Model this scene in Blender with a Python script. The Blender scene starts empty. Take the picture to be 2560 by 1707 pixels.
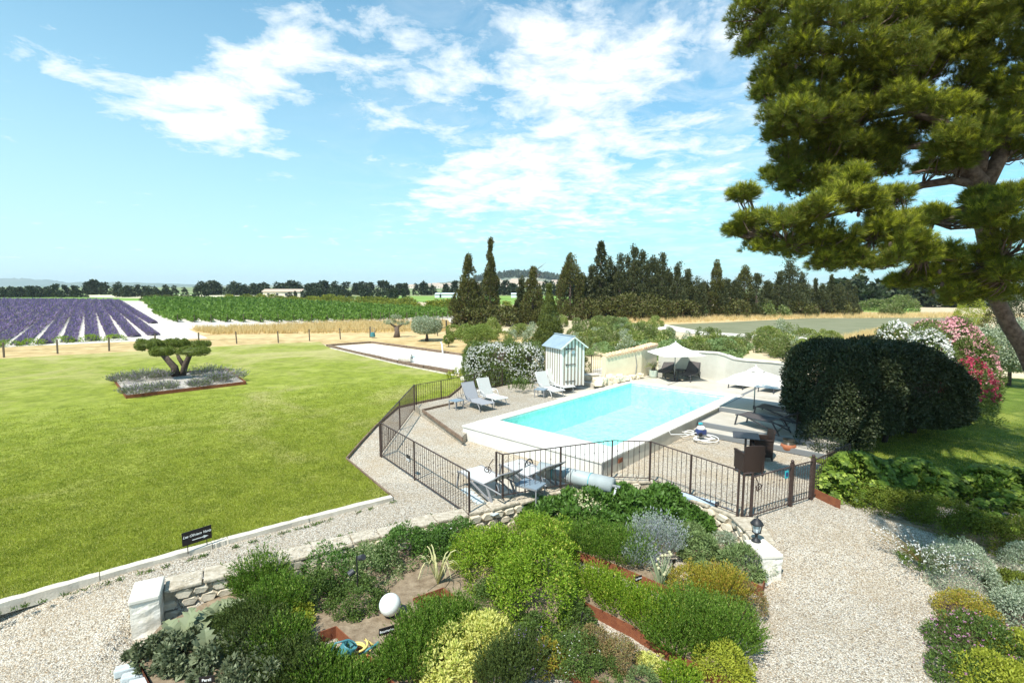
import bpy, math, random
import numpy as np
from mathutils import Vector, Matrix
R = math.radians
sc = bpy.context.scene
# ---------------------------------------------------------------- camera, light, exposure
F, CAM_H, PITCH = 1280.0, 5.3, math.atan(138/1280.0)
cam_d = bpy.data.cameras.new("camera"); cam_d.sensor_width = 36; cam_d.lens = 18.0
cam_d.clip_start = 0.1; cam_d.clip_end = 12000
cam = bpy.data.objects.new("camera", cam_d); sc.collection.objects.link(cam)
cam.location = (0, 0, CAM_H); cam.rotation_euler = (math.pi/2-PITCH, 0, 0); sc.camera = cam
SUN_AZ, SUN_EL = -148.0, 56.0      # azimuth clockwise from +Y
sun_d = bpy.data.lights.new("sun", 'SUN'); sun_d.energy = 5.0; sun_d.angle = R(0.53); sun_d.color = (1.0, 0.95, 0.86)
sun = bpy.data.objects.new("sun", sun_d); sc.collection.objects.link(sun)
sdir = Vector((math.sin(R(SUN_AZ))*math.cos(R(SUN_EL)), math.cos(R(SUN_AZ))*math.cos(R(SUN_EL)), math.sin(R(SUN_EL))))
sun.rotation_euler = sdir.to_track_quat('Z', 'Y').to_euler(); sun.location = sdir*60
vs = sc.view_settings; vs.view_transform = 'Standard'; vs.look = 'None'; vs.gamma = 1; vs.use_curve_mapping = False
vs.exposure = 0.50
world = bpy.data.worlds.new("World"); sc.world = world; world.use_nodes = True
nt = world.node_tree; N = nt.nodes; Lk = nt.links; N.clear()
def node(nt, t, **k):
    n = nt.nodes.new(t)
    for a, b in k.items(): setattr(n, a, b)
    return n
def mth(nt, op, a, b=None, c=None, clamp=False):
    n = nt.nodes.new('ShaderNodeMath'); n.operation = op; n.use_clamp = clamp
    for i, x in enumerate((a, b, c)):
        if x is None: continue
        if isinstance(x, (int, float)): n.inputs[i].default_value = x
        else: nt.links.new(x, n.inputs[i])
    return n.outputs[0]
def mixc(nt, fac, a, b, bt='MIX'):
    n = nt.nodes.new('ShaderNodeMix'); n.data_type = 'RGBA'; n.blend_type = bt
    for i, x in ((0, fac), (6, a), (7, b)):
        if isinstance(x, (int, float)): n.inputs[i].default_value = x
        elif isinstance(x, tuple): n.inputs[i].default_value = (*x[:3], 1)
        else: nt.links.new(x, n.inputs[i])
    return n.outputs[2]
def ramp(nt, fac, stops, interp='LINEAR'):
    n = nt.nodes.new('ShaderNodeValToRGB'); cr = n.color_ramp; cr.interpolation = interp
    while len(cr.elements) < len(stops): cr.elements.new(0.5)
    for e, (p, c) in zip(cr.elements, stops):
        e.position = p; e.color = (c, c, c, 1) if isinstance(c, (int, float)) else (*c[:3], 1)
    nt.links.new(fac, n.inputs[0]); return n.outputs[0]
def noise(nt, vec, scale, detail=4, rough=0.5, dist=0.0, dim='3D'):
    n = nt.nodes.new('ShaderNodeTexNoise'); n.noise_dimensions = dim
    n.inputs['Scale'].default_value = scale; n.inputs['Detail'].default_value = detail
    n.inputs['Roughness'].default_value = rough; n.inputs['Distortion'].default_value = dist
    if vec is not None: nt.links.new(vec, n.inputs['Vector'])
    return n.outputs['Fac']

sky = node(nt, 'ShaderNodeTexSky', sky_type='NISHITA', sun_disc=False)
sky.sun_elevation = R(SUN_EL); sky.sun_rotation = R(SUN_AZ); sky.air_density = 1.0; sky.dust_density = 0.6; sky.ozone_density = 2.0
tc = node(nt, 'ShaderNodeTexCoord')
sep = node(nt, 'ShaderNodeSeparateXYZ'); Lk.new(tc.outputs['Generated'], sep.inputs[0])
X, Y, Z = sep.outputs
zc = mth(nt, 'MAXIMUM', mth(nt, 'ADD', Z, 0.10), 0.03)
cmb = node(nt, 'ShaderNodeCombineXYZ')
Lk.new(mth(nt, 'DIVIDE', X, zc), cmb.inputs[0]); Lk.new(mth(nt, 'DIVIDE', Y, zc), cmb.inputs[1])
pv = cmb.outputs[0]
n_big = noise(nt, pv, 1.3, 9, 0.60, 0.5)
n_puff = noise(nt, pv, 4.6, 9, 0.66, 0.3)
# cloud banks, placed by compass direction and elevation (radians)
az = mth(nt, 'ARCTAN2', X, Y); el = mth(nt, 'ARCSINE', Z)
def blob(u, v, ru, rv, s, rot=0.0):
    x = (u-1280)/F; y = (853.5-v)/F
    fy = math.cos(PITCH)+math.sin(PITCH)*y; fz = -math.sin(PITCH)+math.cos(PITCH)*y
    a0 = math.atan2(x, fy); e0 = math.atan2(fz, math.hypot(x, fy))
    k = fy/math.hypot(x, fy); ca = ru/F*k*k; ce = rv/F*k
    da = mth(nt, 'SUBTRACT', az, a0); de = mth(nt, 'SUBTRACT', el, e0)
    c, sn = math.cos(R(rot)), math.sin(R(rot))
    p = mth(nt, 'DIVIDE', mth(nt, 'MULTIPLY_ADD', da, c, mth(nt, 'MULTIPLY', de, sn)), ca)
    q = mth(nt, 'DIVIDE', mth(nt, 'MULTIPLY_ADD', de, c, mth(nt, 'MULTIPLY', da, -sn)), ce)
    d2 = mth(nt, 'ADD', mth(nt, 'MULTIPLY', p, p), mth(nt, 'MULTIPLY', q, q))
    return mth(nt, 'MULTIPLY', mth(nt, 'EXPONENT', mth(nt, 'MULTIPLY', d2, -1.0)), s)
BL = [(120,165,110,28,.55,-22),(320,235,240,42,.85,-16),(560,235,170,75,1.0,14),(700,130,120,85,.75,20),(560,300,110,55,.7,0),(440,345,60,35,.4,0),
      (860,60,150,75,.55,10),(900,170,160,60,.35,0),(1110,205,130,70,.75,-10),(1230,110,150,55,.75,0),(970,290,110,26,.6,0),(1110,325,50,20,.5,0),
      (1330,230,70,40,.3,0),(1480,90,170,120,.85,0),(1440,240,120,110,.8,0),(1700,90,200,90,.7,0),(1600,200,90,60,.55,0),
      (1350,400,210,75,1.0,10),(1260,450,170,70,.75,0),(1110,490,110,36,.5,0),(1430,540,420,80,.62,0),(1700,430,230,90,.6,0),(1680,330,80,40,.4,0),(1900,180,120,120,.45,0),
      (1560,330,40,40,.3,0),(30,310,80,16,.3,0),(1000,600,260,26,.2,0),(690,350,60,12,.25,0)]
tot = None
for b in BL:
    o = blob(*b); tot = o if tot is None else mth(nt, 'ADD', tot, o)
front = mth(nt, 'GREATER_THAN', Y, -0.1)
gen = mth(nt, 'MULTIPLY', mth(nt, 'SUBTRACT', 1.0, front), 0.45)
tot = mth(nt, 'ADD', mth(nt, 'MULTIPLY', tot, front), gen)
tot = mth(nt, 'MINIMUM', tot, 1.15)
nn = mth(nt, 'ADD', mth(nt, 'MULTIPLY', n_big, 1.25), mth(nt, 'MULTIPLY', n_puff, 2.1))      # about 0.78 mean
dens = mth(nt, 'SUBTRACT', mth(nt, 'ADD', nn, mth(nt, 'MULTIPLY', tot, 0.62)), 1.96)
dens = mth(nt, 'MULTIPLY', dens, 2.0, clamp=True)
veil = mth(nt, 'MULTIPLY', mth(nt, 'MULTIPLY', mth(nt, 'SUBTRACT', noise(nt, pv, 2.6, 9, .68, .6), .44), 3.2, clamp=True), mth(nt, 'MULTIPLY', mth(nt, 'ADD', X, .42), 1.5, clamp=True))
dens = mth(nt, 'MAXIMUM', mth(nt, 'POWER', dens, 0.85), mth(nt, 'MULTIPLY', veil, .62))
skyc = mixc(nt, 1.0, sky.outputs[0], (0.62, 1.62, 1.80), 'MULTIPLY')
# pale summer haze towards the horizon
hz = mth(nt, 'POWER', mth(nt, 'SUBTRACT', 1.0, mth(nt, 'MAXIMUM', Z, 0.0), clamp=True), 2.3)
west = mth(nt, 'MULTIPLY_ADD', X, -0.38, 0.62, clamp=True)
skyc = mixc(nt, mth(nt, 'MULTIPLY', hz, mth(nt, 'ADD', west, .12, clamp=True)), skyc, (6.6, 9.4, 9.8))
cl = mixc(nt, mth(nt, 'MULTIPLY', dens, 0.96), skyc, (10.0, 10.6, 10.8))
bg = node(nt, 'ShaderNodeBackground'); bg.inputs[1].default_value = 0.080
Lk.new(cl, bg.inputs[0])
out = node(nt, 'ShaderNodeOutputWorld'); Lk.new(bg.outputs[0], out.inputs[0])

# ---------------------------------------------------------------- helpers
COL = sc.collection
rnd = random.Random(7); rg = np.random.default_rng(7)
def at(u, v, z=0.0):
    """ground point (height z) seen at pixel u,v of the 2560x1707 photograph"""
    x = (u-1280)/F; y = (853.5-v)/F
    fy = math.cos(PITCH)+math.sin(PITCH)*y; fz = -math.sin(PITCH)+math.cos(PITCH)*y
    t = (z-CAM_H)/fz; return Vector((x*t, fy*t, z))
def at_y(u, v, Yd):
    x = (u-1280)/F; y = (853.5-v)/F
    fy = math.cos(PITCH)+math.sin(PITCH)*y; fz = -math.sin(PITCH)+math.cos(PITCH)*y
    t = Yd/fy; return Vector((x*t, Yd, CAM_H+fz*t))
def tag(o, label=None, cat=None, group=None, kind=None):
    if label: o['label'] = label
    if cat: o['category'] = cat
    if group: o['group'] = group
    if kind: o['kind'] = kind
    return o
def thing(name, label, cat, loc=(0, 0, 0), rotz=0.0, group=None):
    o = bpy.data.objects.new(name, None); COL.objects.link(o); o.empty_display_size = 0.2
    o.location = loc; o.rotation_euler = (0, 0, rotz); return tag(o, label, cat, group)
def copy_tree(o, parent=None):
    c = o.copy(); COL.objects.link(c)
    if parent is not None: c.parent = parent
    for ch in o.children: copy_tree(ch, c)
    return c
def link(name, me, m, parent=None, world=False, smooth=False, kind=None):
    if m is not None:
        for mm in (m if isinstance(m, (list, tuple)) else [m]): me.materials.append(mm)
    o = bpy.data.objects.new(name, me); COL.objects.link(o)
    if smooth and len(me.polygons): me.polygons.foreach_set('use_smooth', [True]*len(me.polygons))
    if parent is not None:
        o.parent = parent
        if world:
            top = parent; M = Matrix.Identity(4)
            while top is not None:
                M = Matrix.Translation(top.location) @ Matrix.Rotation(top.rotation_euler.z, 4, 'Z') @ M; top = top.parent
            me.transform(M.inverted())
    if kind: o['kind'] = kind
    return o
class MB:
    def __init__(s): s.v = []; s.f = []; s.mi = []; s.m = 0
    def add(s, vs, fs):
        b = len(s.v); s.v += [tuple(p) for p in vs]
        for f in fs: s.f.append(tuple(i+b for i in f)); s.mi.append(s.m)
        return s
    def box(s, c, d, rz=0.0, M=None, jit=0):
        x, y, z = d[0]/2, d[1]/2, d[2]/2; c = Vector(c); out_ = []
        Rm = Matrix.Rotation(rz, 3, 'Z') if M is None else M
        for a in ((-x,-y,-z),(x,-y,-z),(x,y,-z),(-x,y,-z),(-x,-y,z),(x,-y,z),(x,y,z),(-x,y,z)):
            p = Vector(a)
            if jit: p += Vector((rnd.uniform(-jit,jit), rnd.uniform(-jit,jit), rnd.uniform(-jit,jit)))
            out_.append(c+Rm@p)
        return s.add(out_, [(0,3,2,1),(4,5,6,7),(0,1,5,4),(1,2,6,5),(2,3,7,6),(3,0,4,7)])
    def beam(s, p0, p1, w, h, up=(0,0,1)):
        p0, p1 = Vector(p0), Vector(p1); d = p1-p0; L = d.length
        if L < 1e-6: return s
        a = d/L; up = Vector(up)
        if abs(a.dot(up)) > .97: up = Vector((1,0,0)) if abs(a.x) < .9 else Vector((0,1,0))
        r = a.cross(up).normalized(); u = r.cross(a)
        return s.box((p0+p1)/2, (w, L, h), M=Matrix((r, a, u)).transposed())
    def tube(s, pts, rad, n=8, caps=True):
        pts = [Vector(p) for p in pts]; k = len(pts)
        rads = rad if isinstance(rad, (list, tuple)) else [rad]*k
        vs_, fs = [], []; prev = None
        for i, p in enumerate(pts):
            d = (pts[min(i+1,k-1)]-pts[max(i-1,0)]).normalized()
            if prev is None:
                ref = Vector((0,0,1)) if abs(d.z) < .9 else Vector((1,0,0)); r = d.cross(ref).normalized()
            else: r = (prev - d*prev.dot(d)).normalized()
            prev = r; u = r.cross(d)
            for j in range(n):
                a = 2*math.pi*j/n; vs_.append(p+(r*math.cos(a)+u*math.sin(a))*rads[i])
        for i in range(k-1):
            for j in range(n):
                j2 = (j+1) % n; fs.append((i*n+j, i*n+j2, (i+1)*n+j2, (i+1)*n+j))
        if caps: fs.append(tuple(range(n-1,-1,-1))); fs.append(tuple((k-1)*n+j for j in range(n)))
        return s.add(vs_, fs)
    def lathe(s, prof, c=(0,0,0), n=16, cap=True):
        vs_, fs = [], []; c = Vector(c)
        for r, z in prof:
            for j in range(n):
                a = 2*math.pi*j/n; vs_.append(c+Vector((r*math.cos(a), r*math.sin(a), z)))
        for i in range(len(prof)-1):
            for j in range(n):
                j2 = (j+1) % n; fs.append((i*n+j, i*n+j2, (i+1)*n+j2, (i+1)*n+j))
        if cap: fs.append(tuple(range(n-1,-1,-1))); fs.append(tuple((len(prof)-1)*n+j for j in range(n)))
        return s.add(vs_, fs)
    def prism(s, poly, z0, z1):
        n = len(poly); vs_ = [(p[0],p[1],z0) for p in poly]+[(p[0],p[1],z1) for p in poly]
        A = sum(poly[i][0]*poly[(i+1)%n][1]-poly[(i+1)%n][0]*poly[i][1] for i in range(n))
        fs = [tuple(range(n-1,-1,-1)), tuple(range(n,2*n))]+[(i,(i+1)%n,n+(i+1)%n,n+i) for i in range(n)]
        if A < 0: fs = [tuple(reversed(f)) for f in fs]
        return s.add(vs_, fs)
    def ball(s, c, r, n=10, m=7, sq=(1,1,1)):
        prof = [(math.sin(math.pi*i/m), -math.cos(math.pi*i/m)) for i in range(m+1)]
        vs_, fs = [], []; c = Vector(c)
        for a, b in prof:
            for j in range(n):
                t = 2*math.pi*j/n; vs_.append(c+Vector((a*math.cos(t)*r*sq[0], a*math.sin(t)*r*sq[1], b*r*sq[2])))
        for i in range(m):
            for j in range(n):
                j2 = (j+1) % n; fs.append((i*n+j, i*n+j2, (i+1)*n+j2, (i+1)*n+j))
        return s.add(vs_, fs)
    def mesh(s, name):
        me = bpy.data.meshes.new(name); me.from_pydata(s.v, [], s.f); 
        if any(s.mi): me.polygons.foreach_set('material_index', s.mi)
        me.update(); return me
    def build(s, name, m, parent=None, world=False, smooth=False, kind=None, bevel=0):
        o = link(name, s.mesh(name), m, parent, world, smooth, kind)
        if bevel:
            b = o.modifiers.new('bevel', 'BEVEL'); b.width = bevel; b.segments = 2; b.limit_method = 'ANGLE'
        return o
# ---------------------------------------------------------------- materials
def mat(name, col, rough=0.7, col2=None, nscale=3.0, bump=0.0, bscale=20.0, metal=0.0, spec=0.3, detail=4, lo=.35, hi=.65, coord='Object', stretch=None):
    m = bpy.data.materials.new(name); m.use_nodes = True; t = m.node_tree
    p = t.nodes['Principled BSDF']; p.inputs['Base Color'].default_value = (*col, 1)
    p.inputs['Roughness'].default_value = rough; p.inputs['Metallic'].default_value = metal
    p.inputs['Specular IOR Level'].default_value = spec
    c = node(t, 'ShaderNodeTexCoord'); vec = c.outputs[coord]
    if stretch:
        mp = node(t, 'ShaderNodeMapping'); mp.inputs['Scale'].default_value = stretch; t.links.new(vec, mp.inputs[0]); vec = mp.outputs[0]
    if col2:
        f = ramp(t, noise(t, vec, nscale, detail, .6), [(lo, 0.0), (hi, 1.0)])
        t.links.new(mixc(t, f, col, col2), p.inputs['Base Color'])
    if bump:
        b = node(t, 'ShaderNodeBump'); b.inputs['Strength'].default_value = bump; b.inputs['Distance'].default_value = 0.02
        t.links.new(noise(t, vec, bscale, 5, .6), b.inputs['Height']); t.links.new(b.outputs[0], p.inputs['Normal'])
    return m
def leaf(name, c1, c2, c3=None, p3=0.1, rough=0.55, trans=0.25, clump=2.0, spec=.25, tcol=None):
    m = bpy.data.materials.new(name); m.use_nodes = True; t = m.node_tree
    p = t.nodes['Principled BSDF']; p.inputs['Roughness'].default_value = rough; p.inputs['Specular IOR Level'].default_value = spec
    g = node(t, 'ShaderNodeNewGeometry'); c = node(t, 'ShaderNodeTexCoord')
    rI = g.outputs['Random Per Island']
    nz = noise(t, c.outputs['Object'], clump, 3, .6)
    f = mth(t, 'ADD', mth(t, 'MULTIPLY', rI, .55), mth(t, 'MULTIPLY', mth(t, 'SUBTRACT', nz, .28), 1.0), clamp=True)
    col = mixc(t, f, c1, c2)
    if c3: col = mixc(t, mth(t, 'GREATER_THAN', mth(t, 'FRACT', mth(t, 'MULTIPLY', rI, 37.7)), 1-p3), col, c3)
    t.links.new(col, p.inputs['Base Color'])
    tr = node(t, 'ShaderNodeBsdfTranslucent')
    t.links.new(mixc(t, 1.0, col, tcol or (1.3, 1.35, .6), 'MULTIPLY'), tr.inputs[0])
    mx = node(t, 'ShaderNodeMixShader'); mx.inputs[0].default_value = trans
    t.links.new(p.outputs[0], mx.inputs[1]); t.links.new(tr.outputs[0], mx.inputs[2])
    t.links.new(mx.outputs[0], t.nodes['Material Output'].inputs[0])
    return m
def gravel_mat(name, cell=50.0, tones=None, bump=.9, tint=(1,1,1), dirt=(.36,.29,.20), dirtf=.5):
    m = bpy.data.materials.new(name); m.use_nodes = True; t = m.node_tree
    p = t.nodes['Principled BSDF']; p.inputs['Roughness'].default_value = .9; p.inputs['Specular IOR Level'].default_value = .12
    c = node(t, 'ShaderNodeTexCoord')
    v = node(t, 'ShaderNodeTexVoronoi'); v.inputs['Scale'].default_value = cell; t.links.new(c.outputs['Object'], v.inputs['Vector'])
    s = node(t, 'ShaderNodeSeparateColor'); t.links.new(v.outputs['Color'], s.inputs[0])
    col = ramp(t, s.outputs[0], tones or [(0,(.24,.21,.17)),(.12,(.46,.41,.34)),(.3,(.62,.58,.50)),(.5,(.56,.45,.33)),(.62,(.72,.70,.64)),(.85,(.82,.80,.75)),(1,(.38,.37,.37))])
    dk = ramp(t, v.outputs['Distance'], [(.35,1.0),(.8,.42)])
    col = mixc(t, 1.0, col, dk, 'MULTIPLY')
    big = ramp(t, noise(t, c.outputs['Object'], .9, 5, .6), [(.45,0.0),(.72,1.0)])
    col = mixc(t, mth(t, 'MULTIPLY', big, dirtf), col, dirt)
    col = mixc(t, 1.0, col, tint, 'MULTIPLY')
    t.links.new(col, p.inputs['Base Color'])
    b = node(t, 'ShaderNodeBump'); b.inputs['Strength'].default_value = bump; b.inputs['Distance'].default_value = .02; b.invert = True
    t.links.new(v.outputs['Distance'], b.inputs['Height']); t.links.new(b.outputs[0], p.inputs['Normal'])
    return m
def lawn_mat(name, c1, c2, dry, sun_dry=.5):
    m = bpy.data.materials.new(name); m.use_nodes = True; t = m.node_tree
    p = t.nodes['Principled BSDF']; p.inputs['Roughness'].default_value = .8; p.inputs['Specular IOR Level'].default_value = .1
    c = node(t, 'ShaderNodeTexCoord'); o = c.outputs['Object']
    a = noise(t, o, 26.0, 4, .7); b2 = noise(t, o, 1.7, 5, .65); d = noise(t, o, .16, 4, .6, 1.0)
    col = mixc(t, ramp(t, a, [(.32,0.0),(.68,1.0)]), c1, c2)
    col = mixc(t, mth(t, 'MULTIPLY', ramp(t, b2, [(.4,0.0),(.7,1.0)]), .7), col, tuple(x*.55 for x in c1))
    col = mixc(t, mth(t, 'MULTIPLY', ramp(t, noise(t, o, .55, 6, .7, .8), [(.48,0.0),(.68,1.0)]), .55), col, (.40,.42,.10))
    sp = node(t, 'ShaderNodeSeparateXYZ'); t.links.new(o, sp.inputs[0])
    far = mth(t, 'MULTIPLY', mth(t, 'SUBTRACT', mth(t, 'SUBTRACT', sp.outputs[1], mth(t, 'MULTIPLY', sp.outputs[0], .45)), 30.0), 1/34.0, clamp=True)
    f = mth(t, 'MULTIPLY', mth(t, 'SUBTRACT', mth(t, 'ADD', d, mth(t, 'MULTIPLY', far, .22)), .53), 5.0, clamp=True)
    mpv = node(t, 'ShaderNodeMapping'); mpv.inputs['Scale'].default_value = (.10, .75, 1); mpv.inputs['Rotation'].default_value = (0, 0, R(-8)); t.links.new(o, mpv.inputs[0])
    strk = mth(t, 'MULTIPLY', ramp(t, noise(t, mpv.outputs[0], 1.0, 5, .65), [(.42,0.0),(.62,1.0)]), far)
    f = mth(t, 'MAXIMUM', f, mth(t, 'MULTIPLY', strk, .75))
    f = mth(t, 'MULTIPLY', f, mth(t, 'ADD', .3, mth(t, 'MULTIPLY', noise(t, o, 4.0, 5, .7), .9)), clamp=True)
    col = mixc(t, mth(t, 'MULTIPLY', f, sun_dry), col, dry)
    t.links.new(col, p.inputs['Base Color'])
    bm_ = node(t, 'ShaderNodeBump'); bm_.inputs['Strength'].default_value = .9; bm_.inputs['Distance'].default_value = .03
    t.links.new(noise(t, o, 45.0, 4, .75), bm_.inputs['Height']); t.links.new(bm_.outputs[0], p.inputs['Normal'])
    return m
M = {}
M['gravel'] = gravel_mat('pale_gravel', tint=(.88,.84,.77))
M['gravel_g'] = gravel_mat('garden_gravel', cell=55, dirtf=.25)
M['gravel_r'] = gravel_mat('inner_gravel', cell=48, tint=(1,.95,.86), dirt=(.40,.31,.2), dirtf=.5)
M['lawn'] = lawn_mat('lawn', (.155,.21,.022), (.34,.375,.05), (.47,.40,.19), .85)
M['lawn_r'] = lawn_mat('shaded_lawn', (.085,.14,.018), (.19,.25,.04), (.25,.22,.09), .4)  # darker copy of the lawn, with the pine's shade put into its colours
M['soil'] = mat('garden_soil', (.30,.235,.16), .95, (.17,.125,.08), 6, .8, 30)
M['plain'] = mat('far_plain', (.10,.17,.04), .95, (.34,.34,.17), .012, .2, 1, detail=8, lo=.42, hi=.62, stretch=(.35,1,1))
M['dryland'] = mat('dry_earth', (.44,.36,.22), .95, (.60,.50,.34), .25, .5, 6, detail=8)
M['dryverge'] = mat('dry_verge', (.36,.25,.10), .95, (.58,.44,.22), .9, .6, 12, detail=8)
M['straw'] = mat('straw_field', (.62,.47,.24), .95, (.46,.32,.15), .8, .6, 10, detail=8)
M['limestone'] = mat('limestone_soil', (.50,.45,.38), .95, (.68,.64,.57), 1.2, .6, 9, detail=8)
M['courtsand'] = mat('court_sand', (.60,.56,.49), .95, (.72,.68,.61), 1.6, .2, 40)
M['farfield'] = mat('green_field', (.12,.24,.03), .9, (.24,.36,.07), .04, .3, 2, detail=6)
M['farpale'] = mat('pale_field', (.55,.52,.30), .9, (.66,.64,.45), .03)
M['plough'] = mat('lavender_stubble', (.135,.15,.075), .95, (.24,.235,.145), .7, .7, 5, detail=8, stretch=(.35,2.6,1))
M['hill'] = mat('far_hill', (.09,.13,.09), 1.0, (.30,.30,.22), .01, detail=8)
M['hill2'] = mat('blue_hill', (.10,.15,.13), 1.0, (.16,.20,.15), .003)
M['wallpale'] = mat('pale_wall_render', (.54,.53,.47), .85, (.46,.45,.39), 1.2, .12, 40)
M['white_render'] = mat('white_render', (.67,.655,.61), .8, (.60,.575,.52), 1.5, .12, 60)
M['coping'] = mat('pale_stone', (.68,.65,.58), .7, (.58,.54,.46), 2.5, .1, 60)
M['poolside'] = mat('beige_render', (.58,.53,.44), .85, (.50,.45,.36), 1.8, .12, 50)
M['deck'] = mat('deck_stone', (.54,.50,.43), .75, (.44,.40,.33), .9, .08, 50)
M['drain'] = mat('grey_channel', (.17,.18,.185), .6)
M['wallcream'] = mat('cream_render', (.76,.68,.50), .85, (.68,.59,.42), 1.2, .15, 40)
M['tile'] = mat('roof_tile', (.62,.36,.20), .8, (.72,.55,.38), 6, .3, 30)
M['iron'] = mat('brown_iron', (.040,.027,.023), .55, (.07,.042,.034), 8, .1, 40, spec=.4)
M['corten'] = mat('corten_steel', (.17,.055,.028), .8, (.25,.09,.04), 9, .2, 60)
M['white_wood'] = mat('white_board', (.80,.79,.74), .6, (.72,.70,.64), 5, .1, 40, stretch=(6,6,.5))
M['taupe_wood'] = mat('taupe_board', (.36,.315,.25), .65, (.29,.255,.20), 5, .1, 40, stretch=(6,6,.5))
M['zinc'] = mat('zinc_roof', (.42,.52,.58), .38, (.50,.60,.66), 3, .05, 30, metal=.5, spec=.5)
M['black'] = mat('black_metal', (.02,.02,.022), .5, spec=.4)
M['anthracite'] = mat('anthracite_frame', (.045,.045,.05), .45, spec=.4)
M['sling_dark'] = mat('dark_sling', (.07,.062,.062), .8, (.095,.085,.085), 60)
M['sling_grey'] = mat('grey_sling', (.27,.28,.30), .8, (.32,.33,.35), 60)
M['sling_light'] = mat('light_grey_sling', (.42,.43,.41), .8, (.48,.49,.47), 60)
M['sling_white'] = mat('white_sling', (.52,.52,.50), .8)
M['frame_grey'] = mat('grey_frame', (.24,.24,.25), .45, spec=.4)
M['frame_light'] = mat('light_frame', (.55,.55,.54), .45, spec=.4)
M['canvas'] = mat('white_canvas', (.74,.72,.67), .85)
M['grey_pole'] = mat('grey_pole', (.33,.34,.35), .35, metal=.6)
M['pot_green'] = mat('sage_pot', (.52,.58,.50), .6)
M['terracotta'] = mat('terracotta', (.36,.13,.06), .7, (.28,.10,.05), 6, .1, 40)
M['pot_dark'] = mat('dark_glaze', (.055,.05,.035), .35)
M['wicker'] = mat('dark_wicker', (.022,.013,.010), .65, (.045,.028,.022), 90, .6, 120)
M['stone'] = mat('limestone_block', (.50,.42,.30), .9, (.66,.60,.48), 4, .6, 18)
M['stone_w'] = mat('weathered_white_stone', (.78,.75,.68), .9, (.62,.57,.47), 5, .8, 14)
M['mortar'] = mat('mortar_cap', (.34,.29,.21), .95, (.56,.50,.40), 9, 1.0, 30, detail=8)
M['kerb'] = mat('kerb_concrete', (.62,.57,.48), .9, (.50,.45,.37), 4, .4, 30)
M['timber'] = mat('old_sleeper', (.14,.095,.065), .9, (.24,.17,.12), 5, .5, 30, stretch=(1,1,1))
M['bark'] = mat('pine_bark', (.075,.052,.04), .95, (.17,.125,.10), 9, 1.0, 22)
M['bark_d'] = mat('dark_bark', (.06,.045,.035), .95, (.12,.09,.07), 9, .8, 22)
M['lampwhite'] = mat('opal_globe', (.80,.83,.80), .25, spec=.5)
M['teal'] = mat('teal_plastic', (.045,.17,.19), .4, (.06,.21,.23), 4, spec=.5)
M['yellow'] = mat('yellow_hose', (.72,.56,.17), .45, spec=.5)
M['bluegrey'] = mat('blue_grey_slat', (.20,.26,.31), .5)
M['cover'] = mat('grey_pool_cover', (.33,.37,.37), .5, (.39,.43,.43), 3, .2, 12)
M['cover2'] = mat('blue_edge_cover', (.36,.46,.55), .5)
M['granite'] = mat('grey_granite', (.42,.47,.48), .85, (.52,.57,.58), 8, .4, 40)
M['postwood'] = mat('post_wood', (.12,.10,.07), .9)
M['signblack'] = mat('slate_sign', (.018,.014,.014), .5)
M['signwhite'] = mat('white_lettering', (.82,.82,.80), .6)
M['robotblue'] = mat('navy_plastic', (.03,.05,.16), .35, spec=.5)
M['robotwhite'] = mat('white_plastic', (.78,.78,.76), .35, spec=.5)
M['cyanp'] = mat('turquoise_plastic', (.04,.40,.45), .4)
M['roofred'] = mat('clay_roof', (.46,.36,.28), .9)
M['housewall'] = mat('house_wall', (.68,.60,.50), .9)
M['glasshouse'] = mat('glasshouse', (.62,.68,.70), .4)
M['pebble'] = mat('rubble_stone', (.60,.52,.38), .9, (.72,.65,.50), 7, .5, 20)
# foliage
L = {}
L['pine'] = leaf('pine_needles', (.055,.078,.012), (.19,.23,.028), (.26,.22,.05), .10, trans=.28, clump=7.0)
L['pine_y'] = leaf('young_pine_needles', (.20,.24,.022), (.48,.50,.05), (.55,.52,.10), .12, trans=.36, clump=5.0)
L['pine2'] = leaf('far_pine_needles', (.030,.042,.010), (.085,.10,.02), trans=.15, clump=1.0)
L['hedge'] = leaf('hedge_leaves', (.020,.032,.012), (.052,.068,.022), (.10,.11,.05), .06, trans=.08, clump=1.3, spec=.35)
L['cypress'] = leaf('cypress_leaves', (.045,.052,.012), (.135,.135,.032), (.10,.07,.03), .10, trans=.12, clump=2.2)
L['cypress_b'] = leaf('dry_cypress_leaves', (.030,.038,.014), (.085,.095,.034), (.07,.075,.025), .3, trans=.1, clump=2.0)
L['cone'] = leaf('yew_leaves', (.055,.075,.015), (.125,.15,.028), trans=.15, clump=1.0)
L['far'] = leaf('far_tree_leaves', (.022,.036,.016), (.05,.07,.028), trans=.1, clump=.2)
L['niwaki'] = leaf('clipped_pad_leaves', (.075,.105,.015), (.20,.25,.04), trans=.15, clump=6)
L['olive'] = leaf('olive_leaves', (.17,.21,.12), (.33,.38,.25), (.45,.5,.38), .15, trans=.15, clump=1.5)
L['small'] = leaf('young_tree_leaves', (.12,.17,.03), (.25,.31,.07), trans=.25, clump=1.5)
L['scrubg'] = leaf('scrub_leaves_green', (.13,.18,.035), (.30,.35,.09), (.45,.42,.2), .1, trans=.25, clump=1.0)
L['scrubd'] = leaf('scrub_leaves_dark', (.09,.13,.035), (.20,.25,.07), (.3,.28,.15), .1, trans=.2, clump=1.0)
L['scrubb'] = leaf('bamboo_leaves', (.16,.24,.09), (.32,.42,.18), trans=.25, clump=1.0)
L['vine'] = leaf('vine_leaves', (.065,.13,.018), (.17,.28,.045), trans=.3, clump=.6)
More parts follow.
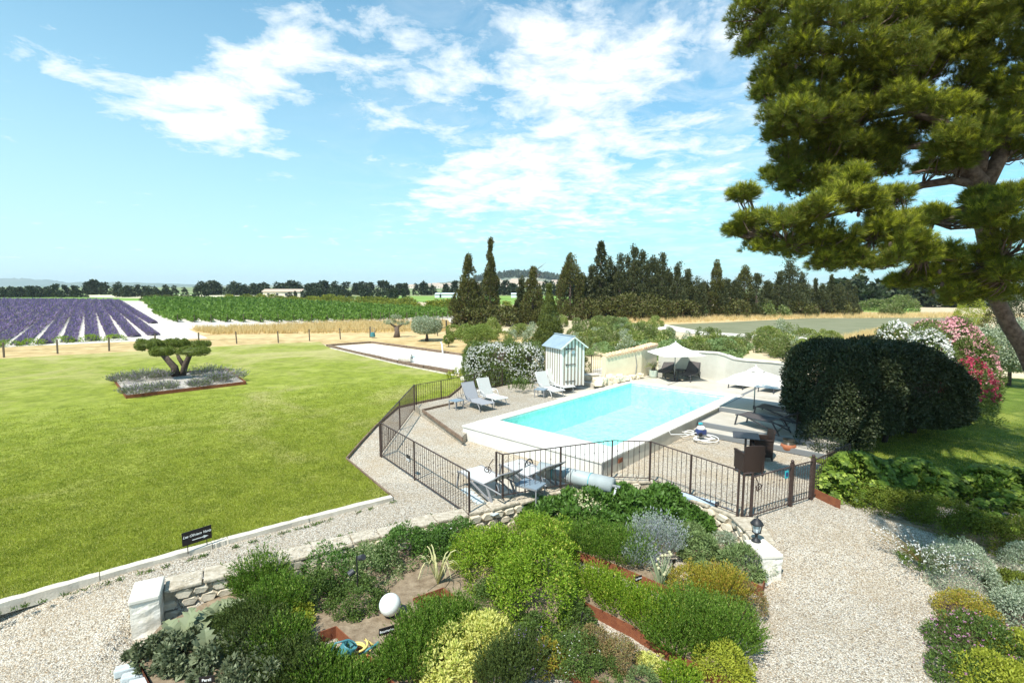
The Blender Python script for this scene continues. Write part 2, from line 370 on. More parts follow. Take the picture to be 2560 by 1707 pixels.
L['orchard'] = leaf('orchard_leaves', (.07,.11,.014), (.24,.27,.03), (.40,.36,.05), .12, trans=.25, clump=.25)
L['oleander'] = leaf('oleander_leaves', (.06,.10,.02), (.17,.22,.055), trans=.18, clump=1.6)
L['wflower'] = leaf('white_petals', (.74,.74,.70), (.84,.84,.80), trans=.25, rough=.8, tcol=(1,1,1))
L['pflower'] = leaf('pink_petals', (.66,.28,.32), (.80,.46,.48), trans=.25, rough=.8, tcol=(1,1,1))
L['rflower'] = leaf('red_petals', (.36,.03,.07), (.52,.07,.13), trans=.25, rough=.8, tcol=(1,.8,.8))
L['mflower'] = leaf('magenta_petals', (.46,.16,.34), (.58,.34,.46), trans=.25, rough=.8, tcol=(1,1,1))
L['lavfl'] = leaf('lavender_flowers', (.16,.115,.25), (.27,.19,.40), (.19,.19,.13), .34, trans=.15, clump=.5, tcol=(1,1,1))
L['lavgr'] = leaf('lavender_stems', (.11,.15,.06), (.24,.27,.16), (.34,.27,.42), .28, trans=.2, clump=1.5)
L['mint'] = leaf('mint_leaves', (0.030,0.066,0.012), (.125,.25,.035), trans=.22, clump=5.5, spec=.4)
L['cream'] = leaf('cream_flower_spikes', (.50,.48,.28), (.66,.62,.42), trans=.25)
L['bright'] = leaf('bright_green_leaves', (0.090,0.144,0.012), (.27,.42,.03), (.45,.46,.08), .08, trans=.3, clump=5.5)
L['yellow'] = leaf('golden_variegated_leaves', (.50,.50,.11), (.70,.68,.25), (.30,.36,.06), .12, trans=.3, clump=5.5)
L['yellowg'] = leaf('yellow_green_leaves', (0.168,0.204,0.018), (.46,.48,.06), trans=.3, clump=5.5)
L['rosem'] = leaf('rosemary_leaves', (0.045,0.081,0.011), (.155,.285,.030), (.27,.34,.08), .1, trans=.22, clump=5.5)
L['rosemd'] = leaf('dark_rosemary_leaves', (0.027,0.045,0.011), (.12,.165,.04), trans=.2, clump=5.5)
L['sage'] = leaf('sage_leaves', (0.072,0.120,0.036), (.26,.34,.13), trans=.2, clump=5.5)
L['silver'] = leaf('silver_leaves', (.15,.20,.12), (.36,.42,.29), (.5,.54,.42), .15, trans=.15, clump=5.5)
L['silverb'] = leaf('blue_lavender_leaves', (.20,.26,.20), (.36,.40,.36), (.36,.34,.5), .12, trans=.15, clump=5.5)
L['gold'] = leaf('golden_thyme_leaves', (0.156,0.150,0.015), (.44,.39,.05), (.45,.28,.06), .15, trans=.25, clump=5.5)
L['rust'] = leaf('rusty_heather_leaves', (0.132,0.090,0.036), (.36,.25,.11), (.18,.2,.06), .25, trans=.2, clump=5.5)
L['dkgreen'] = leaf('thyme_leaves', (0.039,0.063,0.015), (.13,.21,.04), trans=.2, clump=5.5)
L['maple'] = leaf('lobed_leaves', (0.036,0.069,0.007), (.20,.30,.030), (.32,.40,.06), .1, trans=.3, clump=3.5, spec=.35)
L['box'] = leaf('box_leaves', (0.051,0.072,0.007), (.20,.24,.028), trans=.25, clump=5.5)
L['artichoke'] = leaf('artichoke_leaves', (.055,.075,.035), (.14,.165,.085), (.22,.25,.14), .15, trans=.15, clump=2, spec=.3)
L['straw'] = leaf('dry_grass_blades', (.52,.38,.18), (.70,.56,.30), trans=.2, clump=1)
L['grass'] = leaf('grass_blades', (.10,.15,.012), (.41,.43,.06), (.50,.48,.16), .12, trans=.3, clump=1.3)
L['drystalk'] = leaf('drooping_pale_leaves', (.50,.48,.22), (.64,.60,.34), trans=.2, clump=2)
L['palm'] = leaf('palm_fronds', (.12,.17,.03), (.28,.32,.08), trans=.2, clump=2)
L['onion'] = leaf('onion_leaves', (.25,.33,.18), (.42,.48,.30), trans=.15, clump=2)
HAZE = 0.00012
# ---------------------------------------------------------------- foliage builders (numpy)
def np_mesh(name, verts, faces):
    verts = np.asarray(verts, dtype=np.float32).reshape(-1, 3); faces = np.asarray(faces, dtype=np.int32); k = faces.shape[1]
    me = bpy.data.meshes.new(name); me.vertices.add(len(verts)); me.vertices.foreach_set('co', verts.ravel())
    me.loops.add(faces.size); me.loops.foreach_set('vertex_index', faces.ravel())
    me.polygons.add(len(faces)); me.polygons.foreach_set('loop_start', np.arange(0, faces.size, k, dtype=np.int32))
    me.update(calc_edges=True); return me
def unit(a): return a/np.maximum(np.linalg.norm(a, axis=-1, keepdims=True), 1e-6)
def leaves(p, axis, nrm, Ln, W, kind='leaf'):
    """p base points, axis leaf direction, nrm facing; returns verts, faces(quads or tris)"""
    n = len(p); axis = unit(axis); s = unit(np.cross(axis, nrm)); Ln = np.broadcast_to(np.asarray(Ln, float), (n,))[:, None]; W = np.broadcast_to(np.asarray(W, float), (n,))[:, None]
    if kind == 'needle':
        v = np.stack([p-s*W/2, p+s*W/2, p+axis*Ln], 1); f = np.arange(n*3).reshape(n, 3); return v.reshape(-1, 3), f
    up = np.cross(s, axis)
    v = np.stack([p, p+axis*Ln*.45+s*W/2-up*W*.12, p+axis*Ln, p+axis*Ln*.45-s*W/2-up*W*.12], 1)
    return v.reshape(-1, 3), np.arange(n*4).reshape(n, 4)
def rdir(n): return unit(rg.normal(size=(n, 3)))
def profile_pts(n, shape, rad):
    """random points + outward normals on a crown surface; rad=(rx,ry,h); base at z=0"""
    rx, ry, h = rad
    if shape == 'ball':
        d = rdir(n); p = d*np.array([rx, ry, h/2])+np.array([0, 0, h/2]); nn = unit(d/np.array([rx, ry, h/2])); return p, nn
    if shape == 'dome':
        d = rdir(n); d[:, 2] = np.abs(d[:, 2]); p = d*np.array([rx, ry, h]); nn = unit(d/np.array([rx, ry, h])); return p, nn
    if shape == 'superbox':
        q = rg.uniform(-1, 1, (n, 3)); ar = np.array([ry*h, rx*h, 2*rx*ry]); ax_ = rg.choice(3, n, p=ar/ar.sum()); q[np.arange(n), ax_] = np.sign(q[np.arange(n), ax_])
        q = q/(np.sum(np.abs(q)**4.6, axis=1, keepdims=True))**(1/4.6); nn = unit(np.sign(q)*np.abs(q)**2.2/np.array([rx, ry, h/2]))
        return q*np.array([rx, ry, h/2])+np.array([0, 0, h/2]), nn
    t = rg.random(n)
    if shape == 'cone': prof = (1-t)**.85*(.25+.75*np.minimum(1, (t+.06)/.12)); t = np.where(rg.random(n) < .35, t**1.5, t); prof = (1.02-t)**.9
    elif shape == 'spindle': prof = np.minimum(1, (t+.10)/.22)**.6*(1-t)**.80*1.22
    elif shape == 'column': prof = np.minimum(1, (t+.15)/.3)*(1-t**5)**.6*(1-.35*t)
    elif shape == 'conifer': prof = (1.03-t)**.8
    a = rg.random(n)*2*np.pi; p = np.stack([np.cos(a)*prof*rx, np.sin(a)*prof*ry, t*h], 1)
    nn = unit(np.stack([np.cos(a), np.sin(a), np.full(n, .35)], 1)); return p, nn
def crown_soup(n, shape, rad, lobes=30, lobr=.25, leafL=.1, leafW=.05, up=.2, inner=.25, kind='leaf', rag=.0, droop=0., stretch=1.0):
    lc, ln = profile_pts(lobes, shape, rad)
    lc = lc-ln*lobr*.75; lr = lobr*rg.uniform(.65, 1.25, lobes)
    if rag: lc = lc+ln*rg.normal(size=(lobes, 1))*rag
    lr = lr*(.5+.5*np.clip(np.hypot(lc[:, 0]/rad[0], lc[:, 1]/rad[1])*1.35, 0, 1)) if shape in ('spindle', 'cone', 'conifer') else lr
    w = lr**2; idx = rg.choice(lobes, n, p=w/w.sum())
    d = unit(rdir(n)+ln[idx]*.75); r = lr[idx]*np.where(rg.random(n) < inner, rg.uniform(.3, .85, n), rg.uniform(.85, 1.1, n))
    off = d*r[:, None]; off[:, 2] *= stretch; p = lc[idx]+off; p[:, 2] = np.maximum(p[:, 2], .01)
    ax = unit(d*.8+rdir(n)*.8+np.array([0, 0, up-droop])); nm = unit(d+rdir(n)*.55+np.array([0, 0, .3]))
    return leaves(p, ax, nm, leafL*rg.uniform(.6, 1.3, n), leafW*rg.uniform(.7, 1.2, n), kind)
def join_soup(parts):
    V, Fc, b = [], [], 0
    for v, f in parts: V.append(v); Fc.append(f+b); b += len(v)
    return np.concatenate(V), np.concatenate(Fc)
def plant(name, label, cat, loc, mtl, rad, n, shape='dome', lobes=26, lobr=None, leafL=.06, leafW=.03, group=None, kind='leaf', rag=0, up=.25, flowers=None, rotz=0., inner=.25, core=True, fname='foliage', stretch=1.0, droop=0):
    t = thing(name, label, cat, loc, rotz, group)
    if lobr is None: lobr = min(rad)*.27; lobes = int(lobes*1.8)
    v, f = crown_soup(n, shape, rad, lobes, lobr, leafL, leafW, up, inner, kind, rag, droop, stretch)
    link(fname, np_mesh(fname, v, f), mtl, t)
    if flowers:
        fm, fn, fs, ffname = flowers[:4]
        p, nn = profile_pts(fn, shape, tuple(x*1.03 for x in rad)); p = p+rdir(fn)*.05*min(rad)
        if len(flowers) > 4: kk = p[:, 2] > rad[2]*flowers[4]; p, nn = p[kk], nn[kk]; fn = len(p)
        nc = np.repeat(p, 4, 0)+rdir(fn*4)*fs*.5; nrm = np.repeat(nn, 4, 0)+rdir(fn*4)*.7
        v, f = leaves(nc, rdir(fn*4), nrm, fs, fs*.8)
        link(ffname, np_mesh(ffname, v, f), fm, t, kind='stuff')
    return t
def spikes(n, rad, h, per=16, needle=.03, w=.006, lean=.35, hvar=.35, dome=.5):
    """upright sprigs (rosemary, savory): each a stem line clothed in short needles"""
    a = rg.random(n)*2*np.pi; r = np.sqrt(rg.random(n)); base = np.stack([np.cos(a)*r*rad[0], np.sin(a)*r*rad[1], np.zeros(n)], 1)
    hh = h*(1-dome*r**2)*rg.uniform(1-hvar-.12, 1.12, n)
    dirn = unit(np.stack([np.cos(a)*r*lean, np.sin(a)*r*lean, np.ones(n)], 1)+rg.normal(size=(n, 3))*.13)
    t = rg.uniform(.35, 1.0, (n, per)); P = base[:, None, :]*(1-.25*(1-t[..., None]))+dirn[:, None, :]*(hh[:, None]*t)[..., None]
    P = P.reshape(-1, 3); D = np.repeat(dirn, per, 0); ax = unit(D*1.35+rdir(len(P))*.7)
    v1, f1 = leaves(P, ax, rdir(len(P)), needle*rg.uniform(.7, 1.2, len(P)), w*1.6)
    return v1, f1
def sprig_plant(name, label, cat, loc, mtl, rad, h, n, per=16, needle=.035, w=.008, group=None, lean=.4, hvar=.35, dome=.5, flowers=None):
    t = thing(name, label, cat, loc, 0, group); v, f = spikes(n, rad, h, per, needle, w, lean, hvar, dome)
    link('foliage', np_mesh('foliage', v, f), mtl, t)
    if flowers:
        fm, fn, fs, ff = flowers; v, f = spikes(fn, rad, h*1.12, 6, fs, fs*.6, lean, .15, dome)
        link(ff, np_mesh(ff, v, f), fm, t, kind='stuff')
    return t
def trunk(mtl, parent, pts, r, name='trunk', n=8):
    return MB().tube(pts, r, n).build(name, mtl, parent, smooth=True)
def clip_line(poly, P0, d):
    """interval of t where P0+t*d is inside convex polygon (list of 2D)"""
    t0, t1 = -1e9, 1e9; n = len(poly); A = sum(poly[i][0]*poly[(i+1)%n][1]-poly[(i+1)%n][0]*poly[i][1] for i in range(n)); s = 1 if A > 0 else -1
    for i in range(n):
        a, b = poly[i], poly[(i+1)%n]; nx, ny = -(b[1]-a[1])*s, (b[0]-a[0])*s
        den = nx*d[0]+ny*d[1]; num = nx*(a[0]-P0[0])+ny*(a[1]-P0[1])
        if abs(den) < 1e-9:
            if num > 0: return None
            continue
        t = num/den
        if den > 0: t0 = max(t0, t)
        else: t1 = min(t1, t)
    return (t0, t1) if t1 > t0 else None
def sheet(name, poly, z, m, kind='structure', parent=None):
    me = bpy.data.meshes.new(name); me.from_pydata([(p[0], p[1], z) for p in poly], [], [tuple(range(len(poly)))])
    n = len(poly); A = sum(poly[i][0]*poly[(i+1)%n][1]-poly[(i+1)%n][0]*poly[i][1] for i in range(n))
    if A < 0: me.flip_normals()
    o = link(name, me, m, parent, kind=kind if parent is None else None); return o
def inpoly(x, y, poly):
    r = False; j = len(poly)-1
    for i in range(len(poly)):
        if (poly[i][1] > y) != (poly[j][1] > y) and x < (poly[j][0]-poly[i][0])*(y-poly[i][1])/(poly[j][1]-poly[i][1])+poly[i][0]: r = not r
        j = i
    return r
# ================================================================ SETTING
GZ = -0.5
WALL = [Vector((-6.35, 8.35, 0)), Vector((2.67, 13.25, 0)), Vector((3.7, 13.15, 0)), Vector((5.08, 11.15, 0)), Vector((5.0, 9.75, 0))]
def sstep(a, b, x):
    t = min(1, max(0, (x-a)/(b-a))); return t*t*(3-2*t)
def hgt(x, y):
    """ground height: upper terrace 0, herb garden half a metre lower, slopes round the wall's two ends"""
    if x <= WALL[0].x:
        return GZ*sstep(8.9, 6.9, y)
    if x < WALL[1].x: yw = WALL[0].y+(x-WALL[0].x)*(WALL[1].y-WALL[0].y)/(WALL[1].x-WALL[0].x)
    elif x < WALL[2].x: yw = 13.2
    elif x < WALL[3].x: yw = WALL[2].y+(x-WALL[2].x)*(WALL[3].y-WALL[2].y)/(WALL[3].x-WALL[2].x)
    else: return GZ*sstep(11.6, 8.6, y)
    return GZ if y < yw else 0.0
def grid_ground(name, x0, x1, y0, y1, step, m, zoff=0.0):
    nx, ny = int((x1-x0)/step)+1, int((y1-y0)/step)+1
    xs = np.linspace(x0, x1, nx); ys = np.linspace(y0, y1, ny); V = [(x, y, hgt(x, y)+zoff+rnd.uniform(-.006, .006)) for y in ys for x in xs]
    i = np.arange(nx-1)[None, :]; j = np.arange(ny-1)[:, None]; a = (j*nx+i).ravel(); Fc = np.stack([a, a+1, a+nx+1, a+nx], 1)
    o = link(name, np_mesh(name, V, Fc), m, kind='structure', smooth=True); return o
# one ground sheet to the horizon, dipped under the garden
xs = [-6000, -1500, -400, -80, -12.6, -12.5, 17.5, 17.6, 80, 400, 1500, 6000]; ys = [-400, -60, -6.1, -6, 27, 27.1, 60, 200, 600, 2000, 7000]
V = [(x, y, -1.2 if (-12.55 < x < 17.55 and -6.05 < y < 27.05) else -0.04) for y in ys for x in xs]; n_ = len(xs)
link('ground', np_mesh('ground', V, [(j*n_+i, j*n_+i+1, (j+1)*n_+i+1, (j+1)*n_+i) for j in range(len(ys)-1) for i in range(n_-1)]), M['dryland'], kind='structure')
sheet('plain', [(-6000, 230), (6000, 140), (6000, 6900), (-6000, 6900)], -.034, M['plain'])
PO = Vector((-1.72, 17.37, 0)); pex = Vector((.745, -.667, 0)).normalized(); pey = Vector((.667, .745, 0)).normalized()
HOLE = [PO+pex*a+pey*b for a, b in ((.2, .7), (5.4, .7), (5.4, 11.4), (.2, 11.4))]
def ring(name, outer, z, m):
    V = [(p.x, p.y, z) for p in HOLE]+[(x, y, z) for x, y in outer]
    link(name, np_mesh(name, V, [(4+i, 4+(i+1) % 4, (i+1) % 4, i) for i in range(4)]), m, kind='structure')
ring('ground', [(-12.56, 13.25), (17.56, 13.25), (17.56, 27.08), (-12.56, 27.08)], -.04, M['dryland'])
grid_ground('gravel_path', -12.7, 17.8, -6.2, 13.4, .16, M['gravel'], 0.0)
ring('gravel_yard', [(-5.4, 13.32), (10.6, 13.32), (10.6, 26.9), (-5.4, 26.9)], -.004, M['gravel_r'])
# lawns
lawnP = [at(-900, 1790)[:2], at(0, 1513)[:2], at(530, 1364)[:2], at(978, 1246)[:2], at(866, 1150)[:2], at(905, 1105)[:2], at(940, 1067)[:2], at(994, 1020)[:2], at(1065, 1004)[:2], at(1122, 993)[:2], at(1148, 972)[:2], at(1163, 953)[:2],
         at(1130, 936)[:2], at(997, 911)[:2], at(817, 868)[:2], at(800, 856)[:2], at(640, 862)[:2], at(330, 880)[:2], at(0, 898)[:2], at(-700, 960)[:2]]
sheet('lawn', lawnP, 0.05, M['lawn'])
sheet('dry_verge', [at(-700, 962)[:2], at(0, 898)[:2], at(330, 880)[:2], at(640, 862)[:2], at(800, 857)[:2], at(1240, 955)[:2], at(1440, 900)[:2], at(1440, 850)[:2], at(1150, 815)[:2], at(640, 840)[:2], at(400, 850)[:2], at(0, 868)[:2], at(-900, 925)[:2]], -.012, M['dryverge'])
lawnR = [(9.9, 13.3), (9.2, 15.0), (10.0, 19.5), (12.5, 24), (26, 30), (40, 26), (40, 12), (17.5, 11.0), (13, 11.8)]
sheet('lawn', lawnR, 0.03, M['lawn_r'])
# lavender field soil, straw, vineyard soil, far fields
sheet('lavender_field', [at(-2200, 1040)[:2], at(0, 874)[:2], at(330, 853)[:2], at(470, 848)[:2], at(640, 846)[:2], at(640, 826)[:2], at(480, 818)[:2], at(350, 752)[:2], at(-20, 752)[:2], at(-2200, 752)[:2]], -.02, M['limestone'])
sheet('straw_strip', [at(470, 822)[:2], at(520, 845)[:2], at(800, 850)[:2], at(1180, 850)[:2], at(1170, 808)[:2], at(900, 806)[:2], at(640, 814)[:2]], -.008, M['straw'])
sheet('vineyard_soil', [at(360, 751)[:2], at(400, 806)[:2], at(470, 822)[:2], at(640, 817)[:2], at(900, 808)[:2], at(1160, 814)[:2], at(1160, 780)[:2], at(640, 750)[:2]], -.026, M['limestone'])
sheet('green_field', [at(-200, 753)[:2], at(380, 753)[:2], at(640, 751)[:2], at(520, 742)[:2], at(-200, 744)[:2]], -.03, M['farfield'])
sheet('pale_field', [at(221, 743)[:2], at(640, 751)[:2], at(700, 745)[:2], at(660, 737)[:2], at(221, 736)[:2]], -.02, M['farpale'])
sheet('green_field', [at(930, 751)[:2], at(1330, 763)[:2], at(1500, 756)[:2], at(1400, 740)[:2], at(960, 740)[:2]], -.02, M['farfield'])
sheet('green_field', [at(1330, 790)[:2], at(2060, 778)[:2], at(2300, 782)[:2], at(2300, 770)[:2], at(1330, 760)[:2]], -.03, M['farfield'])
sheet('lavender_stubble_field', [at(1640, 806)[:2], at(1760, 830)[:2], at(2087, 848)[:2], at(2180, 830)[:2], at(2420, 812)[:2], at(2500, 790)[:2], at(2032, 790)[:2], at(1800, 798)[:2]], -.012, M['plough'])
sheet('straw_verge', [at(1480, 800)[:2], at(1640, 812)[:2], at(1800, 806)[:2], at(2032, 795)[:2], at(2560, 793)[:2], at(2560, 784)[:2], at(2030, 785)[:2], at(1700, 788)[:2]], -.004, M['straw'])
sheet('pale_track', [at(1560, 812)[:2], at(1760, 838)[:2], at(2087, 856)[:2], at(2087, 847)[:2], at(1760, 829)[:2], at(1640, 806)[:2]], -.006, M['limestone'])
# ---- boules court with sleepers
court = [at(820, 866)[:2], at(930, 859)[:2], at(1182, 893)[:2], at(1330, 915)[:2], at(1255, 948)[:2], at(1130, 932)[:2], at(997, 907)[:2]]
sheet('boules_court', court, .008, M['courtsand'])
def sleepers(label, pts, z=.11, Ls=2.6, hh=.17, group=None, m='timber', w=.2):
    t = thing('timber_edging', label, 'edging', (pts[0][0], pts[0][1], 0))
    for a, b in zip(pts[:-1], pts[1:]):
        a, b = Vector((a[0], a[1], 0)), Vector((b[0], b[1], 0)); L_ = (b-a).length; k = max(1, round(L_/Ls)); d = (b-a)/L_
        for i in range(k):
            p, q = a+d*(L_*i/k+.03), a+d*(L_*(i+1)/k-.03); off = Vector((rnd.uniform(-.03, .03), rnd.uniform(-.03, .03), z/2+rnd.uniform(-.015, .015)))
            MB().beam(p+off, q+off, w, hh).build('sleeper', M[m], t, world=True, bevel=.015)
    return t
sleepers('dark timber sleepers along the far side of the white boules court', [at(815, 865), at(930, 857), at(1182, 892), at(1335, 914)], .14)
sleepers('weathered sleepers between the boules court and the green lawn', [at(820, 868), at(997, 909), at(1133, 934)], .2, hh=.24)
# pale stone line on the lawn side
kt = thing('stone_edging', 'thin pale stone line on the lawn side of the boules court sleepers', 'edging', (*at(997, 914)[:2], 0))
for a, b in ((at(826, 872), at(997, 913.5)), (at(997, 913.5), at(1136, 941.5))):
    for i in range(7): MB().beam(a.lerp(b, i/7+.004)+Vector((0, 0, .06)), a.lerp(b, (i+1)/7-.004)+Vector((0, 0, .06)), .13, .1).build('edging_stone', M['kerb'], kt, world=True)
# ---- lawn kerb (concrete pieces)
kb = tag(bpy.data.objects.new('kerb', None), kind='structure'); COL.objects.link(kb)
kp = [at(-300, 1606), at(0, 1517), at(250, 1446), at(530, 1368), at(570, 1356), at(770, 1302), at(980, 1249)]
for a, b in zip(kp[:-1], kp[1:]):
    k = max(1, round((b-a).length/1.9)); 
    for i in range(k):
        p, q = a.lerp(b, i/k), a.lerp(b, (i+1)/k); d = (q-p).normalized(); mm = MB()
        N_ = 9; side = Vector((d.y, -d.x, 0)); rows = []
        for j in range(N_+1):
            c = (p+d*.006).lerp(q-d*.006, j/N_); wob = rnd.uniform(-.012, .012)
            rows.append([c-side*.085+Vector((0, 0, -.1)), c-side*(.085+wob)+Vector((0, 0, .10+rnd.uniform(-.008, .008))), c+side*(.085+rnd.uniform(-.012, .012))+Vector((0, 0, .10+rnd.uniform(-.008, .008))), c+side*(.085+wob)+Vector((0, 0, -.1))])
        vv = [x for r_ in rows for x in r_]; ff = [(j*4+s_, j*4+s_+1, j*4+4+s_+1, j*4+4+s_) for j in range(N_) for s_ in range(3)]+[(3, 2, 1, 0), (N_*4, N_*4+1, N_*4+2, N_*4+3)]
        mm.add(vv, ff).build('kerb_stone', M['kerb'], kb)
# dark steel/timber lawn edge from kerb end up to the court
et = thing('lawn_edging', 'thin dark edging board where the lawn meets the curving gravel path', 'edging', (*at(866, 1150)[:2], 0))
ep = [at(980, 1247), at(866, 1151), at(905, 1106), at(940, 1068), at(994, 1021), at(1065, 1005), at(1122, 994), at(1148, 973), at(1163, 954)]
for a, b in zip(ep[:-1], ep[1:]): MB().beam(a+Vector((0, 0, .03)), b+Vector((0, 0, .03)), .035, .14).build('edging_board', M['timber'], et, world=True)
# ---- upper gravel terrace left of the pool, with retaining board
TZ = .27
terr = [at(1056, 1026, TZ)[:2], at(1154, 1092, TZ)[:2], (-1.5, 17.5), (2.6, 22.1), (5.5, 25.6), (6.6, 27.2), (4.2, 30.2), (-.36, 25.7), at(1037, 1013, TZ)[:2]]
mbt = MB().prism([tuple(p) for p in terr], -.02, TZ); mbt.build('gravel_terrace', M['gravel'], kind='structure')
tb = thing('edging_board', 'weathered board holding back the raised gravel between fence corner and pool', 'edging', (*at(1056, 1026, TZ)[:2], 0))
A_, B_, C_ = at(1056, 1026, .3), at(1156, 1098, .25), at(1134, 1008, .3)
for a, b in ((A_, A_.lerp(B_, .5)), (A_.lerp(B_, .505), B_), (A_, C_)): MB().beam(a, b, .05, .12).build('board', M['timber'], tb, world=True)
# ================================================================ far country
def bumpy_hill(name, pts, depth, m, thick, kind='structure', sub=8, amp=.04, vb=716):
    """ridge line given as pixels at distance depth; a real slope that falls towards the camera and away"""
    P = []
    for (u0, v0), (u1, v1) in zip(pts[:-1], pts[1:]):
        for k in range(sub):
            f = k/sub; P.append((u0+(u1-u0)*f, v0+(v1-v0)*f-rnd.uniform(0, amp)*abs(715-v0)))
    P.append(pts[-1]); top = [at_y(u, v, depth) for u, v in P]; rows = []
    for q, hh in ((-thick, 0), (-thick*.55, .38), (-thick*.25, .74), (0, 1.0), (thick*.5, .7), (thick, 0)):
        rows.append([(t.x*(1+q/depth), depth+q, -1+max(.0, t.z)*hh*rnd.uniform(.92, 1.06)) for t in top])
    n = len(top); V = [p for r_ in rows for p in r_]; Fc = [(j*n+i, j*n+i+1, (j+1)*n+i+1, (j+1)*n+i) for j in range(len(rows)-1) for i in range(n-1)]
    return link(name, np_mesh(name, V, Fc), m, kind=kind, smooth=True)
bumpy_hill('hills', [(-500, 705), (-100, 700), (10, 695), (60, 696), (130, 700), (180, 708), (300, 712)], 5200, M['hill2'], 700)
bumpy_hill('hills', [(100, 712), (200, 705), (330, 706), (440, 709), (560, 713), (700, 714)], 3600, M['hill2'], 500)
bumpy_hill('hills', [(500, 714), (660, 712), (850, 710.5), (960, 711), (1040, 713), (1200, 712), (2400, 712)], 3000, M['hill'], 600)
bumpy_hill('hills', [(1000, 714), (1060, 708), (1150, 702), (1200, 699), (1235, 692), (1280, 687), (1340, 686), (1375, 694), (1430, 700), (1520, 708), (1600, 714)], 1500, M['hill'], 420, sub=10)
bumpy_hill('hills', [(1500, 716), (1780, 716), (1850, 715), (2000, 716), (2400, 714), (2900, 712)], 1300, M['hill'], 300)
# village houses on the slope
def house_mesh(w, d, h):
    mb = MB(); mb.box((0, 0, h/2), (w, d, h)); o = .4
    mb.m = 1; mb.add([(-w/2-o, -d/2-o, h), (w/2+o, -d/2-o, h), (w/2+o, d/2+o, h), (-w/2-o, d/2+o, h), (-w/2-o, 0, h+d*.28), (w/2+o, 0, h+d*.28)], [(0, 1, 5, 4), (2, 3, 4, 5), (0, 4, 3), (1, 2, 5)])
    mb.m = 2
    for fx in (-.3, 0, .3): mb.box((w*fx, -d/2-.01, h*.6), (w*.1, .06, h*.28))
    return mb.mesh('village_house')
HM = [house_mesh(*a) for a in ((11, 8, 6), (14, 9, 7), (9, 8, 5), (18, 10, 8))]
for me in HM:
    for k_ in ('housewall', 'roofred', 'anthracite'): me.materials.append(M[k_])
for i in range(120):
    if i < 85: u = rnd.uniform(1215, 1440); v = rnd.uniform(704, 722) + abs(u-1300)*.02
    else: u = rnd.uniform(1030, 1200); v = rnd.uniform(713, 725)
    zt = at_y(u, np.interp(u, [1000,1060,1150,1200,1235,1280,1340,1375,1430,1520], [714,708,702,699,692,687,686,694,700,708]), 1500).z
    for dd in range(1085, 1490, 6):
        p = at_y(u, v, dd)
        if -1+zt*np.interp(dd-1500, [-420, -231, -105, 0], [0, .38, .74, 1]) >= p.z: break
    o = bpy.data.objects.new('village_house', rnd.choice(HM)); COL.objects.link(o)
    o.location = (p.x, dd, p.z-2); o.rotation_euler = (0, 0, rnd.uniform(-.5, .5))
    tag(o, 'tiny pale house with clay roof in the village on the distant hillside', 'house', 'houses of the hillside village')
# farm building and greenhouse
fb = thing('farmhouse', 'long low pale farmhouse with clay roof before the dark tree line', 'house', (*at(712, 744)[:2], 0), .05)
MB().box((0, 0, 1.4), (17, 7, 2.8)).build('wall', M['housewall'], fb)
MB().add([(-9, -4, 2.8), (9, -4, 2.8), (9, 4, 2.8), (-9, 4, 2.8), (-9, 0, 4), (9, 0, 4)], [(0, 1, 5, 4), (2, 3, 4, 5), (0, 4, 3), (1, 2, 5)]).build('roof', M['roofred'], fb)
for x in (-6, -2, 2, 6): MB().box((x, -3.53, 1.5), (1.0, .1, 1.2)).build('window', M['anthracite'], fb)
for (u, w, lab) in ((1097, 3, 'small white shed beside the long glasshouse'), (1125, 9, 'long low pale glasshouse in front of the distant trees'), (1287, 3.5, 'small white shed in the green field between the cypresses')):
    p = at(u, 744); g = thing('greenhouse' if w == 9 else 'shed', lab, 'building', (p.x, p.y, 0)); MB().box((0, 0, .8), (w, 5, 1.6)).build('wall', M['glasshouse'], g)
    MB().add([(-w/2, -2.8, 1.6), (w/2, -2.8, 1.6), (w/2, 2.8, 1.6), (-w/2, 2.8, 1.6), (-w/2, 0, 2.2), (w/2, 0, 2.2)], [(0, 1, 5, 4), (2, 3, 4, 5), (0, 4, 3), (1, 2, 5)]).build('roof', M['glasshouse'], g)
# hillside wood (one mass)
vs_, k = [], 0; pts = []
for i in range(900):
    u = rnd.uniform(1190, 1500); f = rnd.random(); vt = np.interp(u, [1190, 1235, 1280, 1340, 1375, 1430, 1500], [700, 692, 687, 686, 694, 700, 707])
    dd = 1500-f*90; p = at_y(u, vt+rnd.uniform(-1, 1)+f*8, dd); pts.append((p.x, dd, p.z-3, rnd.uniform(5, 11)))
P_ = []
for x, y, z, r in pts:
    v, f = crown_soup(14, 'ball', (r, r, r*1.4), 5, r*.4, r*.8, r*.6); P_.append((v+np.array([x, y, z]), f))
v, f = join_soup(P_); link('hillside_wood', np_mesh('hillside_wood', v, f), L['far'], kind='stuff')
bpy.data.objects['hillside_wood']['label'] = 'dark pine wood covering the crest of the hill above the village'
bpy.data.objects['hillside_wood']['category'] = 'wood'
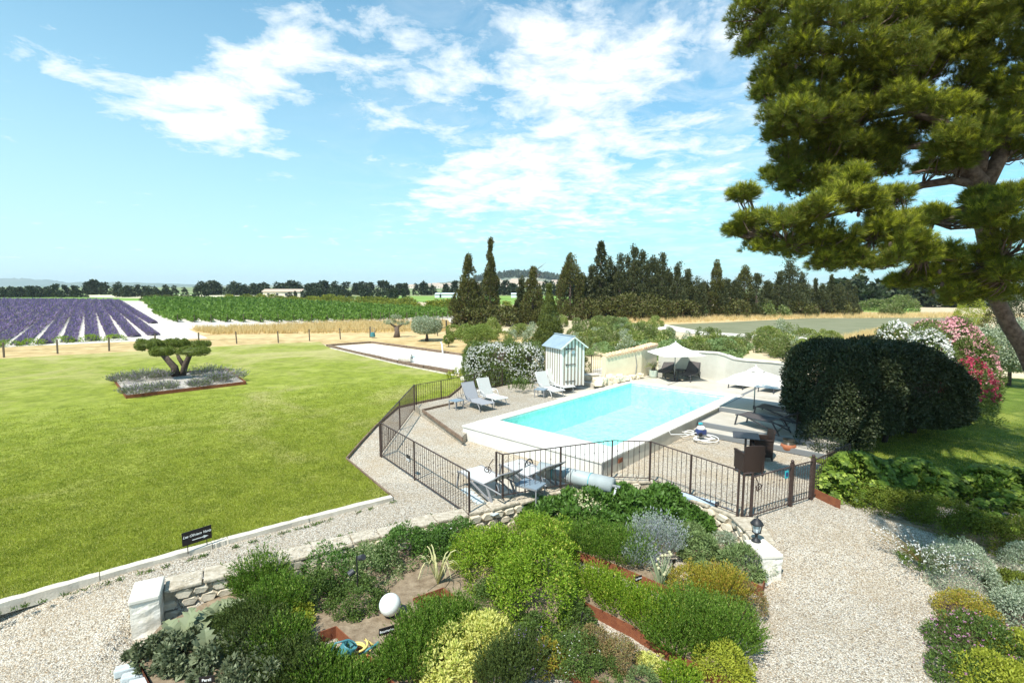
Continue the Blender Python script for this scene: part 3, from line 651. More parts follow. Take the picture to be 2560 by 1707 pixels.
# distant tree lines: individual conifers from a few meshes
def far_tree_mesh(h, w, n=260):
    v, f = crown_soup(n, 'column' if rnd.random() < .6 else 'cone', (w, w, h*.95), 24, w*.45, 1.2, .8, up=.3, rag=w*.12); v[:, 2] += h*.05
    return np_mesh('crown', v, f)
FT = [far_tree_mesh(*a) for a in ((6.5, 1.7), (7.5, 1.6), (5.6, 1.9), (8.2, 1.5), (6.0, 2.3))]
for me in FT: me.materials.append(L['far'])
def far_tree(u, vb, sc_, label, group, wx=1.0):
    p = at(u, vb); o = bpy.data.objects.new('conifer_tree', rnd.choice(FT)); COL.objects.link(o); o.location = (p.x, p.y, -.1)
    s = sc_*rnd.uniform(.85, 1.15); o.scale = (s*wx*rnd.uniform(.9, 1.3), s*wx, s); o.rotation_euler.z = rnd.uniform(0, 6); tag(o, label, 'tree', group)
for i in range(40): far_tree(rnd.uniform(-40, 217), 743+rnd.uniform(-1, .5), .66, 'dark bushy conifer in the windbreak behind the lavender rows', 'windbreak trees behind the lavender', 1.25)
for i in range(24): far_tree(rnd.uniform(292, 470), 742.5+rnd.uniform(-1, .5), .66, 'dark conifer in the clump left of the tall square tree', 'clump of conifers behind the vineyard edge', 1.2)
for i in range(18): far_tree(rnd.uniform(218, 300), 737, .98, 'far conifer of the thin line between the two dark clumps', 'thin far line of conifers')
for i in range(88): far_tree(rnd.uniform(515, 1010), 738+rnd.uniform(-1.5, .5), .92, 'distant dark conifer of the long line along the horizon', 'long line of conifers on the horizon', 1.35)
for i in range(34): far_tree(rnd.uniform(690, 1010), 750+rnd.uniform(-4, 0)-abs(rnd.uniform(0, 2)), .52, 'low dark conifer in the row in front of the horizon line', 'low conifer row beyond the orchard', 1.1)
for i in range(36): far_tree(rnd.uniform(1000, 1300), 738, .95, 'far conifer between the green field and the hillside village', 'conifers below the village', 1.1)
for i in range(14): far_tree(rnd.uniform(1360, 1440), 740, 1.15, 'far conifer seen between the clipped cone and the broad cypress', 'conifers behind the cypresses')
for i in range(38): far_tree(rnd.uniform(2080, 2480), 768+rnd.uniform(-2, 1), .9, 'dark pine in the far row right of the cypresses', 'row of pines beyond the stubble field', 1.2)
bt = at(505, 752); o = thing('tall_tree', 'tall squarish dark tree at the near end of the far clump', 'tree', (bt.x, bt.y, 0)); v, f = crown_soup(1500, 'column', (3.0, 3.0, 6.2), 40, 1.1, .6, .4); link('crown', np_mesh('crown', v, f), L['far'], o); trunk(M['bark_d'], o, [(0, 0, 0), (0, 0, 2)], .25)
# clipped hedge blobs beyond the vineyard
for i, u in enumerate((375, 398, 420, 445, 468, 488)):
    p = at(u, 751.5); plant('hedge_bush', 'rounded olive-green bush in the low row before the dark clump', 'bush', (p.x, p.y, 0), L['cone'], (3.0, 3, 1.9), 500, 'dome', leafL=.5, leafW=.3, group='rounded bushes at the vineyard head')
for i, u in enumerate((610, 632)):
    p = at(u, 751); plant('hedge_bush', 'small rounded bush standing alone on the pale far field', 'bush', (p.x, p.y, 0), L['cone'], (2.6, 2.2, 1.6), 400, 'dome', leafL=.5, leafW=.3, group='lone bushes on the pale field')
# ================================================================ lavender, vineyard, orchard
d_ = Vector((-.636, .772)); e_ = Vector((.772, .636))
lavP = [at(-1800, 1003)[:2], at(0, 869)[:2], at(230, 860)[:2], at(400, 848)[:2], at(475, 838)[:2], at(345, 790)[:2], at(316, 757)[:2], at(-1500, 757)[:2]]
def strip_mound(name, a, b, w, h, seg, mtl, lab, cat, group, per_m=0, lf=(.16, .04), soup=None, taper=18.0):
    L_ = (b-a).length; k = max(2, int(L_/seg)); d = (b-a)/L_; s = Vector((d.y, -d.x, 0)); V = []
    for i in range(k+1):
        c = a+d*(L_*i/k); ww = w*rnd.uniform(.85, 1.12); hh = h*rnd.uniform(.8, 1.1)
        if i in (0, k): ww *= .4; hh *= .4
        for q, z in ((-.5, 0), (-.44, .55), (-.22, .92), (0, 1), (.22, .92), (.44, .55), (.5, 0)):
            V.append(c+s*(q*ww+rnd.uniform(-.03, .03))+Vector((0, 0, z*hh*rnd.uniform(.9, 1.1)-.02)))
    fc = [(i*7+j, i*7+j+1, i*7+7+j+1, i*7+7+j) for i in range(k) for j in range(6)]
    t = thing(name, lab, cat, (a.x, a.y, 0), 0, group)
    V = np.array([tuple(p-Vector((a.x, a.y, 0))) for p in V]); link('row_mound', np_mesh('row_mound', V, fc), mtl, t, smooth=True)
    if per_m:
        dens = int(L_*per_m); tt = rg.random(dens)**2.0*L_; q = rg.uniform(-.5, .5, dens)
        p = np.stack([tt*d.x+q*w*s.x, tt*d.y+q*w*s.y, h*.9*(1-np.abs(q*2)**3)*rg.uniform(.5, 1.1, dens)], 1); scl = 1+tt/25.0
        v, f = leaves(p, unit(np.stack([q*s.x*1.2, q*s.y*1.2, np.full(dens, .8)], 1)+rdir(dens)*.35), rdir(dens), lf[0]*scl*rg.uniform(.7, 1.3, dens), lf[1]*scl)
        link('stems', np_mesh('stems', v, f), soup or mtl, t, kind='stuff')
    return t
M['lavmound'] = mat('lavender_mound', (.13,.105,.20), .9, (.17,.17,.11), 1.1, .9, 9, detail=8)
for k in range(-17, 5):
    P0 = Vector((-38.4, 46.6))+e_*(k*1.72); iv = clip_line([tuple(p) for p in [at(-2200, 1030)[:2], at(0, 869)[:2], at(475, 838)[:2], at(316, 757)[:2], at(-1500, 757)[:2]]], P0, d_)
    if not iv: continue
    t0, t1 = max(iv[0], -60)+rnd.uniform(0, 1.2), iv[1]
    if k == 4: t0 += 22
    if t1-t0 < 4: continue
    a = P0+d_*t0; b = P0+d_*t1
    strip_mound('lavender_row', Vector((a.x, a.y, 0)), Vector((b.x, b.y, 0)), 1.0, .34, 1.2, M['lavmound'],
                'long purple lavender row separated from its neighbours by strips of white soil', 'lavender row', 'rows of the lavender field', per_m=60, lf=(.17, .05), soup=L['lavfl'])
for u, v in ((18, 866), (86, 862), (157, 856), (226, 853), (287, 851)):
    p = at(u, v); plant('lavender_bush', 'green lavender tuft at the near end of a lavender row', 'lavender', (p.x, p.y, 0), L['bright'], (.95, .8, .55), 500, 'dome', leafL=.2, leafW=.05, group='green tufts at the lavender row ends')
vinP = [tuple(p) for p in [at(408, 806)[:2], at(640, 818)[:2], at(900, 806)[:2], at(1150, 806)[:2], at(1160, 783)[:2], at(640, 754.5)[:2], at(362, 753)[:2]]]
for k in range(0, 30):
    P0 = Vector((-51.0, 77.5))+e_*(k*1.9); iv = clip_line(vinP, P0, d_)
    if not iv or iv[1]-iv[0] < 3: continue
    t0, t1 = iv[0]+rnd.uniform(0, 1), iv[1]; a = P0+d_*t0; b = P0+d_*t1; L_ = t1-t0
    t = thing('vine_row', 'trained green vine row with pale soil and posts at its near end' if k < 14 else 'green vine row behind the dry grass strip and thin wire stakes', 'vine row', (a.x, a.y, 0), 0, 'vine rows left of the dry track' if k < 14 else 'vine rows behind the olive trees')
    n = int(L_*34); tt = rg.random(n)**1.25*L_; q = rg.normal(size=n)*.22; z = rg.uniform(.25, .98, n)*(1+.25*np.sin(tt*2.1+k))
    p = np.stack([tt*d_.x+q*e_.x, tt*d_.y+q*e_.y, z], 1); sl = 1+tt/60
    v, f = leaves(p, rdir(n)+np.array([0, 0, .2]), rdir(n)+np.array([0, -.3, .6]), .34*sl*rg.uniform(.7, 1.3, n), .26*sl); link('leaves', np_mesh('leaves', v, f), L['vine'], t)
    mb = MB()
    for i in range(int(min(L_, 26)/1.3)): c = Vector((d_.x*i*1.3, d_.y*i*1.3, 0)); mb.tube([c, c+Vector((rnd.uniform(-.05, .05), 0, .7))], .035, 5)
    mb.build('stems', M['bark_d'], t, kind='stuff')
    pm = MB().box((0, 0, .6), (.07, .07, 1.2)); pm.build('post', M['postwood'], t)
# orchard belt behind the vines
OR = []
for a in ((2.1, 2.4), (2.6, 2.0), (1.8, 2.8)):
    v, f = crown_soup(1100, 'dome', (a[0], a[0], a[1]), 30, .75, .42, .22, rag=.2); me = np_mesh('crown', v, f); me.materials.append(L['orchard']); OR.append(me)
for i in range(95):
    f = rnd.random(); u = 560+f*600; vt = np.interp(u, [560, 640, 900, 1160], [751, 754, 765, 781]); p = at(u, vt-rnd.random()*np.interp(u, [560, 1160], [3.5, 14]))
    o = bpy.data.objects.new('orchard_tree', rnd.choice(OR)); COL.objects.link(o); o.location = (p.x, p.y, 0); s = rnd.uniform(.8, 1.2); o.scale = (s, s, s*rnd.uniform(.55, .8)); o.rotation_euler.z = rnd.uniform(0, 6)
    tag(o, 'low yellow-green fruit tree in the belt behind the vine rows', 'tree', 'orchard belt behind the vineyard')
for i in range(26):
    u = rnd.uniform(1180, 1500); p = at(u, rnd.uniform(772, 786)); o = bpy.data.objects.new('orchard_tree', rnd.choice(OR)); COL.objects.link(o); o.location = (p.x, p.y, 0); s = rnd.uniform(.6, .9); o.scale = (s, s, s*.8)
    tag(o, 'low yellow-green bush glimpsed between the near cypresses', 'bush', 'bushes between the cypresses')
# ================================================================ cypresses
def cyp_obj(u, vt, vb, wpx, label, shape='spindle', m='cypress', n=3600, lean=0, rag=.06, airy=False, base=0.0, group=None):
    p = at(u, vb); sc_ = p.y/F*1.0; h = at_y(u, vt, p.y).z; w = wpx/2/F*p.y*1.0
    t = thing('cypress_tree', label, 'tree', (p.x, p.y, 0), 0, group)
    lob = max(24, int(h*9)); lr = w*.42
    if airy:
        parts = []
        for k in range(46):     # whorls of branches round the leader
            zz = h*(k/46)**.9; rr = (w*1.15*(1-zz/h)+.15)*rnd.uniform(.7, 1.1); a = rnd.uniform(0, 6.28)
            for b in range(3):
                a2 = a+b*2.1; nn = 34; tt = rg.uniform(.1, 1, nn)**.7
                q = np.stack([np.cos(a2)*rr*tt, np.sin(a2)*rr*tt, zz+rr*.35*tt**2], 1)+rg.normal(size=(nn, 3))*.12; parts.append(leaves(q, rdir(nn)+np.array([np.cos(a2), np.sin(a2), .4]), rdir(nn), .42, .17))
        parts.append(crown_soup(3500, 'cone', (w*1.1, w*1.1, h*.62), 40, w*.35, .42, .2, rag=.3)); v, f = join_soup(parts)
    else:
        v, f = crown_soup(int(n*2.4), shape, (w*(1.12 if m == 'cypress' else .95), w*(1.12 if m == 'cypress' else .95), h*1.02), int(lob*1.4), lr*.85, .32, .15, up=.9, rag=w*rag*2, inner=.2, stretch=2.0 if shape in ('spindle', 'column') else 1.2)
    if lean: v[:, 0] += v[:, 2]*lean
    link('crown', np_mesh('crown', v, f), L[m], t); trunk(M['bark'], t, [(0, 0, -.1), (0, 0, h*.35), (lean*h*.8, 0, h*.8)], [w*.14, w*.11, .04])
    return t
CY = [(1172,648,812,66,'broad blunt cypress with a leaning double tip, leftmost of the cypresses','spindle','cypress',5200,.0),
 (1226,607,802,38,'tallest slender cypress with a bare grey trunk low down','spindle','cypress',4200,.0),
 (1303,702,806,26,'thin scraggly cypress left of the broader pointed one','column','cypress_b',1300,0),
 (1290,752,806,14,'stunted dark cypress beside the scraggly one','spindle','cypress',600,0),
 (1331,679,810,52,'pointed dark cypress with a dead bare top sticking up behind it','spindle','cypress',3400,0),
 (1425,661,798,62,'broad round-topped cypress just right of the clipped cone','column','cypress',4200,0),
 (1548,640,797,62,'feathery cypress directly right of the tallest airy conifer','conifer','cypress_b',2600,0),
 (1581,619,797,66,'tall dark conifer with knobbly tip in the middle of the dense group','conifer','cypress_b',3200,0),
 (1604,632,797,58,'thin-topped conifer wedged in the dense group','conifer','cypress_b',2400,0),
 (1628,645,797,58,'crooked-topped cypress near the right end of the dense group','conifer','cypress_b',2600,0),
 (1652,642,797,50,'straight column cypress closing the dense group on the right','spindle','cypress_b',2800,0),
 (1688,668,796,54,'pointed cypress leaning right, first after the dense group','spindle','cypress_b',2600,.03),
 (1716,685,795,54,'pair-topped dark cypress behind the first umbrella','spindle','cypress_b',2600,0),
 (1738,710,795,54,'squat bushy cypress at the right end of the second group','column','cypress_b',1800,0),
 (1787,665,793,30,'narrow cypress whose top is a bare-sided pillar','column','cypress',2300,0),
 (1798,712,793,42,'bushy skirt cypress around the narrow pillar one','column','cypress_b',1700,0),
 (1858,682,791,42,'straight pillar cypress with a blunt flat top','column','cypress',2300,0),
 (1889,690,792,58,'layered dark conifer close to the blunt pillar cypress','conifer','cypress_b',2200,0),
 (1968,662,789,104,'large broad conifer rising into the lowest pine branches','conifer','cypress_b',4600,0),
 (2001,692,789,56,'cypress on the right flank of the large broad conifer','spindle','cypress_b',2200,0),
 (2034,702,788,28,'slim cypress just under the pine branches','spindle','cypress_b',1500,0),
 (2073,695,787,30,'slim pointed cypress touching the pine branch with its tip','spindle','cypress_b',1600,0),
 (2114,707,786,34,'slanted cypress beyond the field, second from the right','spindle','cypress_b',1500,.03),
 (2134,722,786,26,'short dark cypress at the right end of the row','spindle','cypress_b',1100,0)]
for i_, (u_, vt_, w_, s_) in enumerate(((1478,672,50,'conifer'),(1524,650,54,'spindle'),(1538,668,50,'conifer'),(1566,645,50,'spindle'),(1592,655,52,'spindle'),(1616,660,50,'conifer'),(1640,665,50,'spindle'),(1668,690,44,'column'),(1702,700,46,'spindle'),(1757,722,50,'column'),(1815,708,46,'spindle'),(1838,716,50,'column'),(1915,704,52,'conifer'),(1945,690,54,'spindle'),(2052,716,40,'spindle'),(2093,722,40,'column'),(1452,700,44,'column'))):
    cyp_obj(u_, vt_, 795-(u_-1478)*.011, w_, 'dark conifer standing in the second rank of the cypress belt', s_, 'cypress_b', 2600, group='second rank of the cypress belt')
for c in CY: cyp_obj(*c[:4], c[4], c[5], c[6], c[7], c[8])
cyp_obj(1500, 605, 797, 78, 'tallest airy conifer with thin see-through top', airy=True, m='cypress_b')
for (u, vb, r, h, lab) in ((1250, 812, 3.0, 2.6, 'dark spreading bush at the foot of the slender cypress'), (1180, 818, 2.4, 2.2, 'dark bush under the leftmost broad cypress'), (1345, 806, 2.2, 2.6, 'dark low bush between two cypresses'),
                           (1465, 800, 2.6, 3.0, 'dark undergrowth left of the airy conifer'), (1520, 799, 2.8, 3.4, 'dark undergrowth right of the airy conifer'), (1575, 799, 3.4, 4.0, 'dark undergrowth in the middle of the dense cypress group'), (1610, 799, 3.2, 3.8, 'dark undergrowth right of the middle of the dense cypress group'), (1700, 797, 3.0, 3.2, 'dark undergrowth between the two cypress groups'), (1990, 790, 3.4, 3.0, 'dark scrub under the large broad conifer'), (2095, 788, 3.0, 2.4, 'dark scrub at the right end of the cypress row'), (1640, 799, 3.0, 3.6, 'dark undergrowth below the dense cypress group'), (1830, 793, 3.0, 3.0, 'dark bush between the two blunt cypresses'), (1925, 792, 3.0, 2.6, 'lighter bush left of the large broad conifer'), (2250, 778, 3.4, 3.0, 'green rounded bush beyond the far end of the field'), (2230, 789, 1.6, 1.7, 'small black-green bush on the straw verge'), (2190, 776, 3.5, 2.2, 'wide light green bush by the distant pines')):
    p = at(u, vb); plant('bush', lab, 'bush', (p.x, p.y, 0), L['cypress' if 'dark' in lab else 'scrubd'], (r, r, h), 3200, 'dome', leafL=.38, leafW=.2, rag=.15)
# dead tree behind
p = at(1342, 806); t = thing('dead_tree', 'bare dead treetop with thin radiating twigs above the pointed cypress', 'tree', (p.x, p.y+2, 0)); hT = at_y(1342, 668, p.y+2).z
mb = MB().tube([(0, 0, 0), (0, 0, hT)], [.12, .03], 6); mb.build('trunk', M['bark'], t)
mb = MB()
for i in range(16):
    a = rnd.uniform(0, 6.28); z = hT-rnd.uniform(.1, 2.2); r = rnd.uniform(.8, 2.0); mb.tube([(0, 0, z), (math.cos(a)*r*.5, math.sin(a)*r*.5, z+.5*r*.6), (math.cos(a)*r, math.sin(a)*r, z+r*.6)], [.04, .025, .012], 4)
mb.build('twigs', M['bark'], t, kind='stuff')
# clipped cone
p = at(1372, 872); h = at_y(1372, 716, p.y).z; w = 44/F*p.y
t = plant('clipped_yew', 'tall clipped green cone standing between the oleander and the cypresses', 'topiary', (p.x, p.y, 0), L['cone'], (w, w, h*1.02), 16000, 'cone', lobes=260, lobr=.32, leafL=.14, leafW=.07, inner=.1)
v, f = crown_soup(10, 'cone', (1, 1, 1), 4, .1); MB().lathe([(w*.86, .05), (w*.5, h*.45), (.1, h*.93)], (0, 0, 0), 20).build('inner_branches', L['cone'], t)
# ================================================================ dry orchard trees / shrubs beyond the pool
SH = {}
for key, m, rad, n, sh in (('a', 'scrubg', (1.5, 1.5, 1.7), 2900, 'dome'), ('b', 'scrubd', (1.2, 1.2, 2.1), 2500, 'ball'), ('c', 'scrubb', (1.7, 1.5, 1.2), 2900, 'dome'), ('d', 'olive', (1.2, 1.2, 1.6), 1400, 'dome'), ('e', 'scrubd', (.8, .8, 2.0), 900, 'column')):
    SH[key] = []
    for q in range(2):
        v, f = crown_soup(n, sh, rad, 16, .48, .21, .09, rag=.22, up=.5); me = np_mesh('foliage', v, f); me.materials.append(L[m]); SH[key].append(me)
sl = {'a': ('light green bush on the dry ground beyond the pool walls', 'light green bushes beyond the pool'), 'b': ('dark rounded sapling on the dry ground beyond the pool walls', 'dark saplings beyond the pool'), 'c': ('low feathery blue-green bush behind the white wall', 'feathery bushes behind the white wall'), 'd': ('grey-green bush beyond the pool walls', 'grey-green bushes beyond the pool'), 'e': ('thin upright dark sapling beyond the pool walls', 'upright saplings beyond the pool')}
scr = []
for i in range(46): scr.append((rnd.uniform(1430, 1640), rnd.uniform(812, 892), rnd.choice('aabbcd')))
for i in range(60): scr.append((rnd.uniform(1600, 2000), rnd.uniform(862, 896), rnd.choice('aaccbde')))
for i in range(6): scr.append((rnd.uniform(1560, 1700), rnd.uniform(832, 846), rnd.choice('bead')))
for i in range(12): scr.append((rnd.uniform(1900, 2110), rnd.uniform(852, 872), rnd.choice('aaad')))
for i in range(16): scr.append((rnd.uniform(1200, 1420), rnd.uniform(816, 850), rnd.choice('aad')))
for u, v, k in scr:
    p = at(u, v); o = bpy.data.objects.new('shrub', rnd.choice(SH[k])); COL.objects.link(o); o.location = (p.x, p.y, -.02); s = rnd.uniform(.42, .85); o.scale = (s, s, s*rnd.uniform(.8, 1.25)); o.rotation_euler.z = rnd.uniform(0, 6); tag(o, sl[k][0], 'shrub', sl[k][1])
# straw tufts
def tufts(name, lab, polys, n, h, mtl, w=.03):
    P = []
    for poly, k in polys:
        xs_ = [q[0] for q in poly]; ys_ = [q[1] for q in poly]; c = 0
        while c < k:
            x, y = rnd.uniform(min(xs_), max(xs_)), rnd.uniform(min(ys_), max(ys_))
            if inpoly(x, y, poly): P.append((x, y, 0)); c += 1
    P = np.array(P); m_ = n; B = np.repeat(P, m_, 0)+rg.normal(size=(len(P)*m_, 3))*np.array([.12, .12, 0]); ax = rdir(len(B))*.45+np.array([0, 0, 1])
    v, f = leaves(B, ax, rdir(len(B)), h*rg.uniform(.5, 1.2, len(B)), w, 'needle'); o = link(name, np_mesh(name, v, f), mtl, kind='stuff'); tag(o, lab, 'grass'); return o
def poly(*a): return [tuple(at(u, v)[:2]) for u, v in a]
tufts('dry_grass', 'tall straw-coloured dry grass beside the vineyard and under the cypresses', [(poly((475, 824), (530, 836), (900, 832), (1120, 828), (1120, 806), (880, 808), (640, 818)), 2600), (poly((1450, 799), (1640, 809), (2030, 796), (2400, 795), (2400, 786), (2030, 785), (1700, 789)), 2200), (poly((2080, 856), (2180, 850), (2230, 835), (2400, 822), (2400, 812), (2180, 832)), 900)], 9, .75, L['straw'], .05)
# ================================================================ dry lawn trees
def small_tree(u, vb, name, lab, m, w, h, th, leafL=.13, leafW=.05, n=2600, shape='ball', lob=26, tr=.07):
    p = at(u, vb); t = thing(name, lab, 'tree', (p.x, p.y, 0)); trunk(M['bark_d'], t, [(0, 0, 0), (.03, 0, th*.5), (0, 0, th*1.15)], [tr*1.5, tr, tr*.8])
    mb = MB()
    for i in range(6): a = i*1.05; mb.tube([(0, 0, th), (math.cos(a)*w*.4, math.sin(a)*w*.4, th+h*.3), (math.cos(a)*w*.7, math.sin(a)*w*.7, th+h*.5)], [tr*.6, tr*.4, .01], 5)
    mb.build('branches', M['bark_d'], t)
    v, f = crown_soup(int(n*2.2), shape, (w, w, h), lob, w*.38, leafL, leafW*1.25, rag=w*.06); v[:, 2] += th; link('crown', np_mesh('crown', v, f), L[m], t); return t
small_tree(1067, 852, 'olive_tree', 'round silver-green olive tree on the dry ground behind the boules court', 'olive', 1.35, 1.5, .75, n=5000, lob=40, tr=.13)
small_tree(1188, 877, 'young_tree', 'bushy green tree on a thin trunk behind the white oleander', 'small', 1.45, 1.35, .75, n=3800)
small_tree(1121, 867, 'young_tree', 'tiny sapling between the olive tree and the bushy tree', 'small', .42, .75, .3, n=700, leafL=.1, tr=.03)
small_tree(1135, 848, 'young_tree', 'small scrubby tree at the foot of the leftmost cypress', 'small', .8, 1.3, .2, n=1200)
# stumpy cloud-pruned olive
p = at(992, 843); t = thing('pruned_olive_tree', 'stumpy old olive with three small clipped pads, left of the round olive', 'tree', (p.x, p.y, 0)); trunk(M['bark'], t, [(0, 0, 0), (.05, 0, .5), (0, 0, 1.1)], [.38, .26, .24]); trunk(M['bark'], t, [(0, 0, 1.0), (-.5, 0, 1.35), (-.7, 0, 1.5)], [.16, .1, .05], 'limb'); trunk(M['bark'], t, [(0, 0, 1.0), (.5, 0, 1.3), (.75, 0, 1.45)], [.15, .1, .05], 'limb')
for x, z, r in ((-.7, 1.42, .6), (.72, 1.35, .62), (-.05, 2.0, .5)):
    v, f = crown_soup(700, 'ball', (r, r, r*.6), 14, r*.3, .12, .05); v += np.array([x, 0, z]); link('foliage_pad', np_mesh('foliage_pad', v, f), L['olive'], t)
# field fence posts with wires
posts = [at(*q) for q in ((-560, 955), (-330, 925), (-120, 904), (10, 893), (144, 884), (273, 877), (388, 868), (497, 862), (592, 859), (696, 857), (774, 852), (851, 848), (925, 843), (1094, 840), (1200, 838))]
ft = thing('wire_fence', 'low fence of dark wooden stakes and thin wire between lawn and lavender', 'fence', (*posts[5][:2], 0))
pm = MB().box((0, 0, .55), (.1, .1, 1.15)).mesh('post'); pm.materials.append(M['postwood'])
for q in posts:
    o = bpy.data.objects.new('post', pm); COL.objects.link(o); o.parent = ft; o.location = (q.x-posts[5].x, q.y-posts[5].y, 0); o.rotation_euler = (rnd.uniform(-.03, .03), rnd.uniform(-.05, .05), rnd.random())
mb = MB()
for a, b in zip(posts[:-1], posts[1:]):
    for z in (.45, .9): mb.tube([a+Vector((0, 0, z)), a.lerp(b, .5)+Vector((0, 0, z-.06)), b+Vector((0, 0, z))], .008, 4, False)
mb.build('wire', M['postwood'], ft, world=True)
vp = thing('vineyard_fence', 'thin dark stakes in front of the vine rows behind the olive trees', 'fence', (*at(1000, 812)[:2], 0))
for u in range(930, 1130, 22):
    q = at(u, 808+(u-930)*.02); MB().box((q.x, q.y, .8), (.07, .07, 1.6)).build('post', M['postwood'], vp, world=True)
p = at(1116, 834); g = thing('field_gate_post', 'thick black post with a cross rail near the leftmost cypress', 'post', (p.x, p.y, 0)); MB().box((0, 0, .75), (.14, .14, 1.5)).build('post', M['black'], g); MB().beam((-1.1, 0, .7), (.5, 0, .7), .06, .08).build('rail', M['black'], g)
# watering trolley thing by the fence, white post, roller
p = at(932, 845); g = thing('hose_trolley', 'small blue-green hose trolley beside a fence stake', 'trolley', (p.x, p.y, 0)); MB().lathe([(.22, .1), (.27, .2), (.22, .55), (.1, .6)], n=12).build('drum', M['teal'], g); MB().tube([(-.18, 0, .1), (-.2, 0, 1.05), (.2, 0, 1.05), (.18, 0, .1)], .025, 6).build('handle', M['grey_pole'], g)
p = at(1107, 884); g = thing('white_post', 'short white post beside the far sleepers of the boules court', 'post', (p.x, p.y, 0)); MB().tube([(0, 0, 0), (-.05, 0, .75)], .06, 8).build('pole', M['robotwhite'], g); MB().tube([(-.05, 0, .75), (-.15, 0, .95)], .05, 8).build('cap', M['robotwhite'], g)
p = at(1014, 905); g = thing('garden_roller', 'pale stone roller lying at the edge of the boules court', 'roller', (p.x, p.y, 0), R(-12)); MB().tube([(-.45, 0, .3), (.45, 0, .3)], .27, 14).build('drum', M['stone_w'], g, smooth=False); MB().tube([(-.5, 0, .3), (.52, 0, .3)], .04, 8).build('axle', M['black'], g); MB().tube([(.5, 0, .3), (.5, .5, .35), (-.45, .5, .35), (-.48, 0, .3)], .02, 6).build('handle', M['cyanp'], g)
# ---- niwaki tree in its lavender bed
bp = [at(*q) for q in ((281, 950), (316, 999), (615, 963), (568, 930))]; cc = (bp[0]+bp[1]+bp[2]+bp[3])/4
t = thing('corten_bed', 'rusty steel edged bed of gravel and lavender in the middle of the lawn', 'bed', (cc.x, cc.y, 0))
for a, b in zip(bp, bp[1:]+bp[:1]): MB().beam(a+Vector((0, 0, .09)), b+Vector((0, 0, .09)), .03, .26).build('edging_panel', M['corten'], t, world=True)
sheet('gravel_fill', [(q.x, q.y) for q in bp], .14, M['gravel_g'], parent=t); bpy.data.objects['gravel_fill'].location = (-cc.x, -cc.y, 0)
base = at(446, 946); t = thing('cloud_pruned_tree', 'cloud-pruned tree with five flat clipped pads standing in the lawn bed', 'tree', (base.x, base.y, .1)); Yb = base.y
trk = [(at_y(440, 940, Yb), .24), (at_y(436, 918, Yb), .2), (at_y(420, 900, Yb), .17), (at_y(408, 886, Yb), .16)]
def tr(pts, name='limb'):
    MB().tube([q for q, r in pts], [r for q, r in pts], 8).build(name, M['bark_d'], t, world=True, smooth=True)
tr(trk, 'trunk'); tr([(at_y(408, 888, Yb), .13), (at_y(385, 878, Yb-.3), .1), (at_y(372, 866, Yb-.4), .07)]); tr([(at_y(455, 945, Yb+.2), .19), (at_y(462, 915, Yb+.2), .17), (at_y(474, 888, Yb+.1), .14), (at_y(482, 880, Yb), .08)], 'trunk')
tr([(at_y(458, 912, Yb+.3), .12), (at_y(447, 895, Yb+.4), .1), (at_y(440, 872, Yb+.5), .07)]); tr([(at_y(462, 905, Yb+.4), .1), (at_y(478, 885, Yb+.8), .08), (at_y(490, 868, Yb+1.1), .05)])
for u, v, r, rz, dy in ((370, 861, .68, .62, -.2), (405, 878, .62, .46, -1.3), (437, 858, .66, .48, .8), (494, 860, .66, .34, 1.6), (484, 878, .78, .48, -.8)):
    c = at_y(u, v, Yb+dy); vv, ff = crown_soup(5200, 'ball', (r, r*.95, rz), 60, .16, .07, .035, inner=.1); vv += np.array([c.x-base.x, c.y-base.y, c.z-rz*.5-.1]); o = link('foliage_pad', np_mesh('foliage_pad', vv, ff), L['niwaki'], t)
    MB().ball((c.x-base.x, c.y-base.y, c.z-.1), r*.82, 12, 8, (1, .95, rz/r*.5)).build('inner_branches', L['cone'], t)
for (u, v, s, lab) in ((312, 955, .75, 'grey lavender clump at the left corner of the lawn bed'), (345, 985, .7, 'lavender clump near the front left corner of the lawn bed'), (365, 948, .8, 'lavender clump left of the cloud-pruned tree'), (410, 975, .65, 'lavender clump at the front edge, centre of the lawn bed'),
                       (400, 945, .6, 'lavender clump behind the trunk of the cloud-pruned tree'), (500, 966, .55, 'green-grey lavender clump front right of the tree'), (520, 940, .9, 'large lavender clump right of the cloud-pruned tree'), (572, 950, .9, 'lavender clump at the right end of the lawn bed'), (545, 955, .6, 'lavender clump at the back right of the lawn bed')):
    p = at(u, v, .14); sprig_plant('lavender_bush', lab, 'lavender', p, L['lavgr'], (s*.8, s*.8), s*.8, 380, per=7, needle=.10, w=.014, lean=1.0, dome=.25)
# ================================================================ POOL
PR = math.atan2(pex.y, pex.x)
def pl(x, y, z=0.0): return PO+pex*x+pey*y+Vector((0, 0, z))
pool = thing('swimming_pool', 'turquoise swimming pool with raised white walls and pale coping', 'pool', PO, PR)
W_, Ls_ = 5.62, 11.65; wx0, wx1, wy0, wy1 = .40, 5.14, 1.32, 11.15; ZC = .5
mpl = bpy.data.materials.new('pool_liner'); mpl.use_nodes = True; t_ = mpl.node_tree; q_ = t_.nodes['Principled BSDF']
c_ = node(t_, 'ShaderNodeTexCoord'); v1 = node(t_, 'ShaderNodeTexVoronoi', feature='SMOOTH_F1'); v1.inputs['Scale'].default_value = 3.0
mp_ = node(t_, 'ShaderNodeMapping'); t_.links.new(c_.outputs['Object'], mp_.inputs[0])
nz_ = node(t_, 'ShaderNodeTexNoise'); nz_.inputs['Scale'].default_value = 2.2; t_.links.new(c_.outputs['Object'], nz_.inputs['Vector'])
t_.links.new(mixc(t_, .35, c_.outputs['Object'], nz_.outputs['Color']), v1.inputs['Vector'])
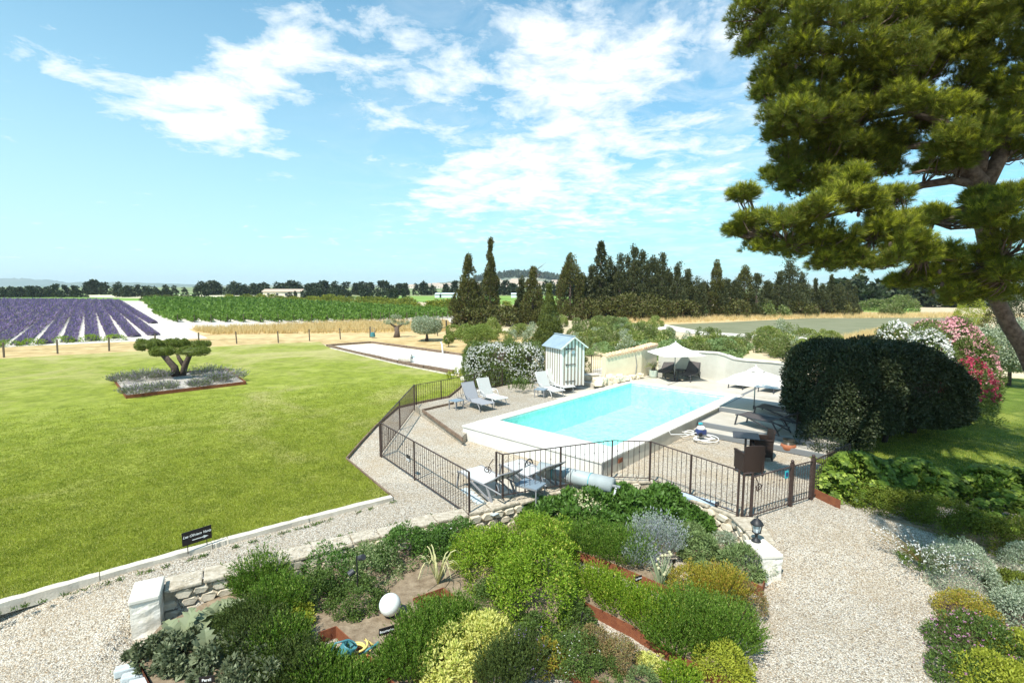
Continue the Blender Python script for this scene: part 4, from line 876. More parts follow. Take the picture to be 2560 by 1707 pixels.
t_.links.new(mixc(t_, ramp(t_, noise(t_, c_.outputs['Object'], 3.2, 6, .75, 1.2), [(.4, 0.0), (.6, 1.0)]), (.46, .80, .76), (.78, .97, .92)), q_.inputs['Base Color']); q_.inputs['Roughness'].default_value = .8
mwt = bpy.data.materials.new('pool_water'); mwt.use_nodes = True; t_ = mwt.node_tree; t_.nodes.clear()
gl = node(t_, 'ShaderNodeBsdfGlossy'); gl.inputs['Roughness'].default_value = .04; tr_ = node(t_, 'ShaderNodeBsdfRefraction'); tr_.inputs['IOR'].default_value = 1.33; tr_.inputs['Roughness'].default_value = 0; tr_.inputs[0].default_value = (.86, 1, .98, 1)
tp = node(t_, 'ShaderNodeBsdfTransparent'); tp.inputs[0].default_value = (.68, 1.0, .975, 1)
fr = node(t_, 'ShaderNodeFresnel'); fr.inputs[0].default_value = 1.33; m1 = node(t_, 'ShaderNodeMixShader'); o_ = node(t_, 'ShaderNodeOutputMaterial')
bp_ = node(t_, 'ShaderNodeBump'); bp_.inputs['Strength'].default_value = .8; bp_.inputs['Distance'].default_value = .05; c_ = node(t_, 'ShaderNodeTexCoord')
t_.links.new(noise(t_, c_.outputs['Object'], 4.0, 4, .65, .8), bp_.inputs['Height']); t_.links.new(bp_.outputs[0], gl.inputs['Normal']); t_.links.new(bp_.outputs[0], fr.inputs['Normal'])
t_.links.new(fr.outputs[0], m1.inputs[0]); t_.links.new(tp.outputs[0], m1.inputs[1]); t_.links.new(gl.outputs[0], m1.inputs[2]); t_.links.new(m1.outputs[0], o_.inputs[0])
# water colour mottling of ripple light is painted into the liner colour
mb = MB()   # basin: inner faces
zb = -.70
def quad(mb, a, b, c, d): mb.add([a, b, c, d], [(0, 1, 2, 3)])
quad(mb, (wx0, wy0, zb), (wx1, wy0, zb), (wx1, wy1, zb), (wx0, wy1, zb))
for (x0, y0, x1, y1) in ((wx0, wy0, wx0, wy1), (wx0, wy1, wx1, wy1), (wx1, wy1, wx1, wy0), (wx1, wy0, wx0, wy0)): quad(mb, (x0, y0, ZC-.05), (x0, y0, zb), (x1, y1, zb), (x1, y1, ZC-.05))
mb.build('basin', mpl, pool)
mb = MB()
for i in range(4):
    cx, cy, rr = wx1-.004*(i+1), wy1-.004*(i+1), 2.4-.42*i
    mb.prism([(cx, cy)]+[(cx-rr*math.sin(R(a)), cy-rr*math.cos(R(a))) for a in range(0, 91, 9)], zb+.004*i, zb+.22*(i+1))
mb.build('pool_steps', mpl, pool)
nxw, nyw = 60, 120; xs_ = np.linspace(wx0, wx1, nxw); ys_ = np.linspace(wy0, wy1, nyw)
Vw = [(x, y, ZC-.13+.005*math.sin(x*5+y*3)+.004*math.sin(y*7-x*2)+.003*math.sin(x*13+2*math.sin(y*4))) for y in ys_ for x in xs_]
i_ = np.arange(nxw-1)[None, :]; j_ = np.arange(nyw-1)[:, None]; a_ = (j_*nxw+i_).ravel(); link('water', np_mesh('water', Vw, np.stack([a_, a_+1, a_+nxw+1, a_+nxw], 1)), mwt, pool, smooth=True)
# outer walls
MB().box((W_/2, .06, .235), (W_-.02, .12, .47)).build('front_wall', M['white_render'], pool)
MB().box((W_-.07, 4.45, .235), (.12, 8.6, .47)).build('side_wall', M['poolside'], pool)
MB().box((.07, 5.9, .235), (.12, 11.4, .47)).build('side_wall', M['poolside'], pool)
MB().box((W_/2, .70, .2), (W_-.3, 1.1, .4)).build('front_block', M['white_render'], pool)
def cop(x0, x1, y0, y1, n, axis, z=ZC, th=.055, m='coping'):
    for i in range(n):
        if axis == 'x': a, b = x0+(x1-x0)*i/n, x0+(x1-x0)*(i+1)/n; MB().box(((a+b)/2, (y0+y1)/2, z-th/2), (b-a-.012, y1-y0, th)).build('coping_slab', M[m], pool, bevel=.008)
        else: a, b = y0+(y1-y0)*i/n, y0+(y1-y0)*(i+1)/n; MB().box(((x0+x1)/2, (a+b)/2, z-th/2), (x1-x0, b-a-.012, th)).build('coping_slab', M[m], pool, bevel=.008)
cop(-.02, W_+.02, -.03, .60, 1, 'x', ZC, .05, 'white_render'); cop(-.02, W_+.02, .615, wy0+.03, 1, 'x', ZC+.012, .06, 'white_render')
cop(-.02, wx0+.03, wy0+.035, wy1-.035, 9, 'y'); cop(wx1-.03, W_+.02, wy0+.035, wy1-.035, 9, 'y')
cop(-.02, W_+.02, wy1-.03, Ls_, 5, 'x')
MB().box((W_+.0, 1.0, .30), (.06, .22, .12)).build('skimmer_grille', M['corten'], pool)
MB().box((4.9, .3, ZC+.014), (.01, .01, .01)).build('screw', M['drain'], pool) if False else None
# paved decks: slabs with recessed grey channels
deck = tag(bpy.data.objects.new('pool_deck', None), kind='structure'); COL.objects.link(deck)
def slab(x0, x1, y0, y1, z, th, m='deck', name='paving_slab', g=.012):
    P = [pl(x0+g, y0+g), pl(x1-g, y0+g), pl(x1-g, y1-g), pl(x0+g, y1-g)]; return MB().prism([tuple(p[:2]) for p in P], z-th, z).build(name, M[m], deck, bevel=.006)
YS = 8.75
ysp = [Ls_, 16.3]
for a, b in ((-1.3, 2.05), (2.1, 5.5), (5.62, 9.3), (9.35, 10.8)): slab(a, b, Ls_+.05, 15.2 if a > -1 else 13.4, ZC, .5)
for a, b in ((5.68, 8.4), (8.45, 10.6)): slab(a, b, YS, Ls_, ZC, .5)
slab(5.48, 5.64, Ls_+.05, 15.0, ZC-.005, .4, 'drain', 'drain_channel'); slab(5.62, 5.68, YS, Ls_+.05, ZC-.006, .4, 'drain', 'drain_channel'); slab(2.05, 2.10, Ls_+.05, 14.6, ZC-.006, .4, 'drain', 'drain_channel')
slab(5.64, 10.6, YS-.07, YS+.01, ZC-.008, .4, 'drain', 'drain_channel', 0)
for a, b in ((5.74, 8.2), (8.22, 10.1)): slab(a, b, 6.65, YS-.07, .34, .34)
slab(5.62, 5.74, 6.65, YS-.07, .30, .3, 'drain', 'drain_channel')
slab(5.66, 10.1, 6.54, 6.65, .335, .3, 'drain', 'step_edge', 0); slab(5.70, 9.9, 6.02, 6.53, .18, .2, 'deck', 'step_tread'); slab(5.70, 9.9, 5.92, 6.02, .172, .16, 'drain', 'step_edge')
slab(-2.4, -.04, 6.4, 9.6, .28, .3); slab(-2.6, -.04, 9.65, 13.2, ZC-.02, .5)          # cabin pad
slab(-3.3, -.04, 13.25, 15.4, ZC-.02, .5)
# ---- rear walls
wb = [at(1513, 952, ZC), at(1603, 943, ZC), at(1641, 933, ZC)]
cw = thing('cream_wall', 'cream rendered wall with clay tile coping behind the pool corner', 'wall', wb[1])
def wall_seg(par, a, b, h0, h1, th, m, name='wall_panel', z0=.3, n=1):
    d = (b-a); d.z = 0; d.normalize(); s = Vector((-d.y, d.x, 0))*th; V = []
    for p, h in ((a, h0), (b, h1)): V += [Vector((p.x, p.y, z0)), Vector((p.x, p.y, ZC+h)), Vector((p.x+s.x, p.y+s.y, ZC+h)), Vector((p.x+s.x, p.y+s.y, z0))]
    return MB().add(V, [(0, 4, 5, 1), (1, 5, 6, 2), (2, 6, 7, 3), (3, 7, 4, 0), (0, 1, 2, 3), (4, 7, 6, 5)]).build(name, M[m], par, world=True)
hh = [at_y(1513, 893, wb[0].y).z-ZC, at_y(1603, 873, wb[1].y).z-ZC, at_y(1641, 862, wb[2].y).z-ZC]
wall_seg(cw, wb[0], wb[1]-(wb[1]-wb[0])*.0, hh[0], hh[1], .3, 'wallcream'); wall_seg(cw, wb[1]+Vector((.003, .004, 0)), wb[2], hh[1]-.002, hh[2], .3, 'wallcream')
for a, b, h0, h1 in ((wb[0], wb[1], hh[0], hh[1]), (wb[1], wb[2], hh[1], hh[2])):
    d = (b-a).normalized(); s = Vector((-d.y, d.x, 0)); k = max(2, int((b-a).length/.2))
    for i in range(k):
        c = a.lerp(b, (i+.5)/k); z = ZC+h0+(h1-h0)*(i+.5)/k+.02
        MB().tube([Vector((c.x, c.y, z))-s*.08, Vector((c.x, c.y, z+.03))+s*.38], .085, 8).build('roof_tile', M['tile'], cw, world=True)
MB().tube([wb[0].lerp(wb[1], .82)+Vector((0, -.06, .0)), wb[0].lerp(wb[1], .86)+Vector((0, -.03, .7)), wb[0].lerp(wb[1], .82)+Vector((0, -.03, 1.2))], .02, 6).build('hose', M['grey_pole'], cw, world=True)
curve = [(at(1645, 934, ZC), 876), (at(1700, 939, ZC), 879), (at(1760, 946, ZC), 882), (at(1791, 950, ZC), 884), (at(1812, 952, ZC), 890), (at(1832, 955, ZC), 898), (at(1860, 958, ZC), 902), (at(1930, 966, ZC), 907), (at(2010, 978, ZC), 917)]
ww = thing('curved_wall', 'low white wall whose pale coping sweeps down to the right', 'wall', curve[0][0])
for (a, va), (b, vb) in zip(curve[:-1], curve[1:]):
    ha, hb = at_y(1600, va, a.y).z-ZC, at_y(1600, vb, b.y).z-ZC; wall_seg(ww, a, b, ha, hb, .22, 'wallpale')
    d = (b-a).normalized(); s = Vector((-d.y, d.x, 0)); V = []
    for p, h in ((a, ha), (b, hb)): V += [Vector((p.x, p.y, ZC+h))-s*.05, Vector((p.x, p.y, ZC+h+.07))-s*.05, Vector((p.x, p.y, ZC+h+.07))+s*.28, Vector((p.x, p.y, ZC+h))+s*.28]
    MB().add(V, [(0, 4, 5, 1), (1, 5, 6, 2), (2, 6, 7, 3), (3, 7, 4, 0), (0, 1, 2, 3), (4, 7, 6, 5)]).build('coping', M['coping'], ww, world=True)
# rubble bank and small stone blocks near the cream wall
rb = thing('stone_bank', 'low bank of pale rough stones between pool coping and cream wall', 'stones', at(1520, 960, ZC))
for i in range(70):
    f = rnd.random(); a = at(1492, 966, ZC).lerp(at(1600, 946, ZC), f); p = a+Vector((rnd.uniform(-.1, .1), rnd.uniform(-.15, .8), 0)); r = rnd.uniform(.09, .22)
    MB().box((p.x, p.y, ZC+rnd.uniform(.02, .30)*(1-f*.6)), (r*1.8, r*1.3, r*1.1), rnd.uniform(0, 3), jit=r*.3).build('stone', M['pebble'], rb, world=True, bevel=.02)
p = at(1477, 949, ZC); g = thing('planter_block', 'small rectangular stone planter behind the striped cabin', 'planter', p, R(10)); MB().box((0, 0, .13), (.75, .4, .26)).build('body', M['stone'], g, bevel=.01); MB().box((0, 0, .28), (.8, .45, .05)).build('rim', M['coping'], g)
p = at(1462, 946, ZC); plant('clipped_bush', 'narrow dark clipped bush in the gap right of the striped cabin', 'bush', p, L['cone'], (.35, .35, 1.15), 1500, 'column', leafL=.06, leafW=.03)
# ================================================================ CABIN
cb0 = at(1404, 969, ZC); fdir = (at(1460, 963, ZC)-cb0); fw = fdir.length; fdir.normalize(); frz = math.atan2(fdir.y, fdir.x)
sv = at(1366, 951, ZC)-cb0; sd = abs(sv.dot(Vector((-fdir.y, fdir.x, 0)))); sd = 1.5
cabin = thing('beach_cabin', 'white and taupe striped wooden beach cabin with blue-grey zinc roof', 'cabin', cb0, frz)
He, Hr = at_y(1404, 868, cb0.y).z-ZC, at_y(1438, 843, cb0.y+.3).z-ZC
nb = 13; bw = fw/nb
def gab(x): return He+(Hr-He)*(1-abs(x-fw/2)/(fw/2))
for i in range(nb):
    x0, x1 = i*bw+.004, (i+1)*bw-.004; m = 'white_wood' if i % 2 == 0 else 'taupe_wood'; inset = .018 if m == 'taupe_wood' else 0
    if 2 <= i <= 8: continue
    V = [(x0, inset, 0), (x1, inset, 0), (x1, inset, gab(x1)), (x0, inset, gab(x0)), (x0, .045, 0), (x1, .045, 0), (x1, .045, gab(x1)), (x0, .045, gab(x0))]
    MB().add(V, [(0, 1, 2, 3), (5, 4, 7, 6), (1, 5, 6, 2), (4, 0, 3, 7), (3, 2, 6, 7), (0, 4, 5, 1)]).build('board', M[m], cabin)
door = MB().box((bw*5.5, .05, 1.0), (bw*7-.02, .02, 1.9)).build('door', M['white_wood'], cabin)
for i in range(2, 9):
    x0, x1 = i*bw+.004, (i+1)*bw-.004; m = 'white_wood' if i % 2 == 0 else 'taupe_wood'; inset = .014 if m == 'taupe_wood' else -.003
    V = [(x0, inset, .04), (x1, inset, .04), (x1, inset, gab(x1)), (x0, inset, gab(x0)), (x0, .04, .04), (x1, .04, .04), (x1, .04, gab(x1)), (x0, .04, gab(x0))]
    b = MB().add(V, [(0, 1, 2, 3), (5, 4, 7, 6), (1, 5, 6, 2), (4, 0, 3, 7), (3, 2, 6, 7), (0, 4, 5, 1)]).build('door_board', M[m], door)
for z in (.27, 1.08, 1.83 if He > 1.85 else He-.05):
    MB().box((bw*2+.03, -.02, z), (.03, .02, .10)).beam((bw*2, -.02, z), (bw*2+.58, -.02, z+.005), .014, .03).build('hinge', M['black'], door)
pz = 1.66 if He > 1.8 else 1.5; xc = bw*6.2
mb = MB(); mb.tube([(xc, -.03, pz), (xc, -.005, pz)], .125, 20); mb.build('porthole_frame', M['taupe_wood'], door); MB().tube([(xc, -.04, pz), (xc, -.028, pz)], .09, 20).build('porthole_glass', M['zinc'], door)
MB().beam((.1, -.05, .02), (fw-.1, -.05, .02), .04, .03).build('threshold', M['black'], cabin)
ns = 14; sw = sd/ns
for i in range(ns):
    y0, y1 = .046+i*sw+.003, .046+(i+1)*sw-.003; m = 'white_wood' if i % 2 == 0 else 'taupe_wood'; ins = .014 if i % 2 else 0
    MB().box((ins+.02, (y0+y1)/2, He/2), (.04, y1-y0, He)).build('board', M[m], cabin); MB().box((fw-ins-.02, (y0+y1)/2, He/2), (.04, y1-y0, He)).build('board', M[m], cabin)
MB().add([(0, sd+.05, 0), (fw, sd+.05, 0), (fw, sd+.05, He), (fw/2, sd+.05, Hr), (0, sd+.05, He)], [(0, 4, 3, 2, 1)]).build('rear_wall', M['taupe_wood'], cabin)
for s in (0, 1):
    xe = -.14 if s == 0 else fw+.14; ze = He-.14*(Hr-He)/(fw/2)
    V = [(xe, -.1, ze), (xe, sd+.15, ze), (fw/2, sd+.15, Hr+.02), (fw/2, -.1, Hr+.02)]; V2 = [(x, y, z+.03) for x, y, z in V]
    mb = MB().add(V+V2, [(0, 1, 2, 3), (7, 6, 5, 4), (0, 4, 5, 1), (1, 5, 6, 2), (3, 2, 6, 7), (0, 3, 7, 4)]); mb.build('roof_panel', M['zinc'], cabin)
    MB().beam((xe, -.11, ze+.0), (fw/2, -.11, Hr+.0), .02, .06).build('barge_board', M['white_wood'], cabin)
MB().beam((fw/2, -.12, Hr+.06), (fw/2, sd+.17, Hr+.06), .13, .025).build('ridge_cap', M['zinc'], cabin)
# ================================================================ furniture
def lounger(label, p_foot, rz, frame, sling, back=45, arms=True, Lg=1.9, Wd=.64, sh=.34, style='curve', group=None, z=None):
    """local +y runs from foot to head"""
    t = thing('sun_lounger', label, 'sun lounger', p_foot, rz, group); hinge = Lg*.60; bl = Lg*.40; fr, sl_ = M[frame], M[sling]
    x = Wd/2; prof = [(0, sh-.03), (.12, sh), (hinge*.55, sh-.03), (hinge, sh-.01), (Lg*.97, sh-.03)]
    for s in (-1, 1): MB().tube([(s*x, y, z_) for y, z_ in prof], .022, 6).build('side_rail', fr, t, smooth=True)
    V = []
    sp = [(0.02, sh-.02), (.12, sh+.008), (hinge*.3, sh-.02), (hinge*.6, sh-.03), (hinge, sh)]
    for y, z_ in sp: V += [(-x+.02, y, z_), (x-.02, y, z_)]
    V += [(a, b, c-.012) for a, b, c in V]; n = len(sp); k = 2*n
    fc = [(2*i, 2*i+1, 2*i+3, 2*i+2) for i in range(n-1)]+[(k+2*i+2, k+2*i+3, k+2*i+1, k+2*i) for i in range(n-1)]+[(0, k, k+1, 1), (2*n-2, 2*n-1, k+2*n-1, k+2*n-2)]+[(2*i, 2*i+2, k+2*i+2, k+2*i) for i in range(n-1)]+[(2*i+3, 2*i+1, k+2*i+1, k+2*i+3) for i in range(n-1)]
    MB().add(V, fc).build('seat', sl_, t)
    ca, sa = math.cos(R(back)), math.sin(R(back)); e = Vector((0, hinge+bl*ca, sh+bl*sa)); h0 = Vector((0, hinge+.02, sh)); nn = Vector((0, -sa, ca))
    bk = MB().beam(h0+nn*.004, e+nn*.004, Wd-.06, .014, up=nn).build('backrest', sl_, t)
    for s in (-1, 1): MB().tube([h0+Vector((s*(x-.02), 0, 0)), h0.lerp(e, .6)+Vector((s*(x-.02), 0, 0))+nn*-.02, e+Vector((s*(x-.02), 0, 0))], .018, 6).build('back_frame', fr, t, smooth=True)
    MB().tube([e+Vector((-x+.02, 0, 0)), e+Vector((x-.02, 0, 0))], .018, 6).build('back_frame', fr, t)
    if back > 12:
        for s in (-1, 1): MB().tube([h0.lerp(e, .5)+Vector((s*x*.7, 0, -.02)), (s*x*.7, Lg*.86, sh-.04)], .012, 5).build('back_strut', fr, t)
    for s in (-1, 1):
        if style == 'curve':
            MB().tube([(s*x, .30, sh-.02), (s*x, .18, sh*.55), (s*x, .10, .02)], [.02, .02, .018], 6).build('leg', fr, t, smooth=True)
            MB().tube([(s*x, hinge*.8, sh-.03), (s*x, hinge+.12, sh*.45), (s*x, hinge+.32, .02)], [.02, .02, .018], 6).build('leg', fr, t, smooth=True)
        else:
            MB().beam((s*x, .08, sh-.01), (s*(x+.01), .0, .0), .045, .035).build('leg', fr, t)
            MB().beam((s*x, hinge+.15, sh-.01), (s*(x+.01), hinge+.42, 0), .045, .035).build('leg', fr, t); MB().beam((s*x, hinge*.35, sh-.02), (s*x, hinge+.38, .06), .03, .04).build('brace', fr, t)
        if arms: MB().tube([(s*(x+.01), hinge*.66, sh), (s*(x+.05), hinge*.8, sh+.17), (s*(x+.05), hinge+.05, sh+.21), (s*x, hinge+.36, sh+.16), (s*x, hinge+.5, .03)], .016, 6).build('armrest', fr, t, smooth=True)
    return t
def ltable(label, p, rz, w=.46, d=.46, h=.36, top='bluegrey', frame='frame_grey', slats=0):
    t = thing('side_table', label, 'side table', p, rz); fr = M[frame]
    if slats:
        for i in range(slats): MB().box((0, -d/2+d*(i+.5)/slats, h), (w, d/slats-.008, .018)).build('slat', M[top], t)
        for s in (-1, 1): MB().box((s*(w/2-.01), 0, h-.025), (.03, d, .03)).build('rail', fr, t); MB().box((0, s*(d/2-.01), h-.026), (w-.06, .03, .03)).build('rail', fr, t)
    else: MB().box((0, 0, h), (w, d, .028)).build('table_top', M[top], t, bevel=.005)
    for a in (-1, 1):
        for b in (-1, 1): MB().box((a*(w/2-.025), b*(d/2-.025), h/2-.01), (.03, .03, h-.02)).build('leg', fr, t)
    return t
def lg(foot, head, z, **k):
    a, b = at(*foot, z), at(*head, z); d = b-a; rz = math.atan2(-d.x, d.y); return dict(p_foot=a, rz=rz, **k)
sh = .34
lounger('dark grey sling lounger with raised back, nearest the left fence corner', **lg((1221, 1029), (1158, 1008), TZ, frame='frame_grey', sling='sling_grey', back=58))
lounger('pale sling lounger with raised back, right beside the dark grey one on gravel', **lg((1255, 1016), (1196, 996), TZ, frame='frame_light', sling='sling_light', back=58))
lounger('pale lounger left of the cabin, the one with the table at its side', **lg((1398, 995), (1342, 977), .28, frame='frame_light', sling='sling_light', back=58))
lounger('pale lounger standing closest to the striped cabin wall', **lg((1424, 985), (1370, 968), .28, frame='frame_light', sling='sling_light', back=58))
ltable('small blue-grey table beside the dark grey lounger on the gravel', at(1141, 1022, TZ), PR, top='bluegrey')
ltable('small grey table in front of the two pale loungers by the cabin', at(1352, 992, .28), PR+.3, w=.5)
lounger('anthracite lounger facing the pool, between palm pot and umbrella pole', **lg((1648, 946), (1676, 935), ZC, frame='anthracite', sling='sling_dark', back=44, arms=False, style='leg', Lg=1.8))
lounger('anthracite lounger facing the pool, right of the first umbrella pole', **lg((1709, 954), (1738, 942), ZC, frame='anthracite', sling='sling_dark', back=44, arms=False, style='leg', Lg=1.8))
ltable('low dark table between the two anthracite loungers', at(1700, 941, ZC), PR, top='sling_dark', frame='anthracite')
lounger('dark lounger mostly hidden under the front umbrella canopy', **lg((1838, 972), (1866, 962), ZC, frame='anthracite', sling='sling_dark', back=8, arms=False, style='leg'))
lounger('dark lounger half hidden by the clipped dark hedge', **lg((1914, 982), (1944, 970), ZC, frame='anthracite', sling='sling_dark', back=8, arms=False, style='leg'))
lounger('dark lounger on the lower deck, the nearer of the pair beside the hedge', **lg((1852, 1058), (1960, 1085), .34, frame='anthracite', sling='sling_dark', back=28, arms=False, style='leg', Lg=2.05, Wd=.68, sh=.4))
lounger('dark lounger on the lower deck, behind its twin next to the umbrella pole', **lg((1893, 1037), (2000, 1057), .34, frame='anthracite', sling='sling_dark', back=22, arms=False, style='leg', Lg=2.05, Wd=.68, sh=.4))
lounger('white sling lounger seen from behind, left one beside the stone wall', **lg((1172, 1206), (1234, 1240), .04, frame='frame_grey', sling='sling_white', back=32, arms=False, style='leg', Lg=2.0, Wd=.72, sh=.42))
lounger('white sling lounger seen from behind, the one nearer the pool cover reel', **lg((1274, 1188), (1346, 1222), .04, frame='frame_grey', sling='sling_white', back=32, arms=False, style='leg', Lg=2.0, Wd=.72, sh=.42))
ltable('low table with blue-grey slats between the two white loungers', at(1326, 1250, .04), R(-32), w=.62, d=.5, h=.42, slats=8)
# umbrellas
def umbrella(label, p, z, canopy_c, size, rz, tilt=0, vent=True, base_w=.6):
    t = thing('parasol', label, 'parasol', (p.x, p.y, z), rz); zc = canopy_c
    MB().tube([(0, 0, 0), (0, 0, zc+.45)], .024, 10).build('pole', M['grey_pole'], t, smooth=True); MB().box((0, 0, .03), (base_w, base_w, .06)).build('base_plate', M['anthracite'], t, bevel=.01); MB().tube([(0, 0, .06), (0, 0, .3)], .04, 10).build('sleeve', M['anthracite'], t)
    s = size/2; mb = MB(); n = 8
    for q in range(4):
        a0 = R(45+90*q); a1 = R(135+90*q); c0 = Vector((math.cos(a0), math.sin(a0), 0))*s*1.414; c1 = Vector((math.cos(a1), math.sin(a1), 0))*s*1.414
        V = []
        for i in range(n+1):
            f = i/n
            for j in range(n+1):
                g = j/n; e = c0.lerp(c1, g); sag = -.05*math.sin(math.pi*g)*f; V.append(Vector((e.x*f, e.y*f, zc+.50*(1-f)**1.0+sag+.03*math.sin(math.pi*g)*f)))
        mm = MB().add(V, [(i*(n+1)+j, (i+1)*(n+1)+j, (i+1)*(n+1)+j+1, i*(n+1)+j+1) for i in range(n) for j in range(n)]); cp = mm.build('canopy_panel', M['canvas'], t, smooth=True)
    if vent:
        V = [(0, 0, zc+.60)]
        for q in range(8): a = R(45*q); r = s*(.36 if q % 2 else .26); V.append((math.cos(a)*r, math.sin(a)*r, zc+.60-.34*(r/(s*.36))*.72))
        MB().add(V, [(0, 1+q, 1+(q+1) % 8) for q in range(8)]).build('vent_cap', M['canvas'], t)
    MB().ball((0, 0, zc+.62), .03).build('finial', M['robotwhite'], t)
    for q in range(8):
        a = R(45*q); r = s*1.38 if q % 2 else s*.98; MB().tube([(0, 0, zc+.46), (math.cos(a)*r, math.sin(a)*r, zc-.01+(0 if q % 2 else .0))], .009, 5).build('rib', M['grey_pole'], t)
    return t
umbrella('white parasol standing between the two anthracite loungers by the curved wall', at(1686, 951, ZC), ZC, at_y(1690, 878, at(1686, 951, ZC).y).z-ZC-.12, 2.15, R(8))
pu = at(1884, 1032, .34); umbrella('white parasol whose pole stands behind the lower deck loungers', pu, .34, at_y(1890, 948, pu.y).z-.34-.08, 2.25, PR+R(2), base_w=.45)
# palm pot
p = at(1633, 944, ZC); t = thing('palm_pot', 'pale green round planter holding a small palm by the cream wall', 'plant pot', p); MB().lathe([(.17, 0), (.22, .12), (.235, .38), (.24, .41), (.215, .41), (.2, .36)], n=20).build('pot', M['pot_green'], t, smooth=True)
g = thing('palm_plant', 'young palm with arching fronds in the pale green pot', 'palm', p+Vector((0, 0, .38))); MB().lathe([(.09, 0), (.10, .12), (.04, .25)], n=10).build('stem', M['bark_d'], g)
for i in range(15):
    a = i*2.4; el = rnd.uniform(.35, 1.1); Lf = rnd.uniform(.45, .72); Pn = []
    for k in range(26):
        f = (k+1)/26; c = np.array([math.cos(a)*Lf*f*math.cos(el), math.sin(a)*Lf*f*math.cos(el), .2+Lf*f*math.sin(el)-.28*f*f]); sd_ = np.array([-math.sin(a), math.cos(a), 0])
        for s in (-1, 1): Pn.append((c, sd_*s+np.array([math.cos(a), math.sin(a), .2])*.6))
    P1 = np.array([q[0] for q in Pn]); A1 = np.array([q[1] for q in Pn]); v, f = leaves(P1, A1, np.tile([0, 0, 1.], (len(P1), 1)), .13*(1.1-np.abs(np.linspace(0, 1, len(P1))-.4)), .018); link('frond', np_mesh('frond', v, f), L['palm'], g)
# terracotta jar
p = at(1970, 1128, .0); t = thing('terracotta_jar', 'round terracotta jar with dark glazed neck beside the pool steps', 'jar', p); MB().lathe([(.13, 0), (.21, .09), (.235, .18), (.20, .26)], n=20).build('body', M['terracotta'], t, smooth=True); MB().lathe([(.20, .26), (.155, .33), (.145, .35), (.185, .40), (.17, .40), (.12, .34)], n=20, cap=False).build('neck', M['pot_dark'], t, smooth=True)
# bistro table and wicker chairs
p = at(1862, 1146, .02); t = thing('garden_table', 'square dark metal table beside the wicker armchairs', 'table', p, R(-22)); MB().box((0, 0, .73), (.74, .74, .025)).build('table_top', M['anthracite'], t, bevel=.005); MB().tube([(0, 0, .03), (0, 0, .72)], .035, 10).build('pedestal', M['anthracite'], t)

for q in range(4): a = R(45+90*q); MB().tube([(0, 0, .1), (math.cos(a)*.18, math.sin(a)*.18, .07), (math.cos(a)*.32, math.sin(a)*.32, .012)], .016, 6).build('foot', M['anthracite'], t)
def wchair(label, p, rz):
    t = thing('wicker_armchair', label, 'chair', p, rz); m = M['wicker']; w, d = .60, .56
    MB().box((0, 0, .38), (w-.12, d-.06, .10)).build('seat', m, t, bevel=.02)
    pts = []; n = 9; V = []
    for i in range(n):
        x = -w/2+w*i/(n-1); yb = -d/2-.03+.07*abs(x/(w/2))**2; V += [(x, yb+.05, .10), (x*.96, yb-.04, .90-.05*abs(x/(w/2))**3), (x*.96, yb+.0, .90-.05*abs(x/(w/2))**3), (x, yb+.09, .10)]
    MB().add(V, [(4*i+a, 4*i+4+a, 4*i+4+(a+1) % 4, 4*i+(a+1) % 4) for i in range(n-1) for a in range(4)]+[(3, 2, 1, 0), (4*n-4, 4*n-3, 4*n-2, 4*n-1)]).build('backrest', m, t)
    for s in (-1, 1): MB().box((s*(w/2-.02), .02, .36), (.055, d-.04, .50)).build('side_panel', m, t, bevel=.01); MB().box((s*(w/2-.015), .02, .63), (.075, d, .05)).build('armrest', m, t, bevel=.012)
    for s in (-1, 1):
        for y in (-.22, .24): MB().beam((s*.25, y, .12), (s*.27, y*1.05, 0), .04, .04).build('leg', m, t)
    MB().box((0, d/2-.05, .22), (w-.12, .03, .24)).build('front_panel', m, t)
    return t
wchair('dark wicker armchair at the near side of the square table, back turned to us', at(1872, 1182, .02), R(5))
wchair('dark wicker armchair at the right of the square table, seen side on', at(1903, 1144, .02), R(80))
# pool robot with hoses
p = at(1752, 1088, .18); t = thing('pool_robot', 'white and navy pool cleaner with coiled white hose beside the pool wall', 'pool cleaner', p, R(20)); MB().box((0, 0, .13), (.30, .26, .18)).build('body', M['robotblue'], t, bevel=.03); MB().ball((0, 0, .26), .15, sq=(1, 1, .6)).build('dome', M['robotwhite'], t, smooth=True); MB().box((-.03, 0, .42), (.12, .1, .06)).build('float', M['cyanp'], t, bevel=.01)
for s in (-1, 1): MB().tube([(-.12, s*.15, .07), (-.12, s*.1, .07)], .07, 12).build('wheel', M['black'], t)
hp = [pl(5.3, 3.2, .52), pl(5.68, 3.4, .50), pl(5.8, 3.5, .25), pl(5.9, 3.2, .1)]; hp2 = []
c0 = at(1752, 1090, .18)
for k in range(60): a = k*.33; r = .22+.08*math.sin(k*.21)+k*.002; hp2.append(c0+Vector((math.cos(a)*r*1.2+.1, math.sin(a)*r-.12, -.05+.03*math.sin(k*.5)+.02*(k % 7)/7-.06*0)))
MB().tube(hp2, .016, 6).build('hose', M['robotwhite'], t, world=True, smooth=True)
c1 = at(1722, 1092, .05); hp3 = [pl(5.35, 4.1, .54), pl(5.6, 4.15, .56), pl(5.72, 4.1, .4)]+[c1+Vector((math.cos(a)*.28, math.sin(a)*.22, .10+.08*math.sin(a*1.5))) for a in np.linspace(0, 9, 26)]+[c0+Vector((0, 0, .1))]
MB().tube(hp3, .015, 6).build('hose', M['robotwhite'], t, world=True, smooth=True)
